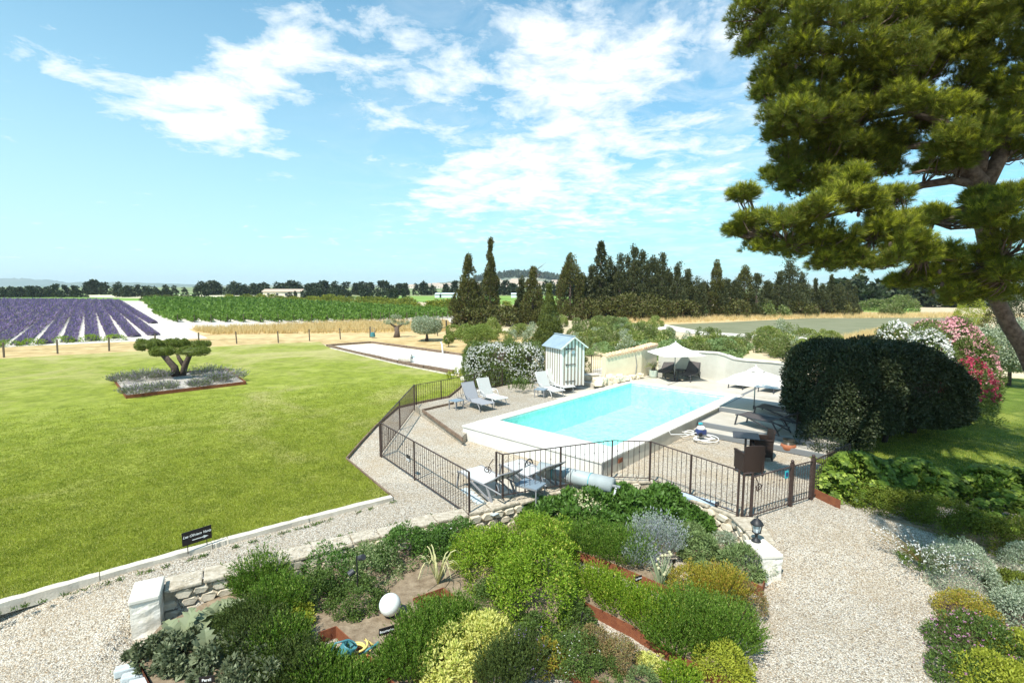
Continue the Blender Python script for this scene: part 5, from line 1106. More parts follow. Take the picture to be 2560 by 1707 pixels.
# pool cover reel
a, b = at(1350, 1172, .40), at(1532, 1214, .40)
t = thing('cover_reel', 'grey pool cover rolled on a long reel with crank wheel', 'reel', ((a+b)/2).xy.to_3d()); d = (b-a).normalized()
MB().tube([a, b], .20, 20).build('rolled_cover', M['cover'], t, world=True, smooth=True)
MB().tube([a-d*.35, b+d*.2], .04, 10).build('axle', M['grey_pole'], t, world=True)
s_ = Vector((-d.y, d.x, 0)); wc = a-d*.36; up = Vector((0, 0, 1)); ring = [wc+(s_*math.cos(q)+up*math.sin(q))*.2 for q in np.linspace(0, 2*math.pi, 21)]
MB().tube(ring, .02, 6, False).build('crank_wheel', M['black'], t, world=True)
for q in range(3): MB().tube([wc, wc+(s_*math.cos(q*2.09)+up*math.sin(q*2.09))*.2], .012, 5).build('spoke', M['black'], t, world=True)
for e in (a-d*.12, b+d*.1):
    for s in (-1, 1): MB().beam(e, e+s_*s*.3+Vector((0, 0, -.4)), .05, .05).build('stand_leg', M['grey_pole'], t, world=True)
for f in (.22, .72):
    c = a.lerp(b, f); MB().tube([c+(s_*math.cos(q)+up*math.sin(q))*.207 for q in np.linspace(0, 2*math.pi, 17)], .009, 4, False).build('strap', M['cyanp'], t, world=True)
a, b = at(1690, 1246, 0), at(1792, 1275, 0); a.z = b.z = .12
t = thing('rolled_cover', 'blue-edged rolled grey cover lying behind the near railing', 'rolled cover', ((a+b)/2).xy.to_3d()); MB().tube([a, b], .085, 14).build('roll', M['cover2'], t, world=True); d = (b-a).normalized(); MB().tube([b-d*.02, b+d*.03], .09, 14).build('end_cap', M['black'], t, world=True); MB().tube([a-d*.25, b+d*.38], .02, 8).build('axle', M['grey_pole'], t, world=True)
# paving under white loungers
p = at(1200, 1245, .0); pv_ = tag(bpy.data.objects.new('paved_strip', None), kind='structure'); COL.objects.link(pv_)
for i in range(9):
    q = at(1165, 1225, 0).lerp(at(1232, 1285, 0), i/8); MB().box((q.x, q.y, .012), (.24, .2, .024), R(-38), jit=.01).build('paving_brick', M['granite'], pv_)
MB().prism([tuple(at(u, v, .03)[:2]) for u, v in ((1190, 1215), (1330, 1180), (1480, 1225), (1300, 1262), (1250, 1268))], -.02, .03).build('paving_slab', M['deck'], pv_)
# ================================================================ iron railings
iron = M['iron']
def railing(label, pts, ztop, zb=.08, gap=.125, posts_every=2.6, knob=False, zfun=None, extra=None, pr=.018):
    t = thing('iron_railing', label, 'railing', (pts[0].x, pts[0].y, pts[0].z)); bar_me = {}; cnt = 0
    for si, (a, b) in enumerate(zip(pts[:-1], pts[1:])):
        d = b-a; Lh = math.hypot(d.x, d.y); n = max(1, round(Lh/gap))
        MB().beam(a+Vector((0, 0, ztop)), b+Vector((0, 0, ztop)), .035, .018).build('top_rail', iron, t, world=True)
        MB().beam(a+Vector((0, 0, zb)), b+Vector((0, 0, zb)), .028, .014).build('bottom_rail', iron, t, world=True)
        np_ = max(1, round(Lh/posts_every))
        for i in range(n+1):
            if i == n and si < len(pts)-2: continue
            p = a.lerp(b, i/n); isp = (i % max(1, round(n/np_)) == 0) or i == n
            if isp:
                o = bpy.data.objects.new('post', bar_me.get('p') or bar_me.setdefault('p', (lambda me: (me.materials.append(iron), me)[1])(MB().box((0, 0, (ztop+.0)/2), (.038, .038, ztop)).mesh('post'))))
            else:
                if 'b' not in bar_me:
                    mb = MB().tube([(0, 0, zb), (0, 0, ztop)], .0075, 6)
                    bar_me['b'] = mb.mesh('baluster'); bar_me['b'].materials.append(iron)
                    mb = MB().tube([(0, 0, zb), (0, 0, ztop)], .0075, 6).ball((0, 0, ztop*.74), .017, 6, 4, (1, 1, 1.3)); bar_me['k'] = mb.mesh('baluster'); bar_me['k'].materials.append(iron)
                o = bpy.data.objects.new('baluster', bar_me['k' if knob and i % 2 else 'b'])
            COL.objects.link(o); o.parent = t; o.location = p-pts[0]; o.rotation_euler.z = math.atan2(d.y, d.x)
    return t
def scroll(par, c, dx, big=.2):
    pts = []
    for k in range(26):
        a = k*.42; r = .015+.0035*k; pts.append(c+dx*(math.cos(a)*r)+Vector((0, 0, math.sin(a)*r)))
    e = pts[-1]; pts += [e+dx*.03+Vector((0, 0, .12)), e-dx*.02+Vector((0, 0, .25)), e-dx*.10+Vector((0, 0, .36))]
    MB().tube(pts, .011, 6).build('scroll', iron, par, world=True, smooth=True)
F0, F1, F1b, F2 = Vector((-4.12, 15.55, 0)), Vector((-4.2, 21.7, 0)), Vector((-3.2, 22.75, 0)), Vector((-.5, 25.6, .1))
railing('brown iron railing along the left side of the pool terrace, seen edge on', [F0, F1], 1.1, posts_every=3.1)
railing('brown iron railing from the far left corner towards the white oleander', [F1+Vector((.06, .06, 0)), F1b, F2], 1.08)
railing('brown iron railing behind the cabin and the low cream wall end', [at(1462, 936, .4), at(1478, 934, .4), at(1516, 938, .4)], 1.05)
FL = Vector((-.98, 11.28, 0))
rl = railing('long brown iron railing from the left corner down to the stone wall', [F0+Vector((.05, -.06, 0)), F0.lerp(FL, .46), FL], 1.1, knob=True, posts_every=3)
a = F0.lerp(FL, .40)+Vector((-.02, -.03, .55)); d = (FL-F0).normalized(); t = thing('railing_sign', 'small dark plaque with white lines tied to the long railing', 'sign', a); MB().beam(a-d*.12, a+d*.12, .015, .18).build('plate', M['black'], t, world=True)
nrm_ = Vector((d.y, -d.x, 0))*-1 if False else Vector((-abs(d.y)*0-.62, -.78, 0)).normalized()
for z in (-.02, -.06): MB().beam(a-d*.10+Vector((-.012, -.014, z)), a+d*.10+Vector((-.012, -.014, z)), .006, .014).build('line', M['signwhite'], t, world=True)
N0 = Vector((-.22, 11.72, .28)); N00 = Vector((-.38, 12.0, .25)); NA, NB_, NC = Vector((2.67, 13.25, .15)), Vector((3.66, 13.15, .15)), Vector((5.12, 11.15, .1))
rn = railing('curved brown iron railing standing on the low stone wall in the foreground', [N00, N0, N0.lerp(NA, .5), NA, NB_, NB_.lerp(NC, .5), NC], 1.08, knob=True, posts_every=3.3, gap=.145)
scroll(rn, N00+Vector((-.22, .03, .62)), Vector((-1, 0, 0)))
G0, G1, G2 = Vector((5.45, 11.22, 0)), Vector((6.72, 11.9, 0)), Vector((7.46, 12.3, 0))
rg_ = railing('reddish brown iron gate panel beside the pillar with the lantern', [NC+Vector((.12, .02, -.1)), G0], 1.1, knob=False)
gt = railing('wide iron garden gate, its bars in line with the gravel path', [G0+Vector((.03, .015, 0)), G1], 1.0, knob=True, gap=.105, posts_every=9)
gt.name = 'iron_gate'; gt['category'] = 'gate'
g2 = railing('narrow iron gate leaf between two thick posts right of the wide gate', [G1+Vector((.05, .03, 0)), G2], 1.0, knob=True, gap=.10, posts_every=9); g2.name = 'iron_gate'; g2['category'] = 'gate'
railing('iron railing disappearing behind the lobed-leaf shrub', [G2+Vector((.05, .03, 0)), Vector((9.3, 13.7, 0))], 1.0, gap=.11)
railing('short iron railing at the foot of the dark hedge beside the deck', [at(1990, 1098, .1), at(2004, 1078, .3)], 1.0, gap=.1)
for q, lab in ((G1+Vector((.02, .015, 0)), 'thick brown gate post with ball top, left of the narrow leaf'), (G2+Vector((.02, .015, 0)), 'thick brown gate post with ball top, right of the narrow leaf')):
    t = thing('gate_post', lab, 'post', q, R(28)); MB().box((0, 0, .54), (.075, .075, 1.08)).build('post', iron, t); MB().ball((0, 0, 1.12), .042).build('ball', iron, t, smooth=True)
scroll(gt, G0+Vector((.22, .1, .72)), Vector((.88, .47, 0)))
p = G1+Vector((-.18, -.12, .85)); t = thing('gate_notice', 'small blue notice hung on the gate bars', 'sign', p, R(28)); MB().box((0, 0, 0), (.12, .012, .18)).build('plate', M['cyanp'], t); MB().box((0, -.008, 0), (.08, .005, .10)).build('symbol', M['robotblue'], t)
# ================================================================ stone wall
def stone_mesh(w, h, d):
    mb = MB(); n = 6; V = []
    ang = [rnd.uniform(-.2, .2)+i*math.pi/3 for i in range(6)]
    for y, s in ((-d/2, .86), (-d*.2, 1.0), (d/2, .98)):
        for a in ang: V.append((math.copysign(abs(math.cos(a))**.6, math.cos(a))*w/2*s*rnd.uniform(.92, 1.05), y+rnd.uniform(-.012, .012), math.copysign(abs(math.sin(a))**.6, math.sin(a))*h/2*s*rnd.uniform(.92, 1.05)))
    return mb.add(V, [(j*6+i, j*6+(i+1) % 6, j*6+6+(i+1) % 6, j*6+6+i) for j in range(2) for i in range(6)]+[tuple(range(5, -1, -1)), tuple(range(12, 18))]).mesh('stone')
STN = [stone_mesh(rnd.uniform(.24, .40), rnd.uniform(.13, .19), .16) for _ in range(9)]
for me in STN: me.materials.append(M['stone'])
sw_ = thing('stone_wall', 'low rough limestone garden wall with mortar cap dividing path and herb beds', 'wall', WALL[0])
wallpts = [WALL[0]+Vector((.25, .1, 0)), WALL[1], WALL[2], WALL[3], WALL[4]+Vector((.01, .2, 0))]; tops = [.05, .17, .15, .12, .12]
for k, (a, b) in enumerate(zip(wallpts[:-1], wallpts[1:])):
    d = (b-a).normalized(); s = Vector((-d.y, d.x, 0)); inn = s if k < 1 else s   # s points to path side (left of travel)
    V = []; z0, z1 = tops[k], tops[k+1]
    core = MB().add([a+Vector((0, 0, GZ-.1)), b+Vector((0, 0, GZ-.1)), b+s*.34+Vector((0, 0, GZ-.1)), a+s*.34+Vector((0, 0, GZ-.1)), a+Vector((0, 0, z0-.06)), b+Vector((0, 0, z1-.06)), b+s*.34+Vector((0, 0, z1-.06)), a+s*.34+Vector((0, 0, z0-.06))], [(0, 3, 2, 1), (4, 5, 6, 7), (0, 1, 5, 4), (1, 2, 6, 5), (2, 3, 7, 6), (3, 0, 4, 7)]); core.build('mortar_core', M['mortar'], sw_, world=True)
    Lw = (b-a).length; x = 0
    while x < Lw-.2:
        w = rnd.uniform(.45, .8); w = min(w, Lw-x); c = a+d*(x+w/2); zt = z0+(z1-z0)*(x+w/2)/Lw
        mm = MB(); Vc = []
        for (pp, qq) in ((x+.012, -.06), (x+w-.012, -.06), (x+w-.012, .40), (x+.012, .40)):
            Vc.append(a+d*pp+s*(qq+rnd.uniform(-.06, .06))+Vector((0, 0, zt+rnd.uniform(-.025, .02))))
        Vb = [v_+Vector((0, 0, -.07)) for v_ in Vc]; mm.add(Vb+Vc, [(0, 3, 2, 1), (4, 5, 6, 7), (0, 1, 5, 4), (1, 2, 6, 5), (2, 3, 7, 6), (3, 0, 4, 7)]).build('cap_stone', M['mortar'], sw_, world=True, bevel=.02); x += w
    for row in range(3):
        x = rnd.uniform(-.1, .1)
        while x < Lw-.1:
            me = rnd.choice(STN); w = rnd.uniform(.26, .36)
            zt = z0+(z1-z0)*min(1, x/Lw)-.16-row*.17
            if x > .05:
                o = bpy.data.objects.new('stone', me); COL.objects.link(o); o.parent = sw_; o.location = a+d*x-s*.0+Vector((0, 0, zt))-sw_.location; o.rotation_euler = (0, rnd.uniform(-.06, .06), math.atan2(d.y, d.x))
            x += w
def pillar(label, c, rz, w, dd, h, top):
    t = thing('stone_pillar', label, 'pillar', (c[0], c[1], GZ), rz); n = 7; V = []
    for k in range(n+1):
        z = h*k/n
        for (x, y) in ((-1, -1), (0, -1), (1, -1), (1, 0), (1, 1), (0, 1), (-1, 1), (-1, 0)): V.append((x*w/2*rnd.uniform(.94, 1.02), y*dd/2*rnd.uniform(.94, 1.02), z))
    MB().add(V, [(k*8+i, k*8+(i+1) % 8, k*8+8+(i+1) % 8, k*8+8+i) for k in range(n) for i in range(8)]+[tuple(range(7, -1, -1))]).build('shaft', M['stone_w'], t)
    MB().box((0, 0, h+.03), (w*1.05, dd*1.05, .09)).build('cap', M['coping' if top else 'stone_w'], t, bevel=.025); return t
pillar('squared white stone pillar at the lower left end of the garden wall', (-6.22, 8.22), R(28), .42, .62, .62, 1)
pillar('weathered white stone block carrying the black lantern, right end of the wall', (5.02, 9.72), R(6), .42, .62, .56, 1)
# lantern
p = Vector((4.98, 9.95, .13)); t = thing('garden_lantern', 'black cast lantern standing on the white stone block', 'lantern', p)
MB().lathe([(.10, 0), (.08, .04), (.03, .07), (.025, .14), (.05, .17), (.09, .20)], n=12).build('foot', M['black'], t, smooth=True)
for i in range(8): a = i*math.pi/4; MB().tube([(math.cos(a)*.075, math.sin(a)*.075, .2), (math.cos(a)*.11, math.sin(a)*.11, .37)], .006, 4).build('cage_bar', M['black'], t)
MB().lathe([(.06, .205), (.09, .365)], n=10).build('glass', M['glasshouse'], t); MB().lathe([(.13, .37), (.125, .39), (.07, .46), (.03, .48), (.015, .50), (.02, .53), (.0, .55)], n=12).build('roof', M['black'], t, smooth=True)
# ================================================================ herb garden beds
soil_z = GZ+.17
def bed(label, pix, panels, zs=soil_z):
    P = [at(u, v, zs) for u, v in pix]; c = sum(P, Vector())/len(P); t = thing('herb_bed', label, 'garden bed', (c.x, c.y, GZ))
    MB().prism([tuple(q[:2]) for q in P], GZ-.05, zs-.02).build('soil', M['soil'], t, world=True)
    for i, j in panels:
        a, b = P[i], P[j]; MB().beam(Vector((a.x, a.y, GZ+.08)), Vector((b.x, b.y, GZ+.08)), .014, .26).build('steel_panel', M['corten'], t, world=True)
    return t
bed('back herb bed along the wall with the big mint shrubs, edged in rusty steel', [(1560, 1226), (1700, 1262), (1800, 1330), (1885, 1395), (1919, 1424), (1906, 1471), (1684, 1363), (1600, 1330), (1240, 1345), (1240, 1296)], [(6, 5), (5, 4), (7, 6)])
bed('second herb bed from the right with rosemary and onions', [(1380, 1345), (1502, 1372), (1630, 1408), (1745, 1462), (1889, 1538), (1882, 1575), (1654, 1464), (1502, 1400), (1330, 1350)], [(5, 4), (6, 5), (7, 6), (8, 7)], soil_z+.003)
bed('third herb bed with yellow-green rosemary and the white plant label', [(1300, 1425), (1400, 1405), (1530, 1462), (1640, 1508), (1868, 1650), (1852, 1712), (1704, 1646), (1580, 1568), (1462, 1508)], [(5, 4), (6, 5), (7, 6), (8, 7)], soil_z+.006)
bed('fourth herb bed with brown heathers and the small golden cushion', [(1240, 1380), (1330, 1360), (1395, 1500), (1450, 1555), (1665, 1700), (1700, 1760), (1502, 1709), (1361, 1642), (1240, 1568), (1109, 1473), (1150, 1400)], [(6, 5), (7, 6), (8, 7), (9, 8)], soil_z+.009)
bed('left herb bed with the globe lamp, stretching along the wall', [(400, 1560), (620, 1450), (1110, 1345), (1240, 1310), (1109, 1471), (1033, 1498), (1074, 1530), (1260, 1760), (1010, 1740), (946, 1663), (840, 1568), (796, 1584), (796, 1780), (420, 1790), (335, 1636)], [(13, 14), (12, 13)][:1]+[(14, 13), (4, 5), (5, 6), (6, 7), (8, 9), (9, 10), (10, 11)], soil_z+.012)
# drip hose
for i, (pts, lab) in enumerate(((((1500, 1655), (1560, 1680), (1640, 1720)), 'black drip irrigation hose in the heather bed'), (((1060, 1505), (1085, 1540), (1130, 1560)), 'grey drip hose running over the steel edge near the globe lamp'), (((1560, 1640), (1620, 1668), (1700, 1690)), 'second black drip hose beside the golden cushion'))):
    P = [at(u, v, soil_z+.02) for u, v in pts]; t = thing('drip_hose', lab, 'hose', P[0]); MB().tube(P, .012, 6).build('hose', M['black'], t, world=True)
# ---- plants: (kind, u, v, r, h, material, label, ...)
def gp(u, v, z=soil_z-.03): return at(u, v, z)
def mound(u, v, r, h, m, lab, n=2600, lf=(.05, .025), name='herb_bush', cat='plant', flowers=None, ry=None, rag=.03, lobes=30, z=soil_z-.03, **k):
    big = name == 'large_herb_bush'; k1, k2 = (1.0, 1.35) if big else ((1.0, 1.0) if lf[0] > .1 else ((1.1, 1.35) if u < 1200 and v < 1500 else (.93, 1.0)))
    if lf[0] <= .1: v = v-(.35 if big else .62)*r*(v-715)**2/7168
    return plant(name, lab, cat, gp(u, v, z), L[m], (r*k1, ry or r*k1, h*k2), int(n*2.1), 'dome', lobes=lobes, leafL=lf[0], leafW=lf[1], rag=rag, flowers=flowers, **k)
def sprig(u, v, r, h, m, lab, n=240, per=18, nd=.035, w=.007, name='rosemary_bush', cat='plant', flowers=None, z=soil_z-.03, lean=.45, hvar=.35, dome=.45):
    v = v-.62*r*(v-715)**2/7168
    return sprig_plant(name, lab, cat, gp(u, v, z), L[m], (r*.93, r*.93), h*1.12, int(n*2.1), per, nd*1.1, w*1.25, lean=lean, hvar=hvar, dome=dome, flowers=flowers)
CR = (L['cream'], 90, .035, 'flower_spikes')
mound(1370, 1306, .62, .50, 'mint', 'left end of the broad-leaved dark green shrubs behind the railing', 2600, (.12, .065), 'mint_shrub', 'shrub')
mound(1455, 1300, .78, .66, 'mint', 'dark broad-leaved shrub with a froth of cream flowers on top', 3600, (.12, .065), 'mint_shrub', 'shrub', flowers=(L['cream'], 420, .05, 'flower_spikes'))
mound(1560, 1292, .72, .64, 'mint', 'broad-leaved shrub directly right of the cream flowered one', 3400, (.12, .065), 'mint_shrub', 'shrub')
mound(1650, 1296, .75, .70, 'mint', 'tallest broad-leaved shrub, at the bend of the near railing', 3600, (.12, .065), 'mint_shrub', 'shrub')
mound(1500, 1340, .80, .42, 'mint', 'low broad-leaved shrub in front of the cream flowered one', 3000, (.11, .06), 'mint_shrub', 'shrub')
mound(1730, 1335, .50, .42, 'mint', 'small broad-leaved shrub at the right end of its row', 1800, (.10, .055), 'mint_shrub', 'shrub')
mound(1365, 1380, .48, .50, 'yellow', 'pale yellow leafy plant between the big green bush and the rosemary', 2200, (.075, .028))
sprig(1475, 1400, .62, .62, 'rosem', 'mid green feathery rosemary at the head of the second bed', 420, 16); sprig(1560, 1420, .62, .62, 'rosem', 'mid green rosemary left of the grey lavender', 420, 16)
sprig(1640, 1392, .55, .72, 'silverb', 'grey-blue lavender bush in the middle of the back beds', 420, 14, .035, .008, 'lavender_bush'); sprig(1600, 1425, .3, .5, 'silverb', 'small grey lavender at the edge of the green rosemary', 160, 14, .035, .008, 'lavender_bush')
for u, v, r, h, m, lab in ((1718, 1372, .38, .42, 'sage', 'small sage tuft behind the larger sages'), (1750, 1405, .42, .45, 'sage', 'round sage with rosette leaves, left one in the back bed'), (1855, 1448, .48, .48, 'sage', 'large sage with rosette leaves near the steel corner'), (1810, 1388, .36, .34, 'silver', 'silvery plant between the two large sages'), (1912, 1440, .30, .32, 'silver', 'silver-green tuft overhanging the right steel corner'), (1895, 1402, .26, .3, 'rust', 'dry brownish tuft against the lantern block')):
    mound(u, v, r, h, m, lab, 1700, (.085, .022) if m == 'sage' else (.05, .014), 'sage_plant')
# onions
p = gp(1650, 1462); t = thing('onion_plant', 'leggy flowering onion with round cream heads beside the third bed', 'plant', p); mb = MB(); mbh = MB()
for i in range(26):
    a = rnd.uniform(0, 6.28); r = rnd.uniform(.05, .28); hh_ = rnd.uniform(.3, .6); e = Vector((math.cos(a)*r, math.sin(a)*r, hh_)); mb.tube([(math.cos(a)*.03, math.sin(a)*.03, 0), e*.6, e], [.012, .01, .004], 5)
    if i < 9: mbh.ball(e+Vector((0, 0, .02)), .03, 8, 6)
mb.build('leaves', L['onion'], t, kind='stuff'); mbh.build('flower_heads', L['cream'], t, kind='stuff')
# big green savory bush
mound(1245, 1470, .72, .72, 'bright', 'left lobe of the large bright green bush in the middle', 5200, (.05, .024), 'large_herb_bush', 'shrub', rag=.07, lobes=70, lobr=.2)
mound(1350, 1440, .80, .72, 'bright', 'rear lobe of the large bright green bush in the middle', 6000, (.05, .024), 'large_herb_bush', 'shrub', rag=.07, lobes=80, lobr=.2)
mound(1330, 1540, .85, .80, 'bright', 'front lobe of the large bright green bush, spilling over the gravel', 7000, (.05, .024), 'large_herb_bush', 'shrub', rag=.08, lobes=90, lobr=.2)
mound(1240, 1560, .55, .5, 'dkgreen', 'dark green thyme below the large bright bush on the left', 2800, (.035, .02)); mound(1340, 1625, .42, .32, 'dkgreen', 'dark low thyme under the front of the large bright bush', 2200, (.035, .02))
mound(1190, 1430, .5, .5, 'bright', 'light green bush between the drooping plant and the large bush', 2800, (.045, .02), rag=.06)
# bed 3
sprig(1492, 1500, .45, .42, 'bright', 'bright thyme-like cushion at the head of the third bed', 300, 14, .03, .01); sprig(1552, 1540, .5, .45, 'bright', 'bright green cushion behind the white plant label', 320, 14, .03, .01)
sprig(1632, 1588, .55, .50, 'bright', 'yellow-green rosemary just right of the white plant label', 420, 16); sprig(1724, 1618, .62, .62, 'rosem', 'large spreading rosemary in the third bed', 520, 18); sprig(1798, 1648, .60, .60, 'rosem', 'right-hand rosemary of the third bed, above the gravel path', 520, 18); sprig(1690, 1645, .5, .42, 'rosem', 'front rosemary in the third bed leaning over the steel edge', 420, 16)
mound(1808, 1712, .42, .40, 'yellowg', 'bright yellow-green cushion at the lower corner of the third bed', 2600, (.04, .02))
# bed 2 right
mound(1725, 1492, .46, .40, 'gold', 'golden green thyme right of the flowering onion', 2400, (.04, .016)); sprig(1800, 1520, .5, .52, 'gold', 'tall golden broom-like bush in the second bed', 460, 16, .03, .008, 'golden_bush'); mound(1868, 1535, .34, .36, 'rust', 'brownish green cushion at the right end of the second bed', 1800, (.035, .014)); mound(1840, 1560, .34, .3, 'dkgreen', 'dark cushion hanging over the end of the second bed', 1500, (.035, .014)); mound(1770, 1470, .35, .35, 'sage', 'soft green cushion behind the golden thyme', 1400, (.045, .014))
# bed 4
mound(1372, 1685, .30, .30, 'gold', 'orange-yellow cushion at the left edge of the fourth bed', 1600, (.04, .018)); mound(1440, 1690, .42, .42, 'dkgreen', 'green cushion dotted with tiny white flowers', 3200, (.035, .018), flowers=(L['wflower'], 60, .014, 'flowers'), lobes=40)
mound(1490, 1645, .29, .34, 'rust', 'upper brown heather cushion in the fourth bed', 2200, (.035, .012)); mound(1548, 1688, .32, .38, 'rust', 'lower brown heather cushion in the fourth bed', 2400, (.035, .012)); mound(1500, 1722, .34, .25, 'dkgreen', 'low grey-green thyme at the front of the fourth bed', 1900, (.03, .014)); mound(1625, 1685, .19, .22, 'yellow', 'small round golden cushion alone on bare soil', 1200, (.035, .018)); mound(1610, 1728, .22, .22, 'sage', 'small grey-green tuft at the bottom picture edge', 900, (.04, .012)); sprig(1700, 1735, .28, .26, 'bright', 'small bright green tuft at the bottom edge near the gravel', 180, 12, .03, .01); mound(1440, 1585, .32, .34, 'dkgreen', 'soft green mint patch behind the brown heathers', 1800, (.04, .02), rag=.05)
# left bed
sprig(1075, 1650, .52, .60, 'rosem', 'broad fine-leaved rosemary right of the slate name sign', 620, 20); sprig(1020, 1705, .42, .5, 'rosem', 'rosemary below the slate name sign', 560, 20); sprig(1130, 1600, .42, .5, 'rosem', 'rosemary touching the notch of gravel', 420, 18)
mound(1215, 1655, .50, .46, 'yellow', 'bright yellow variegated plant at the bottom centre', 3800, (.06, .026), lobes=46, rag=.05); mound(1120, 1715, .50, .42, 'yellow', 'lower part of the yellow variegated planting at the picture edge', 3200, (.06, .026), lobes=46, rag=.05)
sprig(1300, 1712, .36, .55, 'rosemd', 'dark lavender with thin purple spikes at the bottom edge', 320, 16, .035, .008, 'lavender_bush', flowers=(L['lavfl'], 50, .02, 'flower_spikes')); sprig(1250, 1740, .3, .6, 'rosemd', 'dark upright lavender left of its purple-spiked neighbour', 240, 16, .035, .008, 'lavender_bush')
mound(1010, 1425, .55, .48, 'mint', 'green bush just under the wall, left of the drooping plant', 2800, (.05, .026), rag=.05); mound(930, 1465, .52, .46, 'sage', 'beige-flowered oregano beside the twin spotlights', 2600, (.045, .02), flowers=(L['cream'], 180, .02, 'flowers'), rag=.05); mound(830, 1470, .55, .48, 'mint', 'dark green bush left of the twin spotlights', 2800, (.05, .026), rag=.06)
mound(790, 1530, .50, .44, 'dkgreen', 'yellowing dark bush above the watering can', 2800, (.045, .024), rag=.05); mound(890, 1545, .52, .40, 'dkgreen', 'dark green thyme left of the globe lamp', 2800, (.04, .022), rag=.05); mound(1090, 1400, .42, .42, 'mint', 'green bush behind the drooping pale plant', 1900, (.05, .026), rag=.05); mound(1150, 1385, .4, .45, 'mint', 'small leafy bush under the wall with white blossoms', 1700, (.05, .026), flowers=(L['wflower'], 30, .02, 'flowers'), rag=.05)
mound(748, 1572, .26, .26, 'yellowg', 'yellow-green foliage hanging over the steel corner near the can', 1300, (.045, .022), rag=.04)
for u, v, r, h, m, lab in ((650, 1500, .42, .72, 'rosem', 'upright spiky rosemary standing out against the gravel path'), (700, 1560, .42, .62, 'rosem', 'rosemary left of the yellowing dark bush'), (700, 1665, .42, .5, 'rosem', 'rosemary left of the green watering can'), (800, 1742, .44, .36, 'rosem', 'rosemary in front of the green watering can'), (650, 1660, .48, .55, 'rosemd', 'darker rosemary between acanthus and watering can'), (620, 1610, .42, .5, 'rosemd', 'dark bushy rosemary right of the artichoke leaves'), (890, 1765, .40, .30, 'rosem', 'rosemary beneath the coiled hose at the picture edge'), (730, 1740, .5, .45, 'rosemd', 'dark rosemary at the bottom edge left of centre')):
    sprig(u, v, r, h, m, lab, 430, 18, .04, .008, hvar=.45 if u < 680 and v < 1520 else .3)
for u, v, r, h, lab in ((560, 1710, .5, .34, 'dark mixed foliage along the bottom left edge'), (470, 1690, .45, .30, 'low dark leafy plants by the rusty steel corner'), (400, 1650, .30, .22, 'small dark plants behind the rusty steel corner'), (640, 1750, .5, .34, 'dark foliage at the bottom edge under the artichoke')):
    mound(u, v, r, h, 'artichoke', lab, 1900, (.07, .04), rag=.06)
# artichoke: big lobed leaves
def big_leaf(mb, c, a, el, Ln, W, droop=.5, n=9):
    ca, sa = math.cos(a), math.sin(a); rows = []
    for i in range(n+1):
        f = i/n; x = Ln*f; z = Ln*f*math.sin(el)-droop*Ln*f*f; w = W*math.sin(math.pi*min(1, f*.95+.05))**.7*(1+.32*math.cos(i*math.pi))*.5
        cc_ = Vector(c)+Vector((ca*x*math.cos(el), sa*x*math.cos(el), z)); s = Vector((-sa, ca, 0)); rows.append((cc_-s*w+Vector((0, 0, w*.35)), cc_-Vector((0, 0, .01)), cc_+s*w+Vector((0, 0, w*.35+rnd.uniform(-.02, .02)))))
    V = [p for r_ in rows for p in r_]; mb.add(V, [(3*i+j, 3*i+j+1, 3*i+4+j, 3*i+3+j) for i in range(n) for j in range(2)])
for u, v, lab, nl, s in ((455, 1610, 'large artichoke with dusky lobed leaves, next to the white pillar', 22, 1.0), (545, 1550, 'artichoke with big ribbed leaves against the wall', 18, .95), (520, 1650, 'lowest artichoke, its pale-edged leaf catching the sun', 18, .9)):
    t = thing('artichoke_plant', lab, 'plant', gp(u, v)); 
    for i in range(nl):
        mb = MB(); big_leaf(mb, (0, 0, .05), i*2.4+rnd.uniform(-.3, .3), rnd.uniform(.4, 1.25), rnd.uniform(.45, .72)*s, rnd.uniform(.20, .30)*s, rnd.uniform(.3, .8)); mb.build('leaf', L['artichoke'], t, smooth=False)
# drooping pale plant
t = thing('drooping_plant', 'wilting plant with long pale arching leaves near the wall', 'plant', gp(1095, 1462))
for i in range(24):
    a = rnd.uniform(0, 6.28); r = rnd.uniform(.25, .55); h = rnd.uniform(.35, .62); mb = MB(); pts = []; s = Vector((-math.sin(a), math.cos(a), 0))*.012; V = []
    for k in range(7): f = k/6; c = Vector((math.cos(a)*r*f, math.sin(a)*r*f, .02+h*math.sin(f*2.5)*1.05)); w = (1.3-f)*1.2; V += [c-s*w, c+s*w]
    mb.add(V, [(2*k, 2*k+1, 2*k+3, 2*k+2) for k in range(6)]).build('leaf', L['drystalk'], t)
# globe lamp, spotlights, watering can, hose, signs
p = gp(976, 1542); t = thing('globe_lamp', 'white globe lamp standing on the soil of the left bed', 'lamp', p); MB().lathe([(.07, 0), (.07, .03), (.03, .06)], n=12).build('foot', M['black'], t); MB().ball((0, 0, .23), .185, 28, 18).build('globe', M['lampwhite'], t, smooth=True)
p = gp(895, 1490); t = thing('twin_spotlight', 'black stake with two small spotlights among the herbs', 'spotlight', p); MB().tube([(0, 0, 0), (0, 0, .78)], .014, 8).build('stake', M['black'], t)
for c, dx, dz in (((.05, 0, .74), .09, .05), ((-.06, 0, .50), -.08, -.05)): MB().tube([Vector(c), Vector(c)+Vector((dx, -.05, dz))], [.05, .055], 12).build('lamp_head', M['anthracite'], t)
p = gp(852, 1660); t = thing('watering_can', 'dark teal watering can tipped against the rusty steel bed edge', 'watering can', p+Vector((0, 0, -.0)), R(20)); ax = Vector((.25, 0, .97)).normalized()
M3 = Matrix.Rotation(R(28), 4, 'Y'); 
def tf(o, off=Vector((0, 0, .02))): o.data.transform(Matrix.Translation(off) @ M3); return o
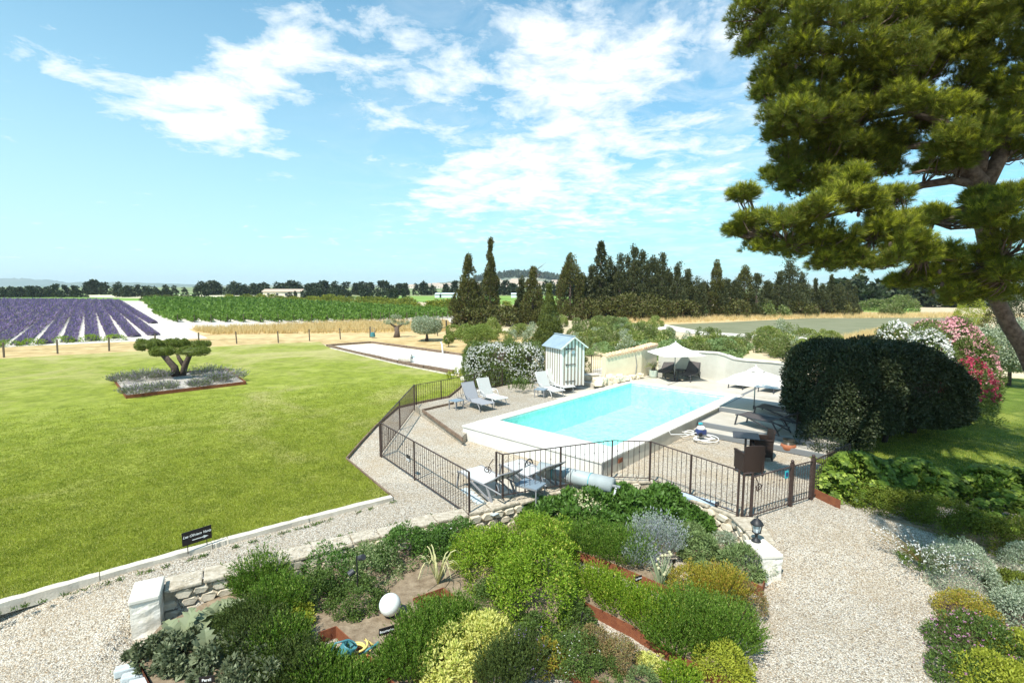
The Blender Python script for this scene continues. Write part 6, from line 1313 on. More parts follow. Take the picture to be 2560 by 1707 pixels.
tf(MB().lathe([(.125, 0), (.13, .02), (.12, .30), (.115, .31), (.105, .31), (.11, .05)], n=20).build('body', M['teal'], t, smooth=True))
tf(MB().tube([(.11, 0, .07), (.26, .0, .24), (.38, .0, .40)], [.022, .02, .017], 10).build('spout', M['teal'], t, smooth=True)); tf(MB().tube([(.38, 0, .40), (.41, 0, .43)], [.02, .03], 12).build('rose', M['teal'], t))
tf(MB().tube([(-.11, 0, .06), (-.22, 0, .14), (-.22, 0, .27), (-.05, 0, .37), (.09, 0, .31)], .013, 8).build('handle', M['teal'], t, smooth=True))
p = gp(892, 1652, GZ+.05); t = thing('garden_hose', 'coiled yellow hose lying beside the teal watering can', 'hose', p); pts = []
for k in range(150): a = k*.26; r = .17+.05*math.sin(k*.043)+.02*math.sin(k*.7)*0; pts.append(Vector((math.cos(a)*r, math.sin(a)*r*.85, .03+.0016*k+.012*math.sin(a*.5))))
pts += [Vector((.22, .1, .2)), Vector((.25, .2, .12)), Vector((.2, .33, .03))]
MB().tube(pts, .017, 8).build('coil', M['yellow'], t, smooth=True)
def text(par, s, loc, size, m, rz=0, tilt=math.pi/2, shear=0.0):
    c = bpy.data.curves.new('lettering', 'FONT'); c.body = s; c.size = size; c.align_x = 'CENTER'; c.align_y = 'CENTER'; c.extrude = .0015; c.shear = shear; c.offset = size*.018
    o = bpy.data.objects.new('lettering', c); COL.objects.link(o); dg = bpy.context.evaluated_depsgraph_get(); dg.update(); me = bpy.data.meshes.new_from_object(o.evaluated_get(dg)); bpy.data.objects.remove(o); 
    o = bpy.data.objects.new('lettering', me); COL.objects.link(o); me.materials.clear(); me.materials.append(m); o.parent = par; o.location = loc; o.rotation_euler = (tilt, 0, rz); return o
sa, sb = at(477, 1383, .05), at(513, 1371, .05); d = sb-sa; rz = math.atan2(d.y, d.x); mid = (sa+sb)/2
t = thing('direction_sign', 'black slate sign with white script and arrow standing on the lawn edge', 'sign', mid, rz); zt = at_y(492, 1338, mid.y).z-.05; hw = .30
MB().box((0, 0, zt), (.52, .018, .27)).build('board', M['signblack'], t)
for x in (-.17, .17): MB().tube([(x, .015, 0), (x, .015, zt)], .008, 6).build('stake', M['black'], t)
text(t, 'Les Oliviers Verts', (0.0, -.0105, zt+.035), .068, M['signwhite'], 0, shear=.35)
MB().beam((-.09, -.0105, zt-.06), (.12, -.0105, zt-.06), .003, .014, up=(0, 0, 1)).add([(.11, -.0115, zt-.03), (.11, -.0115, zt-.09), (.20, -.0115, zt-.06)], [(0, 1, 2)]).build('arrow', M['signwhite'], t)
def plabel(u, v, txt, lab, rz, w=.19, h=.085, zz=.42, size=.045, tilt=0, white=False):
    p = gp(u, v); t = thing('plant_label', lab, 'sign', p, rz); MB().tube([(0, 0, 0), (0, 0, zz)], .006, 6).build('stake', M['black'], t); b = MB().box((0, -.008, zz+h*.3), (w, .012, h)).build('board', M['signblack'], t)
    if txt: text(t, txt, (0, -.0155, zz+h*.3), size, M['signwhite'])
    return t
plabel(968, 1640, 'Bourrache', 'black slate plant sign with white lettering beside the globe lamp', R(26), .23, .11, .40, .05)
plabel(1594, 1500, 'Sarriette', 'small black plant sign with bold white lettering among bright green cushions', R(30), .15, .09, .40, .042)
plabel(1682, 1455, '', 'blank-looking dark plant sign behind the flowering onion', R(40), .10, .09, .40); plabel(1453, 1590, '', 'dark plant sign turned edge-on behind the brown heathers', R(70), .12, .08, .34); plabel(520, 1735, 'Persil', 'slate plant sign with white lettering cut by the bottom picture edge', R(10), .2, .1, .2, .055)
# granite setts lower left
t = thing('granite_kerb', 'row of pale grey granite blocks beside the rusty steel, lower left', 'kerb', at(340, 1690, GZ+.1))
for i in range(5):
    q = at(322, 1668, GZ+.1).lerp(at(395, 1745, GZ+.1), i/4); MB().box((q.x, q.y, GZ+.07), (.34, .15, .14), R(22), jit=.01).build('granite_block', M['granite'], t, world=True, bevel=.025)
# ================================================================ white oleander by the cabin
p = at(1262, 952, .2)
t = plant('oleander_shrub', 'large rounded oleander covered in white blossoms left of the cabin', 'shrub', p, L['oleander'], (2.0, 1.3, 1.95), 26000, 'superbox', lobes=110, lobr=.42, leafL=.15, leafW=.042, rag=.12, up=.6, flowers=(L['wflower'], 2900, .06, 'blossoms'))
MB().ball((0, 0, 1.0), 1.0, 14, 8, (1.6, .9, .85)).build('inner_branches', M['bark_d'], t)
plant('oleander_shrub', 'lower left shoulder of white oleander nearest the boules court', 'shrub', at(1196, 948, .1), L['oleander'], (.85, .8, 1.35), 7000, 'dome', lobes=30, lobr=.3, leafL=.13, leafW=.03, rag=.1, up=.6, flowers=(L['wflower'], 190, .045, 'blossoms'))
plant('iris_clump', 'light green strappy iris clump beside a pale boulder', 'plant', at(1144, 948, .05), L['yellowg'], (.55, .4, .42), 260, 'dome', leafL=.36, leafW=.035, up=1.6, lobr=.12); plant('iris_clump', 'dark strappy iris clump behind the loungers near the cabin', 'plant', at(1302, 975, ZC-.1), L['dkgreen'], (.6, .25, .38), 260, 'dome', leafL=.30, leafW=.03, up=1.6, lobr=.1)
p = at(1162, 951, .05); t = thing('boulder', 'pale boulder beside the light green iris clump', 'rock', p); MB().ball((0, 0, .12), .28, 9, 6, (1, .7, .7)).build('rock', M['stone_w'], t)
p = at(1215, 985, .1); t = thing('boulder', 'long pale rock under the oleander behind the railing', 'rock', p); MB().ball((0, 0, .10), .5, 9, 6, (1, .5, .45)).build('rock', M['stone_w'], t)
# ================================================================ right side
hc = Vector((12.7, 17.5, 0)); t = thing('clipped_hedge', 'huge rounded dark clipped evergreen mass right of the pool', 'hedge', hc, R(18))
v, f = crown_soup(150000, 'superbox', (3.1, 1.55, 2.75), 1000, .33, .09, .052, inner=.2, rag=.03); v[:, 2] += .62; v[:, 2] -= np.clip((v[:, 0]-.3)*.36, 0, 1.0)*(v[:, 2]/3.0); link('foliage', np_mesh('foliage', v, f), L['hedge'], t)
MB().ball((0, 0, 1.9), 1.0, 20, 12, (2.55, 1.15, 1.08)).build('inner_branches', M['bark_d'], t)
for x, y, r in ((-1.6, -.3, .1), (-.6, .1, .12), (-.2, -.5, .09), (.8, .1, .1), (1.9, 0, .11)): trunk(M['bark_d'], t, [(x, y, 0), (x+.15, y, .5), (x+rnd.uniform(-.3, .5), y, 1.3)], [r, r*.8, r*.6])
plant('hedge_shrub', 'dark shrubbery filling the foot of the clipped hedge above the fence', 'shrub', (10.4, 16.0, 0), L['hedge'], (1.15, .9, 1.15), 9000, 'dome', lobes=70, lobr=.3, leafL=.075, leafW=.04, rag=.08)
plant('hedge_shrub', 'darker tail of shrubs trailing right from the clipped hedge', 'shrub', (16.2, 21.0, 0), L['hedge'], (1.5, 1.2, 1.7), 9000, 'dome', lobes=90, lobr=.35, leafL=.075, leafW=.04, rag=.1)
def ol(u, v, Yd, rx, h, fl, lab, nf, z0=None, n=11000):
    c = at_y(u, v, Yd); plant('oleander_shrub', lab, 'shrub', (c.x, Yd, 0), L['oleander'], (rx*1.15, rx*.9, c.z*1.12), n, 'dome', lobes=60, lobr=.42, leafL=.13, leafW=.04, rag=.12, up=.5, flowers=(L[fl], int(nf*2.6), .095, 'blossoms', .42))
ol(2245, 835, 22, 1.25, 0, 'wflower', 'white flowering oleander rising behind the clipped hedge, left one', 420); ol(2320, 850, 20.5, 1.1, 0, 'wflower', 'white flowering oleander between hedge and pink oleander', 330); ol(2320, 828, 23.5, 1.3, 0, 'pflower', 'pale pink oleander peeking up behind the white ones', 420); ol(2385, 826, 22.5, 1.5, 0, 'pflower', 'pink flowering oleander behind the clipped hedge', 620); ol(2440, 870, 20.6, .9, 0, 'pflower', 'smaller pink oleander at the right of the group', 240); ol(2425, 918, 19.2, .95, 0, 'rflower', 'crimson flowering oleander at the right end of the group', 170, n=3000)
small_tree(2520, 965, 'olive_tree', 'grey-green olive with forked trunk at the right picture edge', 'olive', 1.65, 2.4, .9, n=7000, lob=60, tr=.09)
plant('conifer_shrub', 'yellowish green upright conifer behind the oleanders', 'tree', at(2425, 812), L['yellowg'], (2.1, 2.1, 3.6), 6000, 'column', lobes=80, lobr=.5, leafL=.2, leafW=.06, rag=.1, up=.8)
plant('conifer_shrub', 'very dark conifer filling the right edge behind the trunk', 'tree', at(2570, 860), L['hedge'], (3.0, 2.0, 5.6), 9000, 'column', lobes=90, lobr=.6, leafL=.2, leafW=.08, rag=.1, up=.5)
plant('conifer_shrub', 'dark green conifer between the yellowish one and the pine trunk', 'tree', at(2490, 840), L['cypress'], (1.5, 1.5, 3.6), 4500, 'column', lobes=60, lobr=.45, leafL=.18, leafW=.07, rag=.1, up=.8)
# lobed leaf hedge (maple-like leaves)
def lobed(n, rad, sc_=.13, shape='dome', lobes=30, lobr=.25):
    lc, ln = profile_pts(lobes, shape, rad); idx = rg.integers(0, lobes, n); d = unit(rdir(n)*.7+ln[idx]+np.array([0, 0, .3])); P = lc[idx]-ln[idx]*lobr*.6+d*lobr*rg.uniform(.5, 1.1, n)[:, None]; P[:, 2] = np.maximum(P[:, 2], .03)
    nm = unit(d*.6+rdir(n)*.35+np.array([0, -.35, .8])); ax = unit(np.cross(nm, rdir(n))); sd_ = np.cross(nm, ax); s = sc_*rg.uniform(.6, 1.25, n)[:, None]
    ang = np.radians([-90, -55, -38, -15, 0, 22, 40, 62, 90, 118, 140, 158, 180, 195, 218, 235]); rr = np.array([.18, .5, .35, .75, .55, .9, .5, .6, 1.0, .6, .5, .9, .55, .75, .35, .5])
    ring = [P+ax*s*np.sin(a)*r+sd_*s*np.cos(a)*r-nm*s*.12*r for a, r in zip(ang, rr)]
    V = np.stack([P]+ring, 1); k = len(ring)+1; b = (np.arange(n)*k)[:, None]; f = np.concatenate([np.stack([b[:, 0], b[:, 0]+1+i, b[:, 0]+1+(i+1) % len(ring)], 1) for i in range(len(ring))]); return V.reshape(-1, 3), f
def maple(x, y, rad, n, lab, z=0, sc_=.082):
    n = int(n*3.4)
    t = thing('lobed_leaf_shrub', lab, 'shrub', (x, y, z)); v, f = lobed(n, rad, sc_, lobes=90, lobr=.16); link('foliage', np_mesh('foliage', v, f), L['maple'], t)
    v, f = crown_soup(5000, 'dome', tuple(q*.88 for q in rad), 30, .3, .1, .06); link('inner_foliage', np_mesh('inner_foliage', v, f), L['maple'], t); return t
maple(8.75, 12.55, (.95, .75, 1.1), 950, 'bright lobed-leaf shrub hanging over the gravel right of the gate')
maple(10.3, 12.7, (1.2, .85, .85), 1000, 'lobed-leaf shrub in half shade, second from the gate')
maple(12.3, 12.4, (1.3, .9, .75), 900, 'shaded lobed-leaf shrub in the middle of the low hedge')
maple(12.0, 11.1, (1.5, .9, .85), 1000, 'lobed-leaf shrub at the right picture edge above the box mounds', z=-.2)
bb = [at(2030, 1238), at(2062, 1254), at(2100, 1272)]
t = thing('steel_edging', 'rusty steel edge of the shaded bed at the foot of the lobed-leaf hedge', 'edging', bb[0])
for a, b in zip(bb[:-1], bb[1:]):
    za, zb_ = hgt(a.x, a.y), hgt(b.x, b.y); MB().beam(a+Vector((0, 0, za+.09)), b+Vector((0, 0, zb_+.09)), .016, .24).build('steel_panel', M['corten'], t, world=True)
MB().prism([(7.2, 12.2), (8.0, 11.65), (9.5, 10.6), (11.5, 9.6), (17, 8.8), (17, 13.2), (9.2, 13.6)], -.6, -.01).build('planting_bed', M['soil'], kind='structure')
def ground_at(u, v):
    z = 0
    for _ in range(6): q = at(u, v, z); z = hgt(q.x, q.y)
    return at(u, v, z)
def rmound(u, v, r, h, m, lab, n=3600, lf=(.045, .022), flowers=None, name='rounded_shrub', z=None, **k):
    p = ground_at(u, v) if z is None else at(u, v, z); return plant(name, lab, 'shrub', (p.x, p.y, p.z-.03), L[m], (r*1.05, r*1.05, h*1.2), int(n*1.9), 'dome', lobes=70, leafL=lf[0], leafW=lf[1], rag=.02, flowers=flowers, lobr=r*.28, **k)
rmound(2195, 1270, .62, .55, 'box', 'clipped box mound nearest the gate, below the lobed-leaf shrub', z=-.05); rmound(2275, 1288, .5, .5, 'box', 'second clipped box mound from the gate', z=-.08); rmound(2350, 1315, .62, .55, 'box', 'clipped box mound behind the white gaura', z=-.1); rmound(2440, 1345, .55, .5, 'box', 'shaded clipped box mound left of the silver shrub at the edge', z=-.15); rmound(2540, 1370, .6, .55, 'box', 'box mound at the right edge in deep shade', z=-.2)
rb_ = [tuple(at(u, v, GZ+.01)[:2]) for u, v in ((2520, 1790), (2436, 1710), (2381, 1672), (2357, 1637), (2340, 1560), (2345, 1510), (2330, 1470), (2318, 1430), (2335, 1405), (2450, 1400))]+[(14, 8.6), (17, 8), (17, 3)]
M['mulch'] = mat('dark_mulch', (.085,.05,.04), .95, (.16,.10,.075), 12, .9, 40)
MB().prism(rb_, -.62, GZ+.015).build('shrub_bed', M['mulch'], kind='structure')
rmound(2392, 1455, .56, .72, 'silver', 'large round silver cushion beside the gravel path', 6500, (.04, .014))
rmound(2415, 1540, .46, .36, 'gold', 'flat golden-green cushion below the large silver one', 3600, (.03, .016))
rmound(2440, 1630, .62, .50, 'dkgreen', 'spreading shrub sprinkled with magenta flowers', 4200, (.05, .02), flowers=(L['mflower'], 150, .022, 'flowers')); rmound(2400, 1690, .42, .32, 'dkgreen', 'lower magenta flowered shrub at the path edge', 2400, (.05, .02), flowers=(L['mflower'], 70, .022, 'flowers'))
rmound(2550, 1560, .46, .55, 'silver', 'silver cushion at the right edge, middle height', 4200, (.045, .018)); rmound(2575, 1440, .46, .55, 'silver', 'silver shrub at the right edge, uppermost', 3600, (.04, .014)); rmound(2535, 1480, .40, .32, 'box', 'green cushion squeezed between the silver shrubs', 2200)
rmound(2555, 1660, .45, .42, 'yellowg', 'yellow-green shrub in the lower right corner', 3000, flowers=(L['yellow'], 40, .02, 'flowers')); rmound(2490, 1730, .50, .42, 'yellowg', 'yellow-green shrub at the bottom right edge with small yellow flowers', 3200, flowers=(L['yellow'], 40, .02, 'flowers')); rmound(2600, 1760, .6, .4, 'yellowg', 'bushy yellow-green foliage in the very corner', 2000)
p = ground_at(2305, 1420); sprig_plant('gaura_plant', 'airy gaura with many tiny white blossoms on thin stems', 'plant', p, L['rosem'], (.32, .32), .5, 240, 14, .035, .007, lean=.8, flowers=None)
t = bpy.data.objects[[o.name for o in COL.objects if o.name.startswith('gaura_plant')][0]]
mb = MB(); fl = []
for i in range(80):
    a = rnd.uniform(1.8, 5.2); r = rnd.uniform(.3, .95); h = rnd.uniform(.35, .75); e = Vector((math.cos(a)*r, math.sin(a)*r, h)); mb.tube([(0, 0, .1), e*.5+Vector((0, 0, .12)), e], .0035, 3, False)
    for k in range(3): fl.append(tuple(e.lerp(Vector((0, 0, .3)), k*.12)+Vector((rnd.uniform(-.04, .04), rnd.uniform(-.04, .04), rnd.uniform(-.03, .03)))))
mb.build('flower_stems', L['rust'], t, kind='stuff'); P1 = np.repeat(np.array(fl), 3, 0)+rg.normal(size=(len(fl)*3, 3))*.006; v, f = leaves(P1, rdir(len(P1)), rdir(len(P1)), .028, .02); link('blossoms', np_mesh('blossoms', v, f), L['wflower'], t, kind='stuff')
# white stones under the hedge
for u, v, lab in ((2232, 1064, 'small white stone standing on the right lawn under the hedge'), (2246, 1068, 'squat pale post stub beside the small white stone')):
    p = at(u, v, .03); g = thing('marker_stone', lab, 'stone', p); MB().box((0, 0, .1), (.16, .12, .22), rnd.random(), jit=.02).build('stone', M['stone_w'], g, bevel=.02)
# ================================================================ PINE
Zs = 2.01
PC = [(230,90,100,12.5),(400,60,130,12),(560,120,140,11.5),(750,80,150,12),(950,60,150,12.5),(1150,60,150,12),(1350,60,150,11.5),(1550,60,150,12),
 (250,230,75,12.5),(420,260,130,12),(600,300,150,12.3),(800,280,160,12),(1000,260,150,11.5),(1200,250,150,12),(1400,220,150,11.5),(1560,260,130,11.5),
 (340,410,100,12.5),(520,450,130,12.3),(700,450,140,12.6),(860,440,100,12.5),(1350,420,110,11.8),(1530,450,120,11.5),(1080,400,100,12.5),
 (380,600,90,12),(470,590,90,11.5),(560,640,120,12.5),(720,620,120,12.8),(880,680,100,12.8),(1080,640,70,12.8),(1330,600,100,12),(1500,620,110,11.5),(1230,520,90,12.8),
 (390,780,75,12.5),(540,800,100,12.8),(700,800,120,13),(850,770,80,13),(990,740,70,13),(1270,740,80,12.6),(1430,760,80,12.5),(1570,760,80,12),
 (350,900,55,12.5),(470,930,80,12.8),(640,910,90,13),(760,890,60,13),(1120,850,45,13),(1220,860,45,13),(920,860,50,13.2),
 (200,1000,50,11.5),(160,1170,40,11.5),(230,1120,70,11.3),(300,1230,85,11.2),(400,1120,100,10.6),(550,1080,105,10.2),(690,1000,95,10.2),(820,1010,90,10.3),(740,910,60,10.2),(950,1010,80,10.8),(500,1250,110,10.8),(680,1220,120,10.6),(860,1160,120,10.5),(1030,1140,90,10.6),(1150,1090,50,11),(900,1310,105,10.2),(740,1320,70,10.6),(1080,1280,90,10.3),(1210,1300,70,10.6),(610,1330,60,10.8),(980,1230,90,10.2),
 (1480,1050,100,10),(1390,1120,70,10.2),(1560,1180,110,10),(1400,1290,110,10.6),(1540,1370,110,10.2),(1240,1420,100,10.8),(1400,1430,110,11),(1110,1400,60,10.8),(1570,990,70,10),(1300,1480,90,11.2),(1000,1420,50,11),(1500,1480,80,11.4),
 (1250,690,80,11),(1340,740,80,11),(1180,760,60,11.4),(1100,520,70,11.2),(1240,560,70,11.2),(980,480,80,11.4),(1420,660,90,11.2),(1300,820,40,11.4),(460,500,80,12),(300,480,50,12.4),(620,560,90,12),(780,560,90,12.2),(480,680,80,12.2),(640,720,90,12.4),(800,720,80,12.4),(920,800,70,12.6),(380,680,50,12.3),(560,900,80,12.6),(420,860,70,12.5),(1380,1000,50,11.3),(1720,120,150,12),(1750,400,150,12),(1700,700,140,12),(1720,1050,130,11),(1740,1330,130,11),(1900,250,180,12.5),(1900,600,180,12.5),(1900,950,170,12),(600,-120,160,12),(900,-130,170,12),(1250,-130,170,12),(1550,-120,170,12),(1850,-100,190,12.3),(800,-380,170,12.5),(1200,-400,190,12.5),(1600,-400,190,12.5),
 (900,500,120,14.5),(1150,300,150,14.5),(600,650,100,14.3),(1450,500,120,14.5),(1000,80,150,14.8),(1400,1000,60,13.5),(2000,1250,150,12.5),(2100,800,170,13),(2100,400,180,13)]
OVER = [(5.3,4.9,10.2,.75),(5.0,4.2,10.8,.7),(6.2,4.6,10.6,1.1),(7.6,5.6,11.2,1.3),(9.2,6.0,11.6,1.4),(10.8,7.0,12.0,1.5),(8.6,7.4,12.2,1.3),(12.6,8.0,11.5,1.5),(7.2,7.0,11.6,1.0),(13.5,10,12.5,1.6),(11.5,9.5,14,1.6),(9.5,9.6,13.6,1.4),(14.8,8.2,9.5,1.4),(15.5,11,10.5,1.7),(12,6,10.5,1.3),(17,10,8.5,1.5),(5.9,6.1,11.3,.8)]
pbase = Vector((14.6, 12.6, -.1)); pine = thing('pine_tree', 'tall umbrella-like pine filling the right side of the picture', 'tree', pbase)
T0 = [at_y(2560, 868, 12.4), at_y(2522, 812, 12.3), at_y(2491, 748, 12.2), at_y(2478, 690, 12.1), at_y(2470, 600, 12.0), at_y(2462, 520, 12.0), at_y(2455, 470, 12.0)]
MB().tube([pbase, Vector((13.6, 12.5, 2.2))]+T0, [.36, .30, .18, .16, .15, .17, .20, .25, .30], 12).build('trunk', M['bark'], pine, world=True, smooth=True)
def limb(pts, r0, r1, name='limb', n=8):
    P = [at_y(u/Zs+1760, v/Zs, Yd) for u, v, Yd in pts]; k = len(P); MB().tube(P, [r0+(r1-r0)*i/(k-1) for i in range(k)], n).build(name, M['bark'], pine, world=True, smooth=True); return P
forks = [limb([(1400, 450, 12.6), (1340, 100, 12.4), (1290, -200, 12.1), (1260, -420, 11.8)], .13, .08), limb([(1400, 945, 12), (1330, 860, 12), (1260, 720, 12.1), (1160, 580, 12.2), (1060, 460, 12.3), (950, 380, 12.3), (820, 240, 12.3), (700, 100, 12.2)], .21, .04),
 limb([(1400, 945, 12), (1470, 820, 12), (1560, 640, 12), (1640, 420, 12), (1700, 150, 12)], .19, .06), limb([(1380, 860, 12), (1420, 700, 12.4), (1400, 450, 12.6), (1380, 200, 12.5), (1300, -100, 12.4)], .14, .04),
 limb([(1380, 930, 12), (1250, 905, 12), (1100, 930, 12.2), (950, 980, 11.8), (750, 1050, 11), (500, 1120, 10.8), (280, 1180, 11.2)], .11, .025), limb([(1350, 1040, 12), (1200, 1080, 11.4), (1020, 1160, 10.8), (850, 1200, 10.5), (620, 1230, 10.7), (420, 1220, 10.9)], .10, .02),
 limb([(1150, 590, 12.2), (1000, 560, 12.6), (850, 590, 12.8), (700, 640, 12.7), (520, 600, 12.2)], .10, .02), limb([(1180, 620, 12.2), (1080, 570, 12.4), (960, 600, 12.8), (820, 640, 12.8)], .08, .02), limb([(1150, 730, 12.3), (980, 740, 12.9), (800, 790, 13), (600, 820, 12.8), (420, 800, 12.6)], .09, .02),
 limb([(1280, 1090, 11.6), (1150, 1120, 11), (1100, 1250, 10.5), (950, 1300, 10.3)], .06, .015), limb([(1360, 1100, 12), (1420, 1200, 11), (1500, 1300, 10.4), (1540, 1380, 10.3)], .08, .02), limb([(950, 440, 12.3), (760, 500, 12.6), (560, 540, 12.4), (400, 560, 12.2)], .06, .015), limb([(840, 260, 12.3), (620, 260, 12.2), (420, 230, 12.1), (250, 200, 12.4)], .07, .015), limb([(750, 160, 12.3), (560, 100, 12), (350, 70, 12.3)], .05, .015), limb([(1000, 420, 12.3), (900, 300, 12), (850, 150, 12)], .08, .02),
 limb([(1050, 870, 12.4), (1180, 840, 12.8), (1290, 870, 12.2)], .03, .03)]
allP = [(p_) for P in forks for p_ in P]
twigs = MB(); SP = []
def shoots(c, r, n, bright=1):
    """needle tufts: short upcurved shoots clothed in needles inside a flattened clump"""
    d = rdir(n); d[:, 2] = d[:, 2]*.75+.12; rad = rg.uniform(.25, 1.05, n)**.6; P = c+d*(rad*r)[:, None]*np.array([1, 1, .72])
    ax = unit(d*np.array([1, 1, .5])*.9+rdir(n)*.45+np.array([0, 0, .55])); K = 24; tt = rg.uniform(.3, 1, (n, K)); B = P[:, None, :]+ax[:, None, :]*(tt*.14)[..., None]
    A = unit(np.repeat(ax, K, 0)*1.0+rdir(n*K)*.75); return leaves(B.reshape(-1, 3), A, rdir(n*K), .115*rg.uniform(.75, 1.2, n*K), .0078, 'needle')
soups = []; young = []
for (u, v, r, Yd) in PC:
    c = at_y(u/Zs+1760, v/Zs, Yd); rm = r/Zs/F*Yd; cn = np.array(c)
    out_ = u > 1660 or v < -60
    # sub-clumps make the edge irregular
    for k in range(5 if out_ else 18):
        o = rdir(1)[0]*rm*rnd.uniform(.35, .95)*np.array([1, 1.3, .72]); rr = (rm*rnd.uniform(.34, .52) if out_ else max(.10, rm*rnd.uniform(.20, .36))); n = int(43*(rr/.2)**1.6)+6
        soups.append(shoots(cn+o, rr, min(n, 200)))
        if not out_ and rnd.random() < (.62 if Yd < 11.3 else .34): young.append(shoots(cn+o+np.array([0, -.03, .05]), rr*1.06, int(n*.45), 1))
        q = min(allP, key=lambda P_: (P_-c).length); e = Vector(cn+o); 
        if (q-e).length < 1.0: mid_ = q.lerp(e, .5)+Vector((rnd.uniform(-.1, .1), rnd.uniform(-.1, .1), -.08)); twigs.tube([q, mid_, e], [.022, .014, .006], 5, False)
for (x_, y_, z_, r_) in OVER:
    for k in range(5):
        o = rdir(1)[0]*r_*.6*np.array([1, 1, .5]); soups.append(shoots(np.array([x_, y_, z_])+o, r_*.5, 260))
    q = Vector((11.4, 11.7, 14.5)); twigs.tube([q, q.lerp(Vector((x_, y_, z_)), .5)+Vector((0, 0, .8)), (x_, y_, z_)], [.07, .05, .02], 6, False)
v, f = join_soup(soups); print('pine needles', len(f)); v = v-np.array(pbase); link('needles', np_mesh('needles', v, f), L['pine'], pine)
v, f = join_soup(young); v = v-np.array(pbase); link('young_needles', np_mesh('young_needles', v, f), L['pine_y'], pine); print('young', len(f))
twigs.build('twigs', M['bark'], pine, world=True, kind='stuff')
mb = MB()
for i in range(26):
    u, v_, r, Yd = PC[rnd.randrange(0, 76)]; c = at_y(u/Zs+1760+rnd.uniform(-30, 30), v_/Zs+rnd.uniform(-20, 40), Yd-.2); mb.ball(c, .035, 7, 5, (1, 1, 1.6))
mb.build('cones', M['bark_d'], pine, world=True, kind='stuff')
# ================================================================ lawn grass near the camera, gravel stones
def blades(name, lab, poly_, n, h, w, mtl, z, dmax=30):
    P = []; xs_ = [q[0] for q in poly_]; ys_ = [q[1] for q in poly_]
    while len(P) < n:
        x, y = rnd.uniform(max(min(xs_), -26), min(max(xs_), 26)), rnd.uniform(max(min(ys_), 5), min(max(ys_), dmax)); dist = math.hypot(x, y)
        if rnd.random() < min(1, (9.5/dist)**1.3)*min(1, max(0, (30-dist)/16)) and abs(x) < y*1.08+1 and inpoly(x, y, poly_): P.append((x, y, z))
    P = np.array(P); ds = np.hypot(P[:, 0], P[:, 1])/10; B = np.repeat(P, 3, 0)+rg.normal(size=(n*3, 3))*np.array([.03, .03, 0]); dd = np.repeat(ds, 3)
    v, f = leaves(B, rdir(len(B))*.55+np.array([0, 0, 1]), rdir(len(B)), h*rg.uniform(.5, 1.3, len(B)), w*np.sqrt(dd), 'needle'); o = link(name, np_mesh(name, v, f), mtl, kind='stuff'); tag(o, lab, 'grass')
blades('lawn_grass', 'short green lawn blades covering the big lawn', [tuple(q) for q in lawnP], 120000, .045, .010, L['grass'], .045, 42)
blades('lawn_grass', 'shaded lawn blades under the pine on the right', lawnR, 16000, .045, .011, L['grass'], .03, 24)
# loose stones on the gravel
P = []
while len(P) < 60000:
    x, y = rnd.uniform(-9.5, 9.5), rnd.uniform(5.2, 15); 
    if abs(x) > y*1.05+.3 or rnd.random() > (6.5/math.hypot(x, y))**1.2: continue
    if inpoly(x, y, lawnP) or (x > 9 and y > 12): continue
    z = hgt(x, y)
    if -5.9 < x < 2.6:
        f_ = (x+6.1)/8.77; yw = 8.45+f_*4.8
        if yw-.04 < y < yw+.40: z = .05+.12*f_+.01
    P.append((x, y, z))
P = np.array(P); n = len(P); s = rg.uniform(.005, .0125, n)[:, None]; a = rg.random(n)*6.28; ca, sa = np.cos(a)[:, None], np.sin(a)[:, None]; ex = np.hstack([ca, sa, ca*0]); ey = np.hstack([-sa, ca, ca*0]); ez = np.array([[0, 0, 1.]])
tp = P+ez*s*.75; V = np.stack([P+ex*s*1.3, P+ey*s, P-ex*s*1.2, P-ey*s*.9, tp+ex*s*.3], 1); b = np.arange(n)*5
f = np.concatenate([np.stack([b, b+1, b+4], 1), np.stack([b+1, b+2, b+4], 1), np.stack([b+2, b+3, b+4], 1), np.stack([b+3, b, b+4], 1)])
L['peb'] = leaf('loose_pebbles', (.42, .36, .28), (.74, .70, .62), (.30, .29, .28), .12, rough=.9, trans=0, clump=3); o = link('loose_gravel', np_mesh('loose_gravel', V.reshape(-1, 3), f), L['peb'], kind='stuff'); tag(o, 'loose pale pebbles scattered over the gravel paths', 'gravel')
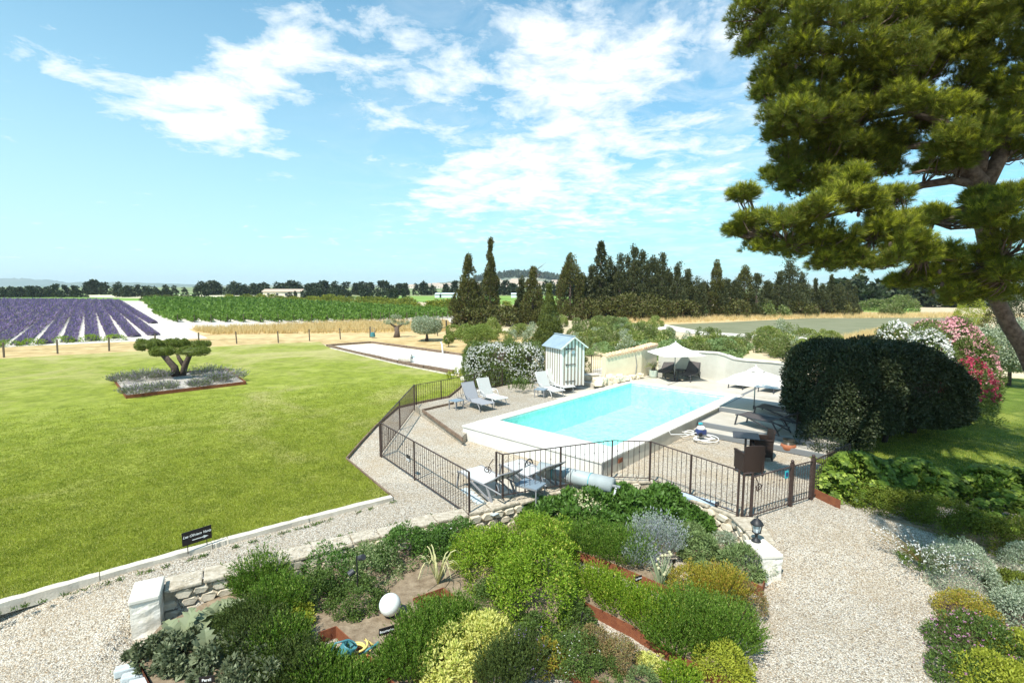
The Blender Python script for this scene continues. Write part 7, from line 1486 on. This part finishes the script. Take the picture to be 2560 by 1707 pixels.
# fallen leaves, weeds and shaggy lawn edge
P = []
while len(P) < 900:
    x, y = rnd.uniform(-9, 10), rnd.uniform(5.5, 14)
    if abs(x) < y*1.05 and not inpoly(x, y, lawnP) and (rnd.random() < .25 or x > 4.5+rnd.random()*2 or abs(y-(8.45+(x+6.1)*.547)-.5) < .5): P.append((x, y, hgt(x, y)+.012))
P = np.array(P); n = len(P); v, f = leaves(P, rdir(n)*np.array([1, 1, .25]), rdir(n)*.3+np.array([0, 0, 1]), rg.uniform(.02, .05, n), rg.uniform(.008, .025, n))
L['litter'] = leaf('fallen_leaves', (.16, .09, .04), (.36, .24, .11), (.14, .17, .05), .2, trans=.1, clump=3); o = link('fallen_leaves', np_mesh('fallen_leaves', v, f), L['litter'], kind='stuff'); tag(o, 'brown fallen leaves and needles scattered over the gravel', 'leaf litter')
B = []
for a, b in zip(kp[:-1], kp[1:]):
    for i in range(int((b-a).length*70)):
        q = a.lerp(b, rnd.random()); d = (b-a).normalized(); s_ = Vector((-d.y, d.x, 0)); q = q+s_*rnd.uniform(.07, .16); B.append((q.x, q.y, .05))
for a, b in zip(ep[1:-1], ep[2:]):
    for i in range(int((b-a).length*45)):
        q = a.lerp(b, rnd.random()); B.append((q.x-rnd.uniform(.0, .12), q.y+rnd.uniform(-.05, .05), .05))
B = np.repeat(np.array(B), 2, 0); n = len(B); v, f = leaves(B+rg.normal(size=(n, 3))*np.array([.02, .02, 0]), rdir(n)*.7+np.array([0, 0, .9]), rdir(n), rg.uniform(.04, .12, n), .012, 'needle'); o = link('edge_grass', np_mesh('edge_grass', v, f), L['grass'], kind='stuff'); tag(o, 'longer grass blades hanging over the pale kerb of the lawn', 'grass')
tufts_p = []
for i in range(130):
    if i % 2: q = kp[0].lerp(kp[-1], rnd.random())+Vector((.12, -.13, 0))
    else: q = Vector((rnd.uniform(-5, 2.4), 0, 0)); q.y = 8.45+(q.x+6.1)*.547+.42+rnd.uniform(0, .2)
    tufts_p.append((q.x, q.y, 0))
B = np.repeat(np.array(tufts_p), 14, 0); n = len(B); v, f = leaves(B+rg.normal(size=(n, 3))*np.array([.03, .03, 0]), rdir(n)*.8+np.array([0, 0, .8]), rdir(n), rg.uniform(.03, .09, n), .016); o = link('weeds', np_mesh('weeds', v, f), L['dkgreen'], kind='stuff'); tag(o, 'small green weeds along the kerb and the wall cap', 'weeds')
# haze over the plain
hm = bpy.data.materials.new('air'); hm.use_nodes = True; t_ = hm.node_tree; t_.nodes.remove(t_.nodes['Principled BSDF']); pvn = node(t_, 'ShaderNodeVolumePrincipled'); pvn.inputs['Color'].default_value = (.80, .93, 1, 1); pvn.inputs['Density'].default_value = HAZE; t_.links.new(pvn.outputs[0], t_.nodes['Material Output'].inputs['Volume'])
if HAZE > 0:
    o = MB().box((0, 3200, 61), (13000, 7400, 130)).build('haze', hm, kind='stuff'); tag(o, 'thin summer haze over the plain', 'haze')
